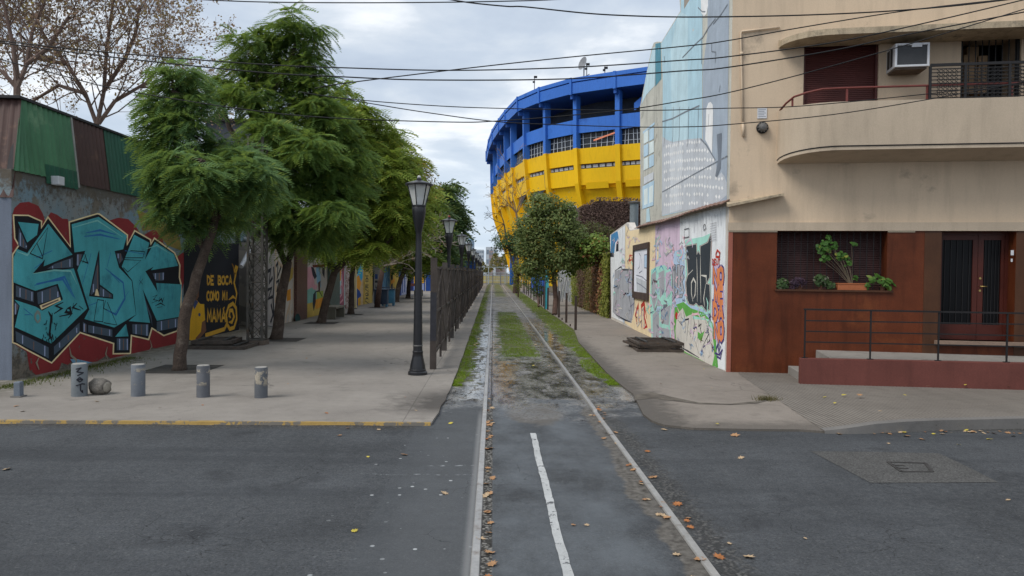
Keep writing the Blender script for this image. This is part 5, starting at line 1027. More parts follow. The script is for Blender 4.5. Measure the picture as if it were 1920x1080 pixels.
# upper part of that wall, stained with yellow
# ---- dark gateway beyond the mural, its lintel and the pale tube
YG = Lp(470, 560).y; ZW = Lp(470, 452).z
gt = thing('dark_gateway', (LX, YE, 0), 'dark open gateway between the gold lettered mural and the lattice mast', 'gate')
mb = MB(); mb.bb((LX-1.2, YE+.005, -.04), (LX-1.1, YG+5, ZW+1)); mb.bb((LX-1.1, YE+.005, -.04), (LX-.3, YE+.06, ZW+1)); mb.build('passage', mat('gateway dark', (.012, .012, .014), .9, .2, 3), gt, world=True)  # near-black backing, shade of the open passage put into its colour
mb = MB(); mb.bb((LX-.3, YE+.36, ZW-.05), (LX, YG, ZW+1.0)); mb.build('lintel', M_lwall, gt, world=True)
q0, q1 = Lp(452, 500, .35), Lp(475, 455, .35); tb = thing('pale_tube', tuple(q0), 'pale slanting tube sticking out above the dark gateway', 'tube'); mb = MB(); mb.tube([q0, q1, q1+Vector((-.5, .2, .2))], .07, 10); mb.build('tube', M_white, tb, world=True, smooth=True, auto=50)
# ---- row of painted walls along the promenade
WX = -8.0
def Wy(px): return PX(px, 560, WX).y
def Wp(px, py): return PX(px, py, WX)
def blotch(name, cols, sc, streak=.2, th=None, dark=(.08, .07, .065)):
    """painted wall: irregular colour fields plus dark scrawl"""
    t = NT(name); v = t.noise(sc, 4, .55, st=(1, 1.6, 1), off=(random.uniform(0, 90), 0, 0), dist=.8); r = t.n.new('ShaderNodeValToRGB'); r.color_ramp.interpolation = 'CONSTANT'; e = r.color_ramp.elements
    while len(e) < len(cols): e.new(.5)
    for i, (el, c) in enumerate(zip(e, cols)): el.position = 0 if i == 0 else .30+.40*i/len(cols); el.color = (*c255(*c), 1)
    t.l.new(v, r.inputs[0]); c = r.outputs[0]
    if th: w = t.noise(sc*2.2, 2, .5, off=(random.uniform(0, 50), 3, 3), dist=2.0); c = t.mix(t.band(w, .485, .515, .006), c, dark)
    s = t.noise(5, 4, .6, st=(1, 1, .15)); c = t.mix(t.mr(s, .5, .75, 0, streak), c, (.10, .09, .08)); f = t.noise(50, 3); c = t.mix(t.mr(f, .6, .8, 0, .3), c, (.25, .23, .2)); t.bump(f, .2, .01); return t.done(c, .85, .25)
def wall_seg(px0, px1, h, m, label, x=WX, th=.25, name='mural_wall', cat='mural wall', paint=None, proud=0.0):
    y0, y1 = Wy(px0), Wy(px1); root = thing(name, (x, (y0+y1)/2, 0), label, cat, 'painted walls along the promenade')
    mb = MB(); mb.bb((x-th, y0, -.04), (x+proud, y1-.004, h)); mb.build('wall', m, root, world=True)
    if paint:
        pa = Paint((x+proud, 0, 0), LN, .003); paint(pa); pa.build('painting', root)
    return root
D = lambda n_, c: mat('wall paint '+n_, c255(*c), .85, .15, 2, streak=.3, grain=.12)
d_white = D('dirty white', (186, 178, 170)); d_pink = D('pink', (205, 150, 158)); d_yel = D('ochre yellow', (198, 168, 84)); d_lime = D('lime', (160, 178, 84)); d_blk = D('soft black', (44, 44, 52)); d_lb = D('light blue', (132, 172, 196)); d_org = D('orange', (222, 150, 50)); d_blue = D('royal blue', (36, 72, 140)); d_cyan = D('cyan', (62, 160, 196)); d_navy = D('navy', (40, 42, 84)); d_mag = D('plum', (150, 84, 100)); d_teal = D('sea green', (130, 176, 164)); d_grey = D('grey', (150, 148, 146)); d_gold = D('gold', (216, 160, 40))
def gate_paint(pa):
    for a in ([(497, 500), (498, 610)], [(503, 496), (504, 612)], [(509, 494), (510, 610)]): pa.stroke(a, .06, d_grey)
    for a in ([(500, 510), (507, 506), (505, 530), (511, 520)], [(500, 545), (509, 540), (503, 560), (511, 556)], [(508, 570), (512, 590), (507, 605)], [(513, 500), (514, 520), (512, 560), (514, 600)]): pa.stroke(a, .13, d_blk)
wall_seg(489.5, 515, 3.5, D('gate white', (176, 168, 164)), 'white metal gate scrawled with black letters, just past the lattice mast', paint=gate_paint)
def wblk(pa):
    for a in ([(517, 500), (521, 492), (520, 520), (527, 500)], [(518, 530), (523, 525), (519, 545), (527, 540), (524, 560)], [(519, 565), (525, 560), (522, 580), (528, 585)]): pa.stroke(a, .12, d_blk)
    pa.poly([(537, 545), (545, 541), (545, 562), (538, 565)], d_org); pa.poly([(540, 510), (549, 500), (549, 520), (541, 530)], d_yel)
wall_seg(515, 551, 3.4, blotch('scribbled plaster', [(190, 182, 170), (205, 196, 186), (200, 176, 150), (186, 180, 176)], .8), 'pale plaster wall with black scribbles and an orange patch behind the leaning second tree', paint=wblk)
def mosaic(name, a, b):
    t = NT(name); v = t.voro(26, 'F1', out=1); bw = t.n.new('ShaderNodeRGBToBW'); t.l.new(v, bw.inputs[0]); e = t.voro(26, 'DISTANCE_TO_EDGE'); c = t.mix(bw.outputs[0], a, b); c = t.mix(t.mr(e, 0, .06, 1, 0), c, (.16, .15, .14)); t.bump(e, .3, .01); return t.done(c, .4, .5)
def pil1(pa): pa.blob(558, 597, 5, 9, D('bottle green', (28, 66, 66)))
wall_seg(551, 571, 3.0, mosaic('red brown mosaic', (.05, .018, .014), (.17, .06, .045)), 'pillar covered in red brown mosaic with a green blob near its foot', proud=.12, name='mosaic_pillar', cat='pillar', paint=pil1)
def birds(pa):
    pa.poly([(572, 500), (611, 494), (610, 562), (573, 570)], d_white); pa.poly([(573, 502), (584, 500), (590, 530), (584, 548), (574, 545)], d_pink); pa.poly([(573, 545), (590, 536), (596, 560), (575, 575)], d_teal); pa.poly([(592, 500), (600, 498), (602, 540), (594, 530)], d_lb)
    pa.poly([(574, 570), (611, 560), (610, 590), (574, 602)], d_yel); pa.poly([(594, 546), (606, 545), (605, 580), (594, 576)], d_lime); pa.blob(590, 538, 5, 5, d_pink); pa.poly([(590, 562), (611, 556), (610, 572), (592, 580)], d_org)
    pa.poly([(583, 500), (588, 502), (594, 518), (590, 524), (586, 516)], d_blk); pa.poly([(587, 552), (592, 546), (592, 566), (588, 584), (586, 570)], d_blk); pa.poly([(604, 500), (609, 504), (608, 522), (604, 512)], d_blk); pa.stroke([(590, 548), (598, 545), (604, 556)], .06, d_blk); pa.stroke([(586, 499), (609, 498)], .12, D('dark red', (110, 34, 38)))
    pa.poly([(596, 530), (601, 526), (600, 545), (597, 548)], D('umber', (90, 66, 60)))
wall_seg(571, 614, 3.0, d_white, 'mural with black birds over pink, lime and yellow fields behind the third tree', paint=birds)
wall_seg(614, 633, 2.9, mosaic('sea green mosaic', (.02, .06, .055), (.10, .17, .15)), 'pillar covered in sea green mosaic behind the nearer bench', proud=.12, name='mosaic_pillar', cat='pillar')
def curls(pa):
    pa.poly([(634, 500), (640, 498), (639, 526), (634, 528)], d_org); pa.poly([(640, 497), (646, 496), (645, 572), (634, 578), (634, 556), (640, 550)], d_mag)
    for a in ([(635, 560), (641, 552), (643, 540), (640, 520)], [(634, 572), (643, 562), (645, 530)], [(636, 545), (642, 530), (640, 500)]): pa.stroke(a, .12, d_pink)
wall_seg(633, 647, 2.8, D('pale aqua', (176, 204, 204)), 'narrow mural of plum and pink curls with an orange field', paint=curls)
wall_seg(647, 664, 2.8, blotch('red speckle mural', [(196, 186, 176), (120, 66, 62), (206, 198, 190), (90, 52, 50)], 3.0), 'white wall speckled with dark red marks behind the fourth trunk')
def fig(pa):
    pa.poly([(669, 492), (680, 490), (680, 520), (676, 530), (670, 518)], d_cyan); pa.poly([(669, 520), (673, 515), (677, 530), (674, 545), (669, 540)], d_org); pa.poly([(668, 540), (674, 545), (677, 552), (675, 570), (668, 574)], d_blue); pa.poly([(668, 500), (671, 495), (671, 512), (668, 516)], d_blk); pa.poly([(671, 560), (676, 556), (676, 575), (671, 575)], d_gold)
wall_seg(664, 681, 2.85, D('sand', (196, 170, 130)), 'mural of a cyan, orange and blue figure left of the yellow lettered column', paint=fig)
def ltr(pa):
    for i, ch in enumerate('ENXLATENGAN'[:]):
        y = 490+i*7.4; x0 = 684.8; 
        for st in FONT[ch]: pa.stroke([(x0+a*6, y+5.2*(1-b)) for a, b in st], .055, d_blk)
pa_ = Paint((WX+.10, 0, 0), LN)
wall_seg(681, 695.5, 3.0, D('yellow ochre', (198, 172, 96)), 'tall yellow wall strip with black letters painted one under another', proud=.10, paint=ltr)
def gl(pa):
    pa.poly([(697, 512), (701, 508), (701, 545), (697, 560)], d_blk); pa.rect(703, 514, 708, 523, d_blue); 
    for a in ([(704, 500), (707, 496)], [(704, 535), (707, 545)], [(703, 528), (708, 528)], [(704, 550), (707, 540)]): pa.stroke(a, .15, d_blk)
wall_seg(695.5, 716, 3.0, d_grey, 'grey and white wall with blue and black marks beyond the lettered column', paint=gl)
wall_seg(716, 731, 2.9, blotch('blue wall', [(90, 140, 180), (130, 176, 200), (70, 120, 170), (120, 150, 170)], .9), 'light blue painted wall behind the litter bins', paint=None)
def yb_(pa):
    pa.poly([(733, 520), (737, 512), (736, 550), (733, 556)], d_blk); pa.stroke([(733, 530), (740, 525)], .3, d_org)
wall_seg(731, 747, 2.9, D('yellow', (206, 176, 84)), 'yellow painted wall beyond the litter bins', paint=yb_)
wall_seg(747, 752.5, 2.8, d_blue, 'narrow royal blue wall between yellow and pale walls')
wall_seg(752.5, 762, 2.8, D('lavender', (170, 176, 200)), 'pale lavender wall with blue stripes near the end of the promenade', paint=lambda pa: [pa.rect(754, 506, 755.5, 549, d_blue), pa.rect(758, 506, 759.5, 548, d_blue)])
ca = thing('mural_wall', (-5.5, 78, 0), 'blue and yellow wall closing the far end of the promenade', 'mural wall')
mb = MB(); mb.bb((-9, 78, -.04), (-1.9, 78.3, 3.3)); mb.build('wall', d_blue, ca, world=True)
pa = Paint((0, 78, 0), Vector((0, -1, 0)))
pa.rect(776, 500, 786, 532, d_gold); pa.rect(790, 500, 795, 531, d_gold); pa.rect(776, 532, 795, 546, D('lilac', (150, 164, 206))); pa.rect(797, 500, 798.3, 546, d_white); pa.rect(770, 500, 774, 545, d_navy); pa.stroke([(770, 534), (786, 534)], .3, D('brown', (80, 46, 44))); pa.build('painting', ca)
# taller old building with pale plaster above the painted walls, and a dark flat roofed block behind the first tree
ob = thing('old_warehouse', (-12, 34, 0), 'old pale plaster building rising behind the painted walls', 'building')
mb = MB(); mb.bb((-14, Y0+13.5, 0), (WX-.27, 47, 4.4)); mb.build('wall', blotch('old pale plaster', [(176, 170, 160), (160, 156, 150), (186, 180, 170), (150, 146, 138)], .5), ob, world=True)
fb = thing('flat_roof_block', (-16, 40, 0), 'dark flat topped building glimpsed between the jacaranda crowns', 'building'); q = PY(385, 228, 40)
mb = MB(); mb.bb((q.x, 40, 0), (q.x+3.2, 46, q.z)); mb.build('wall', mat('dark blue grey wall', (.07, .08, .1)), fb, world=True); mb = MB(); mb.bb((q.x-.2, 39.8, q.z), (q.x+3.4, 46.2, q.z+.15)); mb.bb((q.x+.35, 40.3, q.z+.15), (q.x+.75, 40.7, q.z+.65)); mb.build('parapet', M_black, fb, world=True)
# ---- white and yellow slim post in front of the murals
q = G(666, 579, LZ); po_ = thing('slim_post', tuple(q), 'slim pale yellow post standing in front of the murals', 'post'); mb = MB(); mb.bb((-.07, -.07, 0), (.07, .07, 2.7)); mb.build('shaft', D('pale yellow', (222, 206, 160)), po_); mb = MB(); mb.bb((-.1, -.1, 0), (.1, .1, .04)); mb.build('foot_plate', M_grey, po_); mb = MB(); mb.bb((-.08, -.08, 2.7), (.08, .08, 2.73)); mb.build('top_plate', M_grey, po_)
# ---- steel lattice mast
M_mast = mat('weathered galvanised steel', (.085, .078, .068), .6, .35, 5, stain=((.12, .065, .03), .25, 4)); q = G(482, 646, LZ)
ms = thing('lattice_mast', tuple(q), 'rusty steel lattice mast between the dark gateway and the second tree', 'mast'); MH = 5.6; a = .19
for sx in (-1, 1):
    for sy in (-1, 1): mb = MB(); mb.box((sx*a, sy*a, MH/2), (.055, .055, MH)); mb.build('leg', M_mast, ms)
mb = MB(); k = 14
for i in range(k):
    z0, z1 = .15+(MH-.2)*i/k, .15+(MH-.2)*(i+1)/k
    for (x0, y0, x1, y1) in ((-a, -a, a, -a), (a, -a, a, a), (a, a, -a, a), (-a, a, -a, -a)):
        mb.bar((x0, y0, z0), (x1, y1, z1), .03, .012); mb.bar((x1, y1, z0), (x0, y0, z1), .03, .012)
        if i % 2 == 0: mb.bar((x0, y0, z0), (x1, y1, z0), .03, .03)
mb.build('lacing', M_mast, ms); mb = MB(); mb.box((0, 0, .06), (.5, .5, .12)); mb.build('footing', mat('mast footing', (.14, .11, .09), .9, .3, 6), ms)
# bent pipe hoop by the second tree
q = G(508, 628, LZ); hp_ = thing('bent_pipe', tuple(q), 'bent grey pipe hoop at the foot of the second tree', 'pipe'); mb = MB(); mb.tube([(-.35, 0, .0), (-.33, 0, .22), (-.1, 0, .28), (.12, .05, .26), (.2, .1, 0)], .02, 7); mb.build('pipe', M_grey, hp_, smooth=True)
# left stack of gratings
g0 = G(405, 655, LZ)
for k, (dx, dy, rz_, lb, w, l) in enumerate(((.0, .0, .0, 'long black grate lying lowest under the gold lettered mural', 1.5, 1.7), (-.22, -.08, .12, 'black grate lying on top of another under the gold lettered mural', 1.0, 1.2))):
    grate(g0.x+dx, g0.y+.75+dy, LZ+.005+k*.116, w, l, rz_, .12, lb, 'grates stacked under the gold lettered mural', 4)
# ---- bollards
M_boll = mat('bluish grey bollard paint', c255(108, 116, 126), .75, .12, 3, grain=.12, chip=((.33, .30, .25), .63, 5))
def chipboll(name, c, sc, th):
    t = NT(name); X, Yy, Zz = t.xyz(); n = t.noise(sc, 6, .7, off=(random.uniform(0, 50), 0, 0)); g = t.noise(80, 3); k = t.ma('MULTIPLY', t.mr(n, th, th+.02), t.band(Zz, LZ+.2, LZ+.44, .03)); b = t.mix(t.mr(t.noise(4), .3, .7), mul(c, .8), mul(c, 1.15)); b = t.mix(k, b, t.mix(t.mr(g, .3, .7), c255(168, 160, 146), c255(132, 124, 110))); t.bump(t.ma('ADD', g, k), .4, .01); return t.done(b, .75, .3)
bl_ = [(149, 742, .51, .115, chipboll('bollard one', c255(112, 118, 122), 6, .66), 'squat grey blue bollard with a black tag, the leftmost of four'), (259, 742, .50, .105, chipboll('bollard two', c255(108, 113, 120), 5, .54), 'squat grey bollard with ochre flaked paint beside the stone drum'), (381, 744, .50, .10, chipboll('bollard three', c255(96, 98, 103), 7, .52), 'squat grey bollard with a white flaked patch, third from the wall'), (489.5, 745, .48, .10, chipboll('bollard four', c255(92, 95, 100), 7, .49), 'squat grey bollard nearest the lamp posts, half of its paint flaked white')]
for i, (px, py, h, r, m_, lb) in enumerate(bl_):
    q = G(px, py, LZ); root = thing('bollard', tuple(q), lb, 'bollard', 'concrete bollards across the promenade'); mb = MB(); mb.lathe([(r, -.02), (r, h-.015), (r*.93, h)], 20); mb.build('shaft', m_, root, smooth=True, auto=40)
    mb = MB(); mb.lathe([(r*.92, h+.0005), (r*.85, h+.006)], 20); mb.build('top', mat('bollard top', (.3, .29, .27), .9, .2, 8), root)
    if i == 0:
        mb = MB(); rr = r+.003; tagp = [[(-.5, .86), (.2, .9), (-.4, .78), (.5, .74), (-.3, .66)], [(.0, .60), (-.4, .53), (0, .46), (.4, .52), (0, .60)], [(-.5, .35), (.3, .40), (.7, .38)], [(.1, .40), (.1, .2), (.4, .12), (.35, .2)], [(-.35, .53), (.4, .54)]]
        for st in tagp:
            pts = []
            for (a, z), (b, w) in zip(st, st[1:]):
                for k in range(5): tt = k/4; aa = (a+(b-a)*tt)*.9-math.pi/2+.55; pts.append((rr*math.cos(aa), rr*math.sin(aa), (z+(w-z)*tt)*h))
            mb.tube(pts, .009, 5)
        mb.build('black_tag', d_blk, root)
q = G(35, 744, LZ); root = thing('short_post', tuple(q), 'short grey stub post against the corner of the grey front wall', 'post'); mb = MB(); mb.lathe([(.07, -.02), (.07, .22), (.06, .24)], 4, ph=math.pi/4); mb.build('shaft', M_boll, root, bevel=.008); mb = MB(); mb.box((0, 0, .005), (.16, .16, .03)); mb.build('base', M_kerb, root)
# fallen concrete drum lying next to the first bollard
q = G(182, 739, LZ); root = thing('stone_drum', tuple(q+Vector((.02, .02, .12))), 'broken drum of grey concrete lying beside the tagged bollard', 'concrete drum', rz=-.25); mb = MB(); disc(mb, (-.12, .0, 0), (1, .0, 0), [(.08, 0), (.125, .03), (.13, .14), (.12, .25), (.085, .27)], 14)
M_drum = mat('rough broken concrete', (.20, .18, .155), .95, .35, 9, grain=.25, gscale=40, bump=.8, bscale=18); o = mb.build('drum', M_drum, root, smooth=True); 
for v in o.data.vertices: v.co += Vector((rng.normal(0, .008), rng.normal(0, .008), rng.normal(0, .008)))
mb = MB(); disc(mb, (.151, 0, 0), (1, 0, 0), [(.085, 0), (.06, .012), (.02, .016)], 12); mb.build('broken_face', mat('pale broken concrete', (.33, .30, .25), .95, .3, 14, bump=.9, bscale=25), root)
# ---- benches and bins
M_bench = concrete_material('bench concrete', (.125, .115, .09), (.19, .178, .145))
def bench(px, py, lb):
    q = G(px, py, LZ); root = thing('concrete_bench', tuple(q), lb, 'bench', 'concrete benches'); L_b = 1.9
    mb = MB(); mb.box((0, L_b/2, .48), (.62, L_b, .09)); mb.build('seat', M_bench, root, bevel=.01)
    for yy in (.09, L_b-.09): mb = MB(); mb.box((0, yy, .217), (.56, .16, .433)); mb.build('leg', M_bench, root, bevel=.01)
q_ = G(622, 600, LZ)
bench(616, 599, 'plain concrete bench beside the third tree'); bench(782.5, 556, 'pale concrete bench far along the promenade behind the nearest lamp post')
M_bin = mat('blue grey litter bin', c255(52, 66, 84), .5, .2, 4); M_binb = mat('blue litter bin base', c255(60, 110, 136), .5, .2, 4)
def bin_(px, py, lb, m1):
    q = G(px, py, LZ); root = thing('litter_bin', tuple(q), lb, 'litter bin', 'litter bins'); w, h = .75, .95
    mb = MB(); mb.box((0, 0, .55), (w, w*.8, h-.15)); mb.build('body', m1, root, bevel=.03); mb = MB(); mb.box((0, 0, h+.03), (w+.06, w*.8+.06, .07)); mb.build('lid', M_bin, root, bevel=.02)
    for s in (-1, 1): mb = MB(); mb.box((s*(w/2-.06), 0, .085), (.1, .5, .17)); mb.build('foot', M_binb, root)
    mb = MB(); mb.tube([(-w/2, 0, h+.06), (-w/2+.02, 0, h+.16), (w/2-.02, 0, h+.16), (w/2, 0, h+.06)], .02, 6); mb.build('handle', M_bin, root)
bin_(715, 575, 'dark blue grey litter bin with a hoop handle behind the fifth trunk', M_bin); bin_(728, 573, 'second litter bin with a paler body standing just behind the dark one', M_binb)
# ---- street lamps
M_lamp = mat('black lamp paint', (.012, .012, .015), .35, .2, 6, grain=0, bump=.05, spec=.5)
t = NT('lamp glass'); gl_ = t.n.new('ShaderNodeBsdfTransparent'); gl_.inputs[0].default_value = (.86, .88, .88, 1); t.done((.85, .86, .85), .25, .5); mx = t.n.new('ShaderNodeMixShader'); mx.inputs[0].default_value = .55; t.l.new(gl_.outputs[0], mx.inputs[1]); t.l.new(t.b.outputs[0], mx.inputs[2]); t.l.new(mx.outputs[0], t.n['Material Output'].inputs[0]); M_lglass = t.m
def make_lamp(q, lb):
    root = thing('street_lamp', tuple(q), lb, 'street lamp', 'black street lamps along the fence')
    mb = MB(); mb.lathe([(.19, 0), (.19, .05), (.165, .07), (.165, .1), (.155, .11), (.15, .17), (.11, .34), (.10, .42), (.105, .43), (.105, .46), (.095, .47)], 20); mb.build('base', M_lamp, root, smooth=True, auto=35)
    mb = MB(); mb.lathe([(.092, .47), (.088, .9), (.06, 2.55), (.057, 2.78), (.062, 2.80), (.075, 2.85), (.10, 2.98), (.133, 3.18), (.137, 3.27), (.125, 3.30), (.12, 3.32)], 18); mb.build('pole', M_lamp, root, smooth=True, auto=35)
    mb = MB(); mb.lathe([(.098, .56), (.10, .565), (.10, .58), (.098, .585)], 16); mb.build('band', M_grey, root)
    head = MB(); z0, z1, r0_, r1_ = 3.32, 3.72, .125, .225; n = 6
    head.lathe([(.14, 3.305), (.14, 3.33)], 18)
    for j in range(n): a = 2*math.pi*(j+.25)/n; head.bar((r0_*math.cos(a), r0_*math.sin(a), z0), (r1_*math.cos(a), r1_*math.sin(a), z1), .016, .016)
    hd = head.build('lantern_frame', M_lamp, root)
    mb = MB(); mb.lathe([(.275, z1), (.28, z1+.015), (.265, z1+.035), (.10, z1+.085), (.05, z1+.10), (.05, z1+.13), (.032, z1+.145)], 20); mb.build('roof_cap', M_lamp, root, smooth=True, auto=35); mb = MB(); mb.lathe([(.034, z1+.1455), (.036, z1+.17), (.02, z1+.19)], 10); mb.build('finial', M_white, root)
    mb = MB(); b = len(mb.v)
    for j in range(n):
        a = 2*math.pi*(j+.25)/n; mb.v += [((r0_-.006)*math.cos(a), (r0_-.006)*math.sin(a), z0+.002), ((r1_-.006)*math.cos(a), (r1_-.006)*math.sin(a), z1-.002)]
    for j in range(n): k = (j+1) % n; mb.f.append((2*j, 2*k, 2*k+1, 2*j+1)); mb.m.append(0)
    mb.build('glass', M_lglass, root); mb = MB(); mb.lathe([(.03, z0+.01), (.045, z0+.04), (.05, z0+.14), (.02, z0+.19)], 12); mb.build('bulb', M_white, root, smooth=True); return root
q = G(783, 702, LZ); lamp0 = make_lamp(q, 'nearest and tallest looking black street lamp, standing by the end of the slat fence')
for i, lb in enumerate(('second black street lamp, with a red knob on its cap, rising behind the slat fence', 'third black street lamp along the slat fence, against the sky left of the stadium', 'fourth black street lamp along the slat fence, in front of the far domed building', 'fifth black street lamp along the slat fence, small against the sky', 'sixth black street lamp along the slat fence, its lantern against the far flats', 'seventh black street lamp along the slat fence, third from the far end', 'eighth black street lamp along the slat fence, next to last', 'farthest and smallest black street lamp at the far end of the slat fence')):
    c = copy_tree(lamp0); c.location = (q.x-.012*(i+1), q.y+9.85*(i+1), LZ); c.rotation_euler = (0, 0, .35*(i+1)); c['label'] = lb
    if i == 0:
        for ch in c.children:
            if ch.name.startswith('finial'): ch.data = ch.data.copy(); ch.data.materials[0] = mat('red knob', (.4, .06, .04))
# ---- the slat fence
M_fence = mat('dark weathered fence steel', (.066, .053, .046), .6, .35, 3, streak=.3, grain=.12, gscale=50, stain=((.10, .085, .075), .2, 4)); M_fpost = mat('near post paint', (.07, .06, .055), .6, .3, 4, chip=((.5, .5, .5), .72, 7)); M_fpost0 = mat('blackish peeling post', (.035, .035, .042), .5, .3, 4, chip=((.55, .55, .58), .69, 6))
f0 = G(812, 692, LZ); FX = f0.x; fn = thing('slat_fence', tuple(f0), 'long dark brown steel slat fence running between the promenade and the track', 'fence'); SP = 3.62; NP = 29
def fx(y): return FX-.0042*(y-f0.y)*1.0
for i in range(NP):
    y = f0.y+SP*i; mb = MB(); h = 2.32 if i == 0 else 2.27+random.uniform(-.02, .03); mb.box((fx(y), y, LZ+h/2), (.13, .10, h)); mb.build('post', M_fpost if i else M_fence, fn, world=True)
    if i == 0: mb = MB(); mb.box((fx(y), y-.052, LZ+1.1), (.126, .006, 1.0)); mb.build('peeling_paint', M_fpost0, fn, world=True)
    if i == NP-1: break
    mb = MB(); a, b = y+.06, y+SP-.06; zt = LZ+2.14+random.uniform(-.02, .02); x = fx(y+SP/2)
    for z in (LZ+.32, LZ+1.18, zt-.02): mb.bar((fx(a)+.02, a, z), (fx(b)+.02, b, z), .03, .05)
    mb.bar((x+.03, (a+b)/2, LZ+.05), (x+.03, (a+b)/2, zt+.02), .05, .05)
    for (y0, z0, y1, z1) in ((a, LZ+.34, (a+b)/2, LZ+1.16), (b, LZ+.34, (a+b)/2, LZ+1.16), (a, LZ+1.2, (a+b)/2, zt-.05), (b, LZ+1.2, (a+b)/2, zt-.05)): mb.bar((x+.045, y0, z0), (x+.045, y1, z1), .012, .045)
    n = 13
    for k in range(n):
        yy = a+(b-a)*(k+.5)/n; ln = random.uniform(-.03, .03); mb.box((fx(yy)-.015, yy, (LZ+.26+zt)/2), (.012, .115, zt-LZ-.26+random.uniform(-.03, .03)), rx=ln*.3)
    mb.build('panel', M_fence, fn, world=True)
# ---- tree pits
M_pit = mat('tree pit soil', (.048, .044, .04), .95, .4, 5)
for px, py, w in ((340, 692, .62), (530, 637, .55), (603, 605.5, .6), (660, 589.5, .5), (708, 577, .5), (766, 560.5, .5)):
    q = G(px, py, LZ+.004); o = MB().sheet([(q.x-w, q.y-w*1.0, LZ+.004), (q.x+w, q.y-w, LZ+.004), (q.x+w, q.y+w*1.1, LZ+.004), (q.x-w, q.y+w*1.1, LZ+.004)], (0, 0, 1)).build('tree_pit', M_pit); tag(o, kind='structure')
# ================================================================== STADIUM
M_sblue = mat('stadium blue paint', mul(c255(52, 106, 190), 1.1), .6, .12, .12, grain=.03, gscale=4, bump=0, streak=.22, stain=(c255(38, 84, 160), .08, .3)); M_sblue2 = mat('stadium deep blue paint', c255(40, 88, 168), .6, .08, .15, grain=.03, bump=0); M_syel = mat('stadium yellow paint', (0.83, 0.50, 0.004), .6, .09, .15, grain=.02, gscale=4, bump=0, streak=.18, stain=((.62, .36, .005), .08, .25)); M_sdark = mat('stand concrete and opening shade', (.06, .07, .095), .9, .4, .25, grain=.1, gscale=3); M_sgl = mat('dark stadium glazing', (.022, .026, .035), .3, .4, .6, grain=.2, gscale=2, bump=0); M_swht = mat('white window metal', (.66, .68, .72), .6, .1, 1); M_smul = mat('pale mullion', (.45, .5, .58), .6, .2, 1)
st_px = [(1220, 124), (1152, 133.7), (1069.5, 146.7), (1009.6, 163.9), (969, 182), (946, 206.6), (934, 222.5), (922, 243), (915, 262), (911, 284)]
ZTOP = 29.9
cp = [Vector((62, 93.5, 0)), Vector((52, 92.8, 0)), Vector((44, 92.6, 0)), Vector((36, 92.8, 0)), Vector((28, 94.2, 0))]+[Vector((*G(px, py, ZTOP).xy, 0)) for px, py in st_px]+[Vector((.2, 176, 0)), Vector((3.5, 187, 0)), Vector((9, 197, 0)), Vector((17, 205, 0))]
stad = thing('football_stadium', (25, 120, 0), 'huge blue and yellow football stadium curving over the trees behind the line', 'stadium')
nrm = []
for i in range(len(cp)):
    t = (cp[min(i+1, len(cp)-1)]-cp[max(i-1, 0)]).normalized(); n = Vector((-t.y, t.x, 0)); n = -n if n.dot(Vector((25, 140, 0))-cp[i]) > 0 else n; nrm.append(n)
def lean(z): return np.interp(z, [0, 6, 10, 12.5, 15, 20, 30], [-6.5, -5.0, -3.6, -2.7, -1.9, -1.35, -1.1])
def sp(i, f, z, o=0.0):
    """point between column i and i+1 at fraction f, height z, o metres out from the wall line"""
    p = cp[i].lerp(cp[min(i+1, len(cp)-1)], f); n = nrm[i].lerp(nrm[min(i+1, len(nrm)-1)], f).normalized(); p = p+n*(lean(z)+o); return Vector((p.x, p.y, z))
NB = len(cp)-1
def bandq(mb, i, z0, z1, o, f0=0.0, f1=1.0, o1=None):
    o1 = o if o1 is None else o1; mb.add([sp(i, f0, z0, o), sp(i, f1, z0, o), sp(i, f1, z1, o1), sp(i, f0, z1, o1)], [(0, 1, 2, 3)])
def ledge(mb, i, z, o0, o1): mb.add([sp(i, 0, z, o0), sp(i, 1, z, o0), sp(i, 1, z, o1), sp(i, 0, z, o1)], [(0, 1, 2, 3)])
rim = MB(); par = MB(); yel = MB(); drk = MB(); rim2 = MB()
for i in range(NB):
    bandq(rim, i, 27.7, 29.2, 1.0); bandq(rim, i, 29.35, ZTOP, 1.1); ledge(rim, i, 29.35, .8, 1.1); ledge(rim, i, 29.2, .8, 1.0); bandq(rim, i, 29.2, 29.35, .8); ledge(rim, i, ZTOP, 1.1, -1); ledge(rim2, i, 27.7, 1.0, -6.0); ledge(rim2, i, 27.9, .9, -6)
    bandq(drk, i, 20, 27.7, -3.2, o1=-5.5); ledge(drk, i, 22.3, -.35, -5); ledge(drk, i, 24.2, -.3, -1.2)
    bandq(par, i, 22.3, 24.3, -.25); ledge(par, i, 24.3, -.25, -.5); ledge(par, i, 22.3, -.25, -.6)
    for z0, z1, o in ((17.9, 20.1, -.30), (14.9, 17.2, -.30), (12.2, 14.9, -.75), (0, 11.0, -.6)): bandq(yel, i, z0, z1, o)
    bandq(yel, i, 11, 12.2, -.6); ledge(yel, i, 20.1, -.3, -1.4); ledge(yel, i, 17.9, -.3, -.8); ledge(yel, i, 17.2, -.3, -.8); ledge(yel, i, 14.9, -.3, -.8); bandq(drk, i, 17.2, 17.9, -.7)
    if i in (8, 9): mbx = MB(); mbx.add([sp(i, .05, 15.3, -.28), sp(i, .8, 13.4, -.28), sp(i, .95, 13.9, -.28), sp(i, .15, 17.6, -.28)], [(0, 1, 2, 3)]); mbx.build('stair_opening_shade', M_sdark, stad, world=True)  # flat dark polygon, painted as the shade inside a stair opening
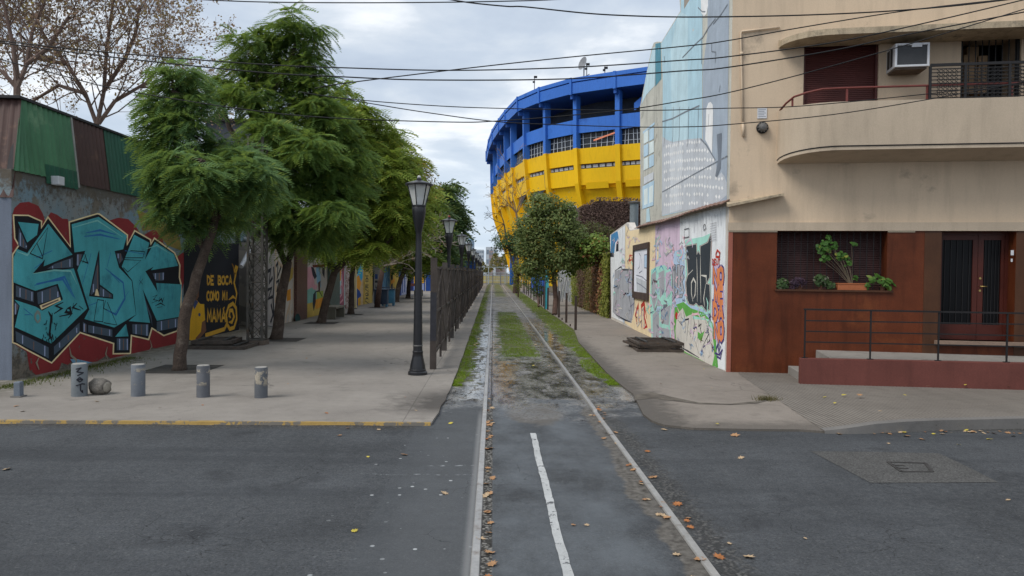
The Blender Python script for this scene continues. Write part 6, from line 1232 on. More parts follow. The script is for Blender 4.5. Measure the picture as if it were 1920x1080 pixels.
rim.build('rim', M_sblue, stad, world=True); rim2.build('rim_soffit', M_sblue2, stad, world=True); par.build('parapet', M_sblue, stad, world=True); yel.build('yellow_wall', M_syel, stad, world=True); drk.build('stand_interior', M_sdark, stad, world=True)
for i in range(NB+1):
    j = min(i, NB-1); f = 0 if i < NB else 1; tv = (cp[j+1]-cp[j]).normalized(); w = .34
    def vbar(z0, z1, o0, o1, hw, m_, nm, steps=1):
        mb = MB(); zs = np.linspace(z0, z1, steps+1)
        for a, b in zip(zs, zs[1:]):
            vs = [sp(j, f, z, o)+tv*s*hw for z in (a, b) for o in (o0, o1) for s in (-1, 1)]
            mb.add(vs, [(0, 1, 3, 2), (4, 6, 7, 5), (0, 4, 5, 1), (2, 3, 7, 6), (0, 2, 6, 4), (1, 5, 7, 3)])
        return mb.build(nm, m_, stad, world=True)
    vbar(20, 27.7, -.9, .12, w, M_sblue, 'column'); vbar(0, 20.15, -.9, .14, w*1.15, M_syel, 'yellow_pilaster', 8); vbar(27.55, ZTOP+.05, .7, 1.17, .2, M_sblue, 'rim_pilaster'); vbar(27.0, 27.7, -.1, .9, .2, M_sblue2, 'bracket')
for i in range(1, NB):
    if i > 11: break
    mb = MB(); bandq(mb, i, 20.1, 22.3, -.9); mb.mi(1); k = 7
    for q in range(1, k): f = q/k+random.uniform(-.02, .02); a, b = sp(i, f, 20.1, -.8), sp(i, f+random.uniform(-.03, .03), 22.3, -.8); mb.bar(a, b, .09, .06, nrm[i])
    for z in (20.75, 21.6): mb.bar(sp(i, .02, z, -.82), sp(i, .98, z, -.82), .05, .05, nrm[i])
    mb.build('window', [M_sgl, M_smul], stad, world=True)
    mb = MB(); k = 6; [bandq(mb, i, 17.35, 17.75, -.62, q/k+.02, (q+1)/k-.02) for q in range(k)]; mb.build('slit_window', M_smul, stad, world=True)
    if i < 10:
        mb = MB(); bandq(mb, i, 10.9, 12.15, -.5, .22, .86); mb.mi(1); k = 9
        for q in range(k): a = .22+.64*q/k; bandq(mb, i, 11.05, 12.0, -.49, a+.012, a+.64/k-.012)
        mb.build('white_window', [M_swht, M_sgl], stad, world=True)
    if i in (5, 6): mb = MB(); bandq(mb, i, 14.3, 15.2, -.1, .25, .8); ledge(mb, i, 14.3, -.1, -.5); mb.build('yellow_box', M_syel, stad, world=True)
mb = MB(); a, b = sp(6, .08, 21.9, -.5), sp(6, .6, 21.1, -.5); mb.bar(a, b, .09, .22); mb.build('salmon_strip', mat('salmon strip', c255(226, 140, 110)), stad, world=True)
mb = MB(); a = sp(5, .2, 27.2, -.2); mb.add([sp(4, .1, 25.9, -.1), sp(4, .95, 25.9, -.1), sp(4, .95, 27.6, -.1), sp(4, .1, 27.6, -.1)], [(0, 1, 2, 3)]); mb.add([sp(5, .1, 26.1, -.6), sp(5, .55, 24.6, -.6), sp(5, .55, 25.7, -.6), sp(5, .1, 27.2, -.6)], [(0, 1, 2, 3)]); mb.build('ramp_panel', M_sblue, stad, world=True)
M_dish = mat('grey dish', (.22, .23, .25), .6, .15, 2)
q = sp(6, .75, ZTOP, .4); ds = thing('satellite_dish', tuple(q), 'satellite dish on the stadium roof edge, the largest rooftop item', 'dish'); mb = MB(); disc(mb, q+Vector((-.1, -.2, 1.9)), (-.9, -.5, .25), [(.15, -.12), (.6, -.02), (.95, .2), (.9, .18), (.1, -.02)]); mb.build('reflector', M_dish, ds, world=True); mb = MB(); mb.bar(q, q+Vector((0, 0, 1.8)), .15, .15); mb.bar(q+Vector((0, 0, .1)), q+Vector((.8, 0, .5)), .1, .1); mb.build('stand', M_dish, ds, world=True)
for i, (px, pyt, h, lb) in enumerate(((1100, 140, 1.6, 'floodlight bracket on the stadium rim right of the dish'), (1002, 166, 1.9, 'thin aerial on the stadium rim left of the dish'), (1134, 136, .8, 'small camera on the stadium rim far right of the dish'))):
    q = G(px, pyt+2, ZTOP); r_ = thing('roof_aerial', tuple(q), lb, 'aerial'); mb = MB(); mb.bar((0, 0, 0), (0, 0, h), .12, .12); mb.build('mast', M_dish, r_); mb = MB(); mb.box((.15, 0, h), (.5, .2, .3)); mb.build('head', M_black, r_); mb = MB(); mb.box((-.1, 0, h*.6), (.35, .2, .25)); mb.build('box', M_black, r_)
mb = MB(); [mb.bar(sp(4, f, ZTOP), sp(4, f, ZTOP+.7), .06, .06) for f in (.2, .6, 1)]; mb.bar(sp(4, .2, ZTOP+.7), sp(4, 1, ZTOP+.7), .06, .06); mb.build('roof_rail', M_dish, stad, world=True)
# ================================================================== TREES
M_bark = mat('jacaranda bark', (.075, .055, .044), .95, .4, 5, grain=.25, gscale=40, bump=.6, bscale=22, streak=.3, stain=((.17, .14, .115), .25, 4)); M_bark2 = mat('reddish bark', (.10, .062, .05), .95, .3, 5, grain=.2, gscale=40, bump=.5, bscale=22); M_twig = mat('twig', (.07, .055, .04), .9, .2, 5)
def frond_template(n=13, wid=.05):
    V = []; Q = []
    def z(s): return .10*s-.62*s*s
    V += [(0, -.006, 0), (0, .006, 0), (.5, -.005, z(.5)), (.5, .005, z(.5)), (1, -.002, z(1)), (1, .002, z(1))]; Q += [(0, 2, 3, 1), (2, 4, 5, 3)]
    for i in range(n):
        s = .13+.85*i/(n-1); L_ = .38*math.sin(math.pi*(.22+.68*(1-abs(s-.42)/.62)))*(1.0 if s < .9 else .7); L_ = max(.07, L_*(1.05-.35*s)); a = R(62-30*s)
        for sd in (-1, 1):
            dx, dy = math.cos(a), sd*math.sin(a); px, py = -dy, dx; b = len(V); w = wid*(.8+.4*(1-s))
            V += [(s, 0, z(s)), (s+dx*L_*.45+px*w*.5, dy*L_*.45+py*w*.5, z(s)+.01), (s+dx*L_, dy*L_, z(s)-.06*L_/.38), (s+dx*L_*.45-px*w*.5, dy*L_*.45-py*w*.5, z(s)-.012)]; Q.append((b, b+1, b+2, b+3))
    return np.array(V), np.array(Q)
def fronds(P, D, size, tmpl, roll=.16, O=None):
    T, Q = tmpl; n = len(P); D = D/np.linalg.norm(D, axis=1, keepdims=True); U = np.array([0, 0, 1.])+rng.normal(0, roll, (n, 3))+(0 if O is None else O*np.array([.9, .9, .2])+np.array([0, -.25, 0])); S = np.cross(U, D); S /= np.linalg.norm(S, axis=1, keepdims=True)+1e-9; U = np.cross(D, S)
    s = size*rng.uniform(.75, 1.2, (n, 1, 1)); V = P[:, None, :]+s*(T[None, :, 0:1]*D[:, None]+T[None, :, 1:2]*S[:, None]+T[None, :, 2:3]*U[:, None])
    return V.reshape(-1, 3), (np.arange(n)[:, None, None]*len(T)+Q[None]).reshape(-1, 4)
T13, T9, T6 = frond_template(12, .058), frond_template(9, .082), frond_template(6, .12)
def crown_pts(clumps, Y, n, depth=1.0, tier=False):
    """rosette positions: clumps are (px, py, rx, ry[, dy, weight]) ellipsoids standing at distance Y"""
    if tier:
        sub_ = []
        for c in clumps:
            dy = c[4] if len(c) > 4 else 0; w = c[5] if len(c) > 5 else 1
            k = 1 if c[2] < 26 else (4 if c[2] < 50 else 6)
            for j in range(k):
                a = 6.283*(j+rng.uniform(-.3, .3))/k; q = 0 if k == 1 else .62; f = 1 if k == 1 else (.58 if k == 4 else .48)
                sub_.append((c[0]+c[2]*q*math.cos(a), c[1]+c[3]*q*math.sin(a), c[2]*f, c[3]*f*.62, dy+rng.uniform(-.5, .5)*c[2]*Y/F*1.6, w))
        clumps = sub_
    tot = sum((c[2]*c[3])**.9*(c[5] if len(c) > 5 else 1) for c in clumps); P = []; O = []
    for c in clumps:
        k = max(3, int(n*(c[2]*c[3])**.9*(c[5] if len(c) > 5 else 1)/tot)); yy = Y+(c[4] if len(c) > 4 else 0); q = PY(c[0], c[1], yy); sc = yy/F; rx, rz_ = c[2]*sc, c[3]*sc; ry = min(rx, rz_)*depth*1.05
        v = rng.normal(size=(k, 3)); v /= np.linalg.norm(v, axis=1, keepdims=True); v *= rng.uniform(.45, 1.0, (k, 1))**.5
        w = v.copy(); v = v*(.93+.2*np.sin(v[:, [0]]*7+v[:, [2]]*5+c[0])); P.append(np.array(q)+v*np.array([rx, ry, rz_])); O.append(w)
    return np.concatenate(P), np.concatenate(O)
def jacaranda(base, trunk, limbs, clumps, Y, n, size, tmpl, m, label, per=6, bark=M_bark, r0=.13, name='jacaranda_tree', group='trees along the promenade', depth=1.0, skel=None):
    root = thing(name, tuple(base), label, 'tree', group); mb = MB()
    tp = [Vector(base)+Vector((0, 0, -.05))]+[PY(px, py, Y) for px, py in trunk]; k = len(tp); rs = [r0*1.35]+[r0*(1-.45*i/k) for i in range(1, k)]; fine = [tp[0]]; fr_ = [rs[0]]
    fine.insert(1, tp[0].lerp(tp[1], .12)); fr_.insert(1, r0*1.05)
    for a, b, r1, r2 in zip(tp, tp[1:], rs, rs[1:]):
        for q in (.33, .66, 1): fine.append(a.lerp(b, q)+Vector((random.uniform(-.02, .02), random.uniform(-.02, .02), 0))); fr_.append(min(r1, r0)*(1-q)+r2*q)
    fine = fine[:1]+sorted(fine[1:], key=lambda v: v.z); mb.tube(fine, fr_, 10)
    ends = [tp[-1]]
    for lb in limbs:
        pts = [PY(p[0], p[1], Y+(p[2] if len(p) > 2 else 0)) for p in lb]; mb.tube(pts, [r0*.55*(1-.7*i/len(pts)) for i in range(len(pts))], 7); ends += pts[1:]
    P, O = crown_pts(clumps, Y, n, depth, True); E = np.array(ends)
    for p in P[::max(1, len(P)//90)]:
        d = np.linalg.norm(E-p, axis=1); e = Vector(E[d.argmin()]); q = Vector(p); mid = e.lerp(q, .5)+Vector((0, 0, -.08*(q-e).length)); mb.tube([e, mid, q], [.025, .017, .008], 4, False)
    mb.build('trunk', bark, root, world=True, smooth=True)
    N_ = len(P); PP_ = np.repeat(P, per, 0); az = np.repeat(rng.uniform(0, 6.283, N_), per)+np.tile(np.arange(per)*6.283/per, N_)+rng.normal(0, .25, N_*per); out_ = np.repeat(O, per, 0); el = rng.normal(-.12, .2, N_*per)+.75*np.maximum(0, out_[:, 2]-.35)
    Dv = np.stack([np.cos(az)*np.cos(el), np.sin(az)*np.cos(el), np.sin(el)], 1)+out_*np.array([.95, .95, .15]); V, Q = fronds(PP_, Dv, size, tmpl, O=out_); npmesh('crown', V, Q, m, root); return root
L1 = leafmat('jacaranda leaf deep green', (.075, .160, .060), (.165, .285, .095), (.26, .34, .07), .42); L2 = leafmat('jacaranda leaf green', (.085, .170, .048), (.19, .30, .068), (.30, .36, .07), .42); L3 = leafmat('jacaranda leaf yellow green', (.13, .21, .035), (.28, .36, .055), (.36, .36, .06), .42); L4 = leafmat('jacaranda leaf yellowing', (.17, .22, .03), (.34, .37, .05), (.42, .30, .07), .42); L5 = leafmat('far dark leaf', (.05, .10, .04), (.11, .18, .06), (.16, .19, .06), .3)
b = G(336, 694, LZ)
jacaranda(b, [(345, 600), (362, 540), (385, 470), (402, 415)], [[(385, 470), (345, 400), (310, 340)], [(402, 415), (440, 360, .3), (470, 330, .5)], [(402, 415), (390, 330), (330, 220), (325, 170)], [(402, 415), (400, 340, -.6), (380, 300, -1)]],
 [(335, 200, 42, 58), (345, 140, 24, 30), (312, 262, 30, 34), (335, 320, 46, 38, -.6), (400, 335, 58, 46, -.7), (460, 335, 40, 38, -.2), (415, 290, 48, 28, .4), (345, 385, 42, 36), (425, 385, 42, 34, .5), (312, 355, 24, 30), (490, 345, 22, 26), (300, 225, 20, 24), (375, 425, 34, 20, .3, .6), (470, 300, 24, 20)], b.y, 520, .47, T13, L1, 'nearest jacaranda, trunk leaning right in front of the turquoise graffiti wall', per=6, r0=.125)
b = G(518, 636, LZ)
jacaranda(b, [(527, 560), (540, 490)], [[(538, 500), (500, 410), (482, 320), (470, 215), (490, 110)], [(540, 490), (575, 410), (610, 330), (620, 250)], [(482, 320), (430, 240), (410, 170)], [(470, 215), (530, 150), (560, 70)]],
 [(548, 72, 44, 54), (590, 52, 14, 26), (480, 100, 38, 42), (452, 75, 20, 22, 0, .5), (525, 175, 72, 58), (585, 165, 32, 66), (435, 165, 40, 30), (605, 270, 62, 78), (530, 285, 78, 70, -.8), (570, 385, 82, 58, -.5), (505, 365, 54, 44), (635, 360, 42, 56), (560, 445, 58, 22), (655, 285, 32, 46), (480, 410, 26, 28, .5, .6), (612, 420, 46, 28)], b.y, 840, .62, T13, L2, 'tallest jacaranda, second from the street, its crown reaching the top of the view', per=6, r0=.17)
b = G(602, 605, LZ)
jacaranda(b, [(612, 560), (628, 510), (655, 480)], [[(628, 510), (610, 480), (600, 450)], [(655, 480), (690, 430), (705, 350)], [(655, 480), (720, 460), (750, 430)]],
 [(700, 300, 66, 70), (670, 240, 40, 50), (725, 350, 58, 60), (690, 390, 70, 50), (640, 455, 55, 30), (720, 425, 60, 42), (760, 400, 36, 40), (680, 465, 50, 22, 0, .6), (640, 200, 40, 40)], b.y, 620, .72, T9, L3, 'third jacaranda with yellow green leaves and a crooked forked trunk by the nearer bench', per=6, r0=.17)
b = G(658, 588, LZ)
jacaranda(b, [(659, 540), (662, 490)], [[(662, 490), (700, 420), (730, 340)], [(662, 490), (680, 440), (690, 380)]], [(735, 320, 48, 56), (755, 370, 40, 48), (715, 270, 34, 40), (740, 430, 52, 36), (770, 330, 20, 40), (690, 450, 50, 28)], b.y, 420, .85, T9, L4, 'fourth jacaranda, straight thin trunk and yellowing crown', per=5, r0=.15)
b = G(742, 566, LZ)
jacaranda(b, [(748, 535), (760, 500)], [[(760, 500), (775, 460), (790, 400)], [(760, 500), (745, 470), (740, 440)]], [(765, 380, 36, 50), (790, 420, 34, 48), (775, 480, 46, 26), (745, 440, 34, 30), (800, 370, 20, 34)], b.y, 380, 1.0, T6, L3, 'sixth tree of the promenade row, dark leaning trunk and green crown behind the bare one', per=5, r0=.2)
b = G(765, 559, LZ)
jacaranda(b, [(767, 530), (772, 500)], [[(772, 500), (790, 460), (800, 430)]], [(795, 440, 40, 40), (780, 485, 44, 20), (815, 470, 30, 34), (810, 400, 26, 30)], b.y, 300, 1.2, T6, L5, 'seventh tree of the promenade row, thin trunk beside the far bench', per=5, r0=.18)
b = Vector((-4.6, 74, LZ))
jacaranda(b, [(840, 500), (842, 450)], [[(842, 450), (836, 400), (830, 360)], [(842, 450), (855, 430)]], [(828, 375, 24, 36), (846, 405, 22, 34), (838, 440, 28, 30), (852, 470, 22, 30), (820, 420, 20, 40), (842, 352, 14, 16)], 74, 360, 1.5, T6, L5, 'farthest dark feathery tree, standing left of the street lamps against the sky', per=5, r0=.22)
# pruned bare tree, fifth of the row
def branches(mb, p, d, ln, r, lev, maxlev, bend=.35, tips=None, split=(2, 3), shrink=.72, up=.08, minr=.006, ang=.6):
    k = 3; pts = [p]; rs = [r]; dd = d.copy()
    for i in range(k):
        dd = (dd+Vector((random.gauss(0, bend), random.gauss(0, bend), random.gauss(0, bend)+up))*.45).normalized(); pts.append(pts[-1]+dd*(ln/k)); rs.append(max(minr, r*(1-.35*(i+1)/k)))
        if lev >= maxlev-1 and tips is not None: tips.append((pts[-1], dd.copy()))
    mb.tube(pts, rs, 7 if r > .05 else (5 if r > .02 else 3), False)
    if lev >= maxlev: return
    for j in range(random.randint(*split)):
        a = Vector((random.gauss(0, 1), random.gauss(0, 1), random.gauss(0, .8))); a = (a-dd*a.dot(dd)).normalized(); nd = (dd+a*random.uniform(.35, ang+.35)).normalized(); st_ = pts[-1] if j == 0 else pts[random.randint(1, k)]
        branches(mb, st_, nd, ln*shrink*random.uniform(.8, 1.15), rs[-1]*(.8 if j == 0 else .62), lev+1, maxlev, bend, tips, split, shrink, up, minr, ang)
b = G(707, 576, LZ); root = thing('bare_tree', tuple(b), 'leafless pale branched tree with a reddish trunk, fifth of the row', 'tree', 'trees along the promenade'); mb = MB(); tip = []
tp = [b, PY(711, 540, b.y), PY(718, 500, b.y)]; mb.tube(tp, [.17, .15, .13], 9)
mb.build('trunk', M_bark2, root, world=True, smooth=True); mb = MB(); random.seed(21)
for px, py, dy in ((760, 470, 0), (800, 445, .5), (740, 440, -.5), (785, 425, 1), (700, 470, 0), (815, 475, -1), (770, 490, -1)):
    d = (PY(px, py, b.y+dy)-tp[-1]); branches(mb, tp[-1], d.normalized(), d.length*.62, .06, 0, 4, .4, tip, (2, 3), .68, .03, .012, .8)
mb.build('branches', mat('pale bare twigs', (.26, .225, .19), .9, .2, 5), root, world=True)
P_ = np.array([t_[0] for t_ in tip]); P_ = P_[rng.uniform(size=len(P_)) < .16]; V, Q = leafset(P_, rng.normal(size=P_.shape), .16, 'oval'); npmesh('dry_leaves', V, Q, leafmat('dry reddish leaves', (.12, .06, .03), (.2, .10, .05), None, .3), root)
# autumn plane trees behind the workshop
M_plane = mat('plane tree bark', (.17, .118, .098), .95, .35, 3, stain=((.26, .22, .18), .3, 3)); L_aut = leafmat('autumn plane leaves', (.30, .17, .13), (.46, .30, .25), (.40, .26, .12), .4)
def plane_tree(px, Y, limbs, label, seed, n0=.115, lv=5):
    random.seed(seed); b = PY(px, 512, Y); b.z = 0; root = thing('plane_tree', tuple(b), label, 'tree', 'autumn plane trees behind the workshop'); mb = MB(); tips = []; fork = PY(*limbs[0][0], Y); mb.tube([b, b.lerp(fork, .5)+Vector((.1, 0, 0)), fork], [n0*1.3, n0*1.1, n0], 9)
    for lb in limbs:
        pts = [PY(p[0], p[1], Y+(p[2] if len(p) > 2 else 0)) for p in lb]; rs = [n0*.75*(1-.6*i/len(pts)) for i in range(len(pts))]; mb.tube(pts, rs, 7, False)
        for i in range(1, len(pts)):
            dd = (pts[i]-pts[i-1]).normalized()
            for j in range(4):
                st_ = pts[i-1].lerp(pts[i], random.uniform(.2, 1)); a = Vector((random.gauss(0, 1), random.gauss(0, 1), random.gauss(.2, .8))); a = (a-dd*a.dot(dd)).normalized(); branches(mb, st_, (dd+a*random.uniform(.5, 1.1)).normalized(), random.uniform(1.2, 2.0), rs[i]*.42, 1, lv, .3, tips, (2, 3), .74, .06, .006, .6)
    mb.build('trunk', M_plane, root, world=True); P = np.array([t_[0] for t_ in tips]); P = np.repeat(P, 2, 0); P = P[rng.uniform(size=len(P)) < .42]
    V, Q = leafset(P+rng.normal(0, .12, P.shape), rng.normal(size=P.shape)+np.array([0, -.5, .3]), .085, 'round'); npmesh('crown', V, Q, L_aut, root)
plane_tree(185, 30, [[(182, 235), (160, 175), (125, 120), (85, 70), (60, 20)], [(182, 235), (195, 170), (200, 90), (210, 20), (220, -60)], [(185, 232), (215, 190), (275, 155), (310, 110)], [(195, 170), (235, 110), (255, 60), (262, 10)], [(125, 120), (70, 110), (30, 90)], [(160, 175), (110, 160, 1), (60, 190, 2), (20, 200, 2)]], 'autumn plane tree with sparse brown leaves, its fork showing above the corrugated roof', 5)
plane_tree(18, 27, [[(32, 165), (5, 135), (-40, 105)], [(32, 165), (50, 120), (60, 60), (85, 0)], [(32, 165), (25, 90), (10, 20), (-10, -50)], [(50, 120), (90, 90), (130, 30)]], 'second autumn plane tree, its crown cut off by the left edge of the photo', 9)
# russet tree top between the promenade trees and the lamps
def bush(name, label, cat, base, clumps, Y, n, size, m, trunk=None, shape='oval', group=None, per=1, r0=.1, depth=1.0, bark=M_bark2):
    root = thing(name, tuple(base), label, cat, group); P, O = crown_pts(clumps, Y, n, depth); N_ = len(P)
    P = np.repeat(P, per, 0)+rng.normal(0, size*.9, (N_*per, 3)); A = np.repeat(O, per, 0)*.6+np.array([0, -.15, .55])+rng.normal(0, .45, (N_*per, 3)); V, Q = leafset(P, A, size, shape); npmesh('crown', V, Q, m, root)
    mb = MB(); Pc = [Vector(p) for p in P[::max(1, len(P)//28)]]
    if trunk:
        pts = [Vector(base)]+[PY(px, py, Y) for px, py in trunk]; mb.tube(pts, [r0*(1-.5*i/len(pts)) for i in range(len(pts))], 8)
    else: pts = [Vector(base), Vector(base)+Vector((0, 0, .6))]
    for q in Pc: e = min(pts, key=lambda v: (v-q).length); mb.tube([e, e.lerp(q, .5)+Vector((0, 0, -.1)), q], [r0*.35, r0*.2, r0*.08], 4, False)
    mb.build('trunk', bark, root, world=True); return root
bush('autumn_tree', 'tree with russet and yellow top beyond the promenade row', 'tree', Vector((-9.5, 60, 0)), [(785, 330, 24, 22), (800, 355, 22, 26), (770, 315, 16, 16)], 60, 420, .26, leafmat('russet leaves', (.16, .09, .03), (.28, .17, .05), (.14, .15, .03), .3), [(790, 400), (788, 350)], per=3, r0=.2)
# ================================================================== RIGHT SIDE GREENERY
L_priv = leafmat('small grey green leaves', (.10, .145, .05), (.22, .27, .09), (.2, .18, .06), .3); L_dark = leafmat('glossy dark leaves', (.035, .075, .03), (.08, .15, .055), None, .25); L_ivy = leafmat('ivy canopy leaves', (.12, .19, .04), (.24, .33, .07), (.28, .11, .04), .3)
b = G(1040, 590, RZ)
bush('street_tree', 'rounded grey green tree in front of the stadium, tallest on the right side', 'tree', b, [(1018, 388, 34, 26), (992, 425, 26, 28), (1045, 420, 36, 32), (1012, 455, 30, 28), (1070, 440, 24, 24), (1040, 480, 34, 26), (985, 465, 18, 22), (1062, 396, 20, 18), (1000, 500, 20, 20), (1065, 485, 18, 18), (1030, 515, 22, 14, 0, .5)], b.y+.5, 2700, .15, L_priv, [(1042, 560), (1038, 510), (1030, 450)], per=7, r0=.14)
b = G(1010, 575, RZ); bush('shrub', 'dark bushy shrub growing between the steel posts under the street tree', 'shrub', b, [(1000, 520, 22, 26), (1012, 500, 20, 22), (1010, 545, 16, 14), (990, 500, 14, 14)], b.y+1, 420, .11, L_dark, [(1008, 550), (1005, 520)], per=6, r0=.06)
b = PY(966, 530, 74); b.z = 0; bush('street_tree', 'dark round tree standing over the line near the far gate', 'tree', b, [(950, 448, 24, 20), (968, 452, 22, 22), (940, 458, 16, 14), (962, 472, 18, 12), (975, 440, 16, 16)], 74, 460, .22, L_dark, [(968, 510), (966, 470)], per=6, r0=.25)
b = PY(972, 534, 62); b.z = 0; bush('shrub', 'yellow green climber shrub at the end of the row of posts', 'shrub', b, [(968, 512, 8, 26), (978, 500, 14, 14), (985, 512, 9, 16), (972, 535, 8, 8)], 62, 240, .16, leafmat('yellow green shrub', (.12, .13, .02), (.26, .25, .04), (.08, .12, .02), .3), [(972, 515)], per=6, r0=.06)
random.seed(33); b = PY(925, 440, 95); b = PY(918, 512, 96); b.x = 3.4; b.z = 0; root = thing('bare_tree', tuple(b), 'thin leafless tree reaching over the line beside the stadium', 'tree'); mb = MB(); tp = [b, PY(950, 450, 96), PY(945, 420, 96)]; mb.tube(tp, [.2, .15, .1], 6)
for px, py in ((920, 432), (912, 415), (928, 390), (940, 380), (918, 448)): d = PY(px, py, 96)-tp[-1]; branches(mb, tp[-1], d.normalized(), d.length*.7, .05, 0, 3, .4, None, (2, 3), .65, .03, .02, .7)
mb.build('trunk', M_twig, root, world=True)
random.seed(34); b = PY(965, 512, 88); b.z = 0; b.x += 4; root = thing('bare_tree', tuple(b), 'brownish bare tree against the yellow base of the stadium', 'tree'); mb = MB(); tp = [b, PY(975, 440, 88), PY(968, 400, 88)]; mb.tube(tp, [.3, .22, .14], 6); tips = []
for px, py in ((940, 350), (955, 340), (972, 345), (985, 365), (950, 380), (962, 320)): d = PY(px, py, 88)-tp[-1]; branches(mb, tp[-1], d.normalized(), d.length*.6, .07, 0, 4, .35, tips, (2, 3), .68, .05, .018, .6)
mb.build('trunk', mat('ochre twigs', (.24, .16, .09), .9, .2, 3), root, world=True); P_ = np.array([t_[0] for t_ in tips]); V, Q = leafset(P_, rng.normal(size=P_.shape), .07, 'oval'); npmesh('crown', V, Q, leafmat('ochre buds', (.25, .16, .06), (.34, .23, .09), None, .3), root)
# vine covered wall beyond the painted side wall
VX = Gp(1146, 560).x; vy0 = Gp(1144, 560).y+.02; vy1 = PX(1076, 545, VX).y
vw = thing('vine_wall', (VX, vy0, 0), 'garden wall covered in autumn vine, green at both ends and red brown between', 'wall'); mb = MB(); mb.bb((VX, vy0, -.05), (VX+.25, vy1, 3.1)); mb.build('wall', mat('vine wall render', (.07, .05, .035), .95, .4, 3), vw, world=True)
vb = [(1147, 1130, leafmat('vine lime', (.16, .18, .035), (.28, .29, .06), (.08, .10, .02), .3, 3)), (1130, 1112, leafmat('vine rust red', (.24, .10, .05), (.40, .20, .11), (.16, .13, .03), .3, 3)), (1112, 1099, leafmat('vine olive', (.12, .095, .03), (.21, .17, .05), (.12, .05, .02), .3, 3)), (1099, 1086, leafmat('vine dark brown', (.09, .045, .035), (.16, .09, .065), (.1, .09, .02), .3, 3)), (1086, 1074, leafmat('vine lime far', (.15, .17, .035), (.26, .27, .05), None, .3, 3))]
VV = []; QQ = []; MI = []; off = 0
for k, (pa_, pb_, m_) in enumerate(vb):
    y0, y1 = PX(pa_, 540, VX).y, PX(pb_, 540, VX).y; n = int(800*(y1-y0)); yy = rng.uniform(y0, y1, n)+rng.normal(0, .25, n); zz = rng.uniform(0.0, 3.05, n)**1.0; keep = np.sin(yy*4+zz*3)+np.sin(zz*5-yy*2) > -1.5; yy, zz = yy[keep], zz[keep]
    yy = yy+0.35*np.sin(zz*2.2+k); P = np.stack([VX-.02-rng.exponential(.05, len(yy)), np.maximum(yy, vy0+.03), zz], 1); A = np.array([-1, -.25, .35])+rng.normal(0, .4, P.shape); V, Q = leafset(P, A, .085, 'round'); VV.append(V); QQ.append(Q+off); off += len(V); MI.append(np.full(len(Q), k))
npmesh('vine', np.concatenate(VV), np.concatenate(QQ), [v[2] for v in vb], vw, np.concatenate(MI))
b = Vector((VX+.1, vy0+2.5, 3.0)); bush('vine_canopy', 'thick green vine canopy hanging over the top of the vine covered wall', 'climber', b, [(1112, 466, 30, 20, -.6), (1090, 480, 26, 26), (1130, 462, 16, 13, -1.5), (1072, 495, 12, 20, 1), (1100, 452, 24, 12, .5), (1120, 448, 18, 8, 0)], vy0+3.5, 700, .12, L_ivy, None, 'round', per=5, r0=.05)
# brown creeper covered building behind
bb_ = thing('creeper_building', (9, 50, 0), 'tall windowless building covered in bare brown creeper behind the side wall', 'building'); a = PY(1086, 388, 50); c = PY(1118, 377, 50); d_ = PY(1230, 376, 50); mb = MB(); mb.prism([(a.x, 50, 0), (d_.x+6, 50, 0), (d_.x+6, 50, d_.z), (c.x, 50, c.z), (a.x+.8, 50, a.z+.2), (a.x, 50, a.z)], (0, 9, 0)); M_creep = mat('bare brown creeper', (.085, .052, .044), .95, .5, 3, grain=.5, gscale=14, bump=.8, bscale=10, stain=((.10, .06, .05), .4, 5)); mb.build('wall', M_creep, bb_, world=True)
n = 9000; P = np.stack([rng.uniform(a.x, d_.x+2, n), 49.95-rng.exponential(.08, n), rng.uniform(3, d_.z+.15, n)], 1); P = P[(P[:, 2] < np.interp(P[:, 0], [a.x, c.x], [a.z, d_.z+.15]))]; V, Q = leafset(P, np.array([0, -1, .3])+rng.normal(0, .5, P.shape), .17, 'oval', asp=.5); npmesh('creeper', V, Q, leafmat('dead creeper', (.08, .046, .038), (.15, .095, .078), None, .1, .8), bb_)
b = Vector((9.2, 46, 0)); bush('shrub', 'olive shrub crown rising beside the creeper covered building', 'shrub', b, [(1110, 432, 40, 16), (1085, 440, 30, 20), (1140, 440, 20, 10)], 44, 420, .13, leafmat('olive shrub', (.06, .065, .022), (.11, .115, .04), (.12, .07, .03), .3), [(1105, 480), (1105, 440)], per=5, r0=.08)
# ---- row of steel posts along the right path
M_post = mat('rust brown steel post', (.06, .042, .036), .65, .35, 6, grain=.15, stain=((.13, .07, .04), .12, 6))
ord_ = ['nearest', 'second', 'third', 'fourth', 'fifth', 'sixth', 'seventh', 'eighth', 'ninth', 'tenth', 'eleventh', 'twelfth', 'thirteenth', 'farthest']
for k, (zx, zy) in enumerate(((613, 970), (523, 900), (452, 850), (345, 775), (305, 745), (285, 730), (268, 720), (237, 680), (212, 685), (182, 665), (158, 640), (140, 630), (122, 620), (108, 610))):
    q = G(960+zx/5.145, 430+zy/5.145, RZ); q.x = min(max(q.x, 2.95), 3.3); h = 1.24+(.02*math.sin(k*3)); root = thing('steel_post', tuple(q), ('nearest square brown steel post on the edge of the right path' if k == 0 else 'farthest square brown steel post, beside the yellow green climber' if k == 13 else ord_[k]+' square brown steel post counted from the grates along the right path'), 'post', 'steel posts along the right path'); mb = MB(); mb.box((0, 0, h/2-.02), (.085, .085, h)); mb.build('shaft', M_post, root); mb = MB(); mb.box((0, 0, h-.015), (.093, .093, .012)); mb.build('cap', M_iron, root)
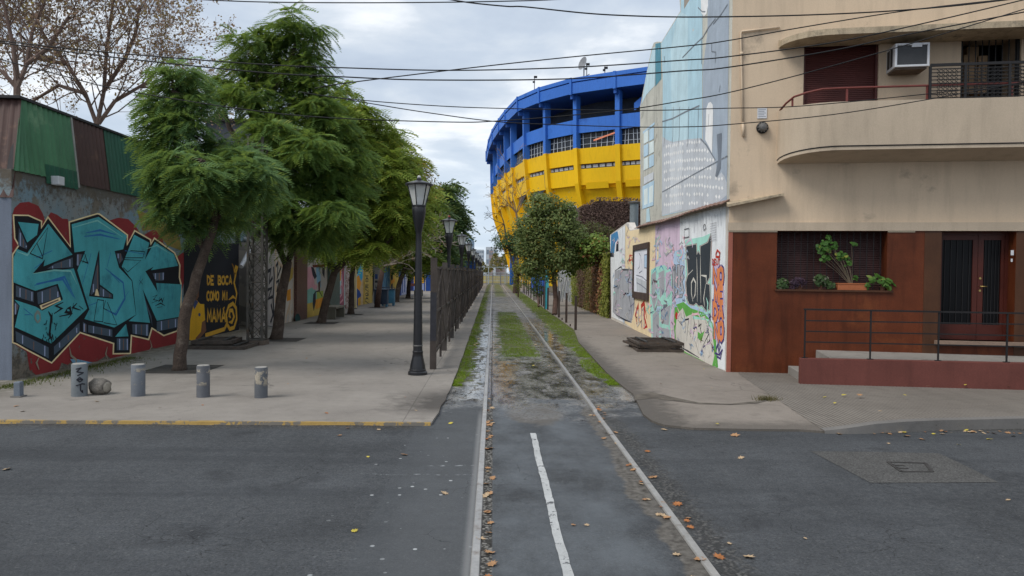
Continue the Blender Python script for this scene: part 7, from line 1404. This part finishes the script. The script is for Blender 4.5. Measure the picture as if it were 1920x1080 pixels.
for k, (zx, zy, lb) in enumerate(((562, 935, 'short cut off steel stub left of the nearest post'), (483, 875, 'short cut off steel stub left of the second post'), (417, 830, 'short cut off steel stub left of the third post'))):
    q = G(960+zx/5.145, 430+zy/5.145, RZ); q.x = max(q.x, 2.9); root = thing('steel_stub', tuple(q), lb, 'post stub', 'cut off stubs along the right path'); mb = MB(); mb.box((0, 0, .04), (.05, .05, .09)); mb.build('stub', M_post, root)
# pale pipes, planks and a turquoise board leaning behind the tree, blue hoarding further on
q = G(1062, 575, RZ); ln_ = thing('leaning_pipes', (q.x+.5, q.y, 0), 'pale pipes leaning against each other behind the street tree', 'pipes'); mb = MB()
for x0, x1 in ((1042, 1043), (1050, 1057), (1054, 1062), (1068, 1061), (1047, 1046)): mb.tube([PY(x0, 566, q.y+1), PY(x1, 515, q.y+1.4)], .04, 6)
mb.build('pipes', mat('pale grey pipe', (.36, .37, .38), .7, .2, 4), ln_, world=True)
q = PY(1026, 520, 41); tq = thing('turquoise_board', (q.x, 41, 0), 'turquoise board showing between the shrub and the street tree', 'board'); mb = MB(); mb.bb((q.x-.1, 41, 0), (q.x+.1, 41.05, 2.3)); mb.build('board', mat('turquoise paint', c255(80, 190, 210), .6, .1, 2), tq, world=True)
mb = MB(); mb.bb((q.x-.15, 40.98, 0), (q.x-.105, 41.06, 2.35)); mb.build('frame', M_grey, tq, world=True)
q = PY(985, 520, 70); bh = thing('blue_hoarding', (q.x, 70, 0), 'royal blue hoarding behind the row of posts near the far end', 'hoarding'); mb = MB(); mb.bb((4.7, 66, 0), (4.8, 90, 2.3)); mb.build('panel', D('hoarding blue', (36, 84, 170)), bh, world=True); mb = MB(); [mb.bb((4.64, y, 0), (4.7, y+.1, 2.35)) for y in (66.5, 72, 78, 84)]; mb.build('stud', D('hoarding stud', (28, 60, 120)), bh, world=True)
pl_w = thing('pale_wall', (VX+.05, vy1, 0), 'pale wall continuing beyond the vine covered wall', 'wall'); mb = MB(); mb.bb((VX+.2, vy1+.01, -.05), (VX+.4, 62, 2.6)); mb.build('wall', blotch('pale wall', [(150, 158, 165), (120, 124, 130), (170, 168, 165), (96, 110, 96)], .9), pl_w, world=True)
# ---- far end: gate, barrier, booth
M_gate = mat('grey gate metal', (.22, .24, .27), .6, .2, 2); YG_ = 125
gate = thing('mesh_gate', (.6, YG_, 0), 'grey two leaf mesh gate closing the line at its far end', 'gate')
for x0, x1, h in ((-1.2, -.1, 2.1), (-.05, 1.25, 2.1), (1.3, 2.4, 2.1)):
    mb = MB(); 
    for x in (x0, x1): mb.box((x, YG_, h/2), (.1, .1, h))
    for z in (.15, h/2, h-.04): mb.bar((x0, YG_, z), (x1, YG_, z), .06, .06)
    for k in range(1, 12): x = x0+(x1-x0)*k/12; mb.bar((x, YG_, .15), (x, YG_, h-.05), .025, .025)
    mb.build('gate_leaf', M_gate, gate, world=True)
br = thing('street_barrier', (.5, 134, 0), 'pale tubular barrier along the street beyond the gate', 'barrier'); M_pale = mat('pale blue grey metal', (.42, .50, .55), .6, .1, 2)
for x in (-4, -.9, 2.2, 5.3, 8.4): mb = MB(); mb.box((x, 134, 1.6), (.16, .16, 3.2)); mb.build('post', M_pale, br, world=True)
mb = MB(); [mb.bar((-4, 134, z), (8.4, 134, z), .08, .1) for z in (3.15, 2.1, 1.6, .6)]; [mb.bar((-4+.35*k, 134, .6), (-4+.35*k, 134, 2.1), .04, .04) for k in range(36)]; mb.build('rails', M_pale, br, world=True)
bo = thing('blue_kiosk', (3.6, 128, 0), 'narrow blue kiosk with a rounded top beside the far gate', 'kiosk'); mb = MB(); mb.bb((2.95, 128, 0), (4.5, 129.5, 4.6)); mb.build('body', D('kiosk blue', (38, 96, 176)), bo, world=True); mb = MB(); mb.prism([(2.85, 127.9, 4.6), (4.6, 127.9, 4.6), (4.3, 127.9, 5.05), (3.7, 127.9, 5.25), (3.1, 127.9, 5.05)], (0, 1.7, 0)); mb.build('roof', D('kiosk dark blue', (30, 70, 140)), bo, world=True); mb = MB(); [mb.bb((2.95+.3*k, 127.93, .1), (2.99+.3*k, 127.995, 4.5)) for k in range(1, 5)]; mb.build('ribs', D('kiosk rib', (28, 76, 150)), bo, world=True)
yb2 = thing('yellow_wall', (-2, 150, 0), 'low pale yellow wall beyond the far street', 'wall'); mb = MB(); mb.bb((-14, 150, 0), (14, 150.3, 1.5)); mb.build('wall', D('pale yellow wall', (190, 180, 120)), yb2, world=True); mb = MB(); mb.bb((-14, 149.95, 1.5), (14, 150.35, 1.6)); mb.build('coping', M_pale, yb2, world=True)
o = MB().sheet([(-60, 127, -.02), (60, 127, -.02), (60, 149, -.02), (-60, 149, -.02)], (0, 0, 1)).build('far_road', M_street); tag(o, kind='structure')
# far trees as one mass, and the buildings on the skyline
n = 9000; X_ = rng.uniform(-60, 60, n); hh = 6.2+1.6*np.sin(X_*.55)+1.1*np.sin(X_*1.7+1); Z_ = rng.uniform(.3, 1, n)**.7*hh; V, Q = leafset(np.stack([X_, 205+rng.uniform(-4, 4, n), Z_], 1), np.array([0, -.6, .6])+rng.normal(0, .5, (n, 3)), .9, 'oval'); o = npmesh('far_trees', V, Q, leafmat('far olive trees', (.11, .10, .035), (.20, .18, .06), (.26, .19, .05), .3, .12)); tag(o, 'low olive and ochre belt of far trees beyond the street at the end of the line', 'trees', kind='stuff')
def far_b(x0, x1, ytop, Y, m, lb, name='tower_block', floors=5, cols=5, mw=None, dome=False):
    a, b = PY(x0, ytop, Y), PY(x1, ytop, Y); root = thing(name, (a.x, Y, 0), lb, 'building'); mb = MB(); mb.bb((a.x, Y, 0), (b.x, Y+18, a.z)); mb.build('wall', m, root, world=True); w = b.x-a.x
    for i in range(floors):
        mb = MB()
        for j in range(cols): xx = a.x+w*(j+.2)/cols; zz = a.z-(a.z*.62)*(i+.75)/floors; mb.bb((xx, Y-.06, zz), (xx+w/cols*.6, Y+.02, zz+a.z*.62/floors*.45))
        mb.build('window', mw or M_sgl, root, world=True)
    if dome:
        mb = MB(); r = w/2*.85; mb.lathe([(r, 0), (r*.97, r*.35), (r*.8, r*.7), (r*.5, r*.95), (.2, r*1.05)], 14, ((a.x+b.x)/2, Y+9, a.z)); mb.build('dome', m, root, world=True, smooth=True)
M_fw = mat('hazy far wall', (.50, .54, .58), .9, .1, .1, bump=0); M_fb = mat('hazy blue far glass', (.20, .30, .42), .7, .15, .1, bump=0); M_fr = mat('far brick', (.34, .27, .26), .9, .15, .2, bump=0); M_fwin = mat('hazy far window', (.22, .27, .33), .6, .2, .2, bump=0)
far_b(876, 888, 450, 420, M_fb, 'hazy blue tower with a domed top between the lamp posts', floors=6, mw=M_fwin, dome=True); far_b(889, 907, 468, 330, M_fw, 'pale block of flats with banded windows beside the last lamp posts', floors=4, mw=M_fwin); far_b(911, 932, 463, 300, M_fw, 'pale gabled building on the skyline above the far gate', floors=2, cols=3, mw=M_fwin); far_b(930, 950, 481, 260, M_fr, 'low pinkish brick block on the skyline left of the blue kiosk', floors=2, cols=4, mw=M_fwin); far_b(868, 884, 482, 300, mat('far teal roof', (.30, .40, .42), .9, .1, .1), 'low greenish block behind the end of the slat fence', floors=2, mw=M_fwin); far_b(917, 925, 470, 258, M_fr, 'narrow brick tower in front of the gabled building', floors=3, cols=2, mw=M_fwin)
# overhead tramway wires far off are left to the cables below
# ================================================================== OVERHEAD CABLES
M_cab = mat('black cable', (.012, .012, .013), .6, .1, 3, grain=0, bump=0)
cabs = [
 ('topmost cable, grazing the upper edge of the photo left of the stadium', [(330, -3), (500, 4), (760, 5), (1000, 1), (1110, -6)], .011, 12.2),
 ('kinked cable dropping from the top centre past the upper painted wall', [(826, -4), (880, 5), (950, 12), (985, 13), (1100, 25), (1190, 30), (1280, 32), (1400, 31), (1520, 28), (1650, 22), (1780, 12), (1910, -3)], .013, 11.6),
 ('long cable sagging low over the trees, upper of the two starting at the left edge', [(-60, 70), (200, 98), (480, 120), (640, 127), (850, 132), (1080, 126), (1280, 113), (1360, 107), (1560, 80), (1740, 42), (1960, -10)], .011, 11.0),
 ('long cable just below the upper one, passing in front of the stadium rim', [(-60, 72), (200, 106), (480, 135), (640, 144), (800, 150), (1060, 148), (1280, 133), (1360, 127), (1560, 95), (1700, 65), (1960, 15)], .012, 11.3),
 ('cable rising steadily from the tall jacaranda to the upper right corner', [(590, 166), (640, 157), (850, 131), (1060, 108), (1280, 87), (1360, 77), (1500, 52), (1700, 20), (1890, -2), (1960, -12)], .011, 12.0),
 ('cable sagging through the jacaranda crowns and rising past the air conditioner', [(-60, 95), (110, 140), (235, 170), (480, 208), (640, 222), (850, 229), (930, 227), (1040, 219), (1180, 205), (1280, 189), (1360, 175), (1500, 140), (1700, 84), (1960, 5)], .010, 11.9),
 ('nearly level thin cable crossing the stadium columns to the balcony rail', [(560, 172), (640, 184), (780, 196), (930, 203), (1200, 207), (1360, 203), (1500, 199), (1740, 176), (1960, 150)], .009, 12.1),
 ('lowest thin cable crossing the stadium windows to the balcony front', [(620, 181), (700, 195), (800, 211), (930, 228), (1050, 234), (1180, 238), (1280, 238), (1360, 234), (1560, 215), (1760, 183), (1960, 146)], .009, 11.7)]
for lb, pts, r, Y in cabs:
    P = [PY(px, py, Y) for px, py in pts]; fine = []
    for i in range(len(P)-1):
        p0, p1, p2, p3 = P[max(i-1, 0)], P[i], P[i+1], P[min(i+2, len(P)-1)]
        for k in range(6):
            t_ = k/6; fine.append(.5*((2*p1)+(p2-p0)*t_+(2*p0-5*p1+4*p2-p3)*t_**2+(3*p1-p0-3*p2+p3)*t_**3))
    fine.append(P[-1]); o = MB().tube(fine, r*.9, 5).build('overhead_cable', M_cab, smooth=True); tag(o, lb, 'cable', 'overhead cables')
# ================================================================== FALLEN LEAVES
L_f = [mat('dry leaf tan', (.34, .19, .095), .8, .25, 20, bump=.2), mat('dry leaf orange', (.33, .13, .045), .8, .25, 20, bump=.2), mat('dry leaf pale', (.40, .29, .18), .8, .2, 20, bump=.2), mat('leaf yellow', (.44, .36, .06), .8, .2, 20)]
random.seed(5)
def leaf_mesh(m_):
    out = [(-.5, 0), (-.32, .12), (-.34, .34), (-.12, .26), (.02, .46), (.12, .22), (.42, .26), (.28, .06), (.5, -.02), (.28, -.1), (.36, -.32), (.1, -.22), (-.02, -.46), (-.14, -.24), (-.36, -.3), (-.3, -.1)]; mb = MB(); cu_ = random.uniform(.2, .9); v = [(0, 0, .015)]+[(x*random.uniform(.85, 1.1), y*random.uniform(.8, 1.1), .02+cu_*.55*y*y+random.uniform(0, .07)) for x, y in out]; mb.add(v, [(0, i+1, (i+1) % 16+1) for i in range(16)]); return mb
lm = [[None]*4 for _ in range(4)]
def put_leaf(p, s, mi, lb, grp):
    k = random.randint(0, 3)
    if lm[mi][k] is None:
        o = leaf_mesh(None).build('fallen_leaf', L_f[mi]); lm[mi][k] = o.data
        o.modifiers.clear()
    else: o = bpy.data.objects.new('fallen_leaf', lm[mi][k]); COL.objects.link(o)
    o.location = (p.x, p.y, p.z+.004); o.scale = (s, s, s*.65); o.rotation_euler = (random.uniform(-.25, .25), random.uniform(-.25, .25), random.uniform(0, 6.28)); tag(o, lb, 'leaf', grp)
for _ in range(60): y = 3.6+random.random()**1.25*8.6; put_leaf(Vector((random.uniform(-.075, .02), y, .004)), random.uniform(.05, .105), random.choice((0, 0, 1, 2)), 'dry brown leaf caught in the groove along the left rail', 'leaves in the left rail groove')
for _ in range(46): y = 3.9+random.random()**1.1*8.0; put_leaf(Vector((1.535+random.choice((-.09, -.07, .09))+random.gauss(0, .04), y, .004)), random.uniform(.05, .11), random.choice((0, 0, 1, 2)), 'dry brown leaf lying against the right rail', 'leaves along the right rail')
for px, py, s, mi in ((758, 853, .10, 0), (14, 880, .11, 2), (833, 925, .10, 2), (665, 996, .07, 3), (637, 817, .08, 0), (690, 857, .05, 3), (845, 794, .09, 3), (1245, 806, .1, 2), (1378, 817, .14, 0), (1390, 859, .09, 2), (1434, 807, .09, 3), (1524, 806, .09, 0), (1604, 807, .07, 1), (1666, 798+14, .11, 2), (1700, 818, .11, 0), (1728, 824, .1, 0), (1750, 806+8, .07, 3), (1812, 807, .08, 3), (1855, 824, .09, 3), (1900, 818, .08, 2), (1695, 811, .08, 3), (1640, 809, .08, 3), (1214, 847, .09, 1), (1348, 1045, .1, 1), (1404, 1045, .11, 2), (1368, 1020, .05, 2), (1290, 972, .07, 0), (1510, 1010, .04, 2), (1100, 985, .05, 2), (1075, 985, .05, 0), (652, 803, .07, 0), (710, 806, .07, 2), (1666, 832, .06, 2), (1798, 834, .06, 3), (1890, 938, .05, 2)):
    put_leaf(G(px, py, .004), s, mi, 'fallen leaf lying loose on the asphalt of the street', 'leaves on the street')
for px, py, s in ((182, 753, .11), (30, 762, .09), (42, 772, .08), (612, 775, .08), (300, 765, .05), (640, 700, .06), (720, 690, .06), (700, 660, .06), (760, 745, .05), (780, 770, .06), (600, 705, .05), (540, 720, .05), (380, 700+60, .05), (575, 672, .06), (680, 720, .05)): put_leaf(G(px, py, LZ), s, random.choice((0, 1, 2)), 'fallen leaf lying on the concrete promenade', 'leaves on the promenade')
for px, py, s in ((1582, 741, .10), (1612, 741, .12), (1546, 745, .09), (1696, 741, .08), (1740, 724, .07), (1810, 722, .07), (1565, 756, .07), (1650, 771, .07), (1335, 728, .05), (1345, 795, .07), (1240, 720, .06), (1320, 692, .05), (1890, 724, .06)): put_leaf(G(px, py, zkerb(px)*.8+.02), s, random.choice((0, 2, 3)), 'fallen leaf lying on the right hand pavement', 'leaves on the right pavement')
for _ in range(46): y = 14+random.random()*24; put_leaf(Vector((random.choice((random.uniform(-.7, -.3), random.uniform(.2, 1.3), random.uniform(-.6, -.2), random.uniform(1.7, 2.4))), y, .02)), random.uniform(.06, .11), random.choice((2, 2, 3, 0)), 'pale fallen leaf on the mossy strips beside the rails', 'leaves on the mossy strips')
for _ in range(40): px = random.uniform(1560, 1920); put_leaf(G(px, random.uniform(806, 815), .004), random.uniform(.04, .09), random.choice((0, 1, 2, 0)), 'dry leaf gathered in the gutter under the right kerb', 'leaves in the gutter')
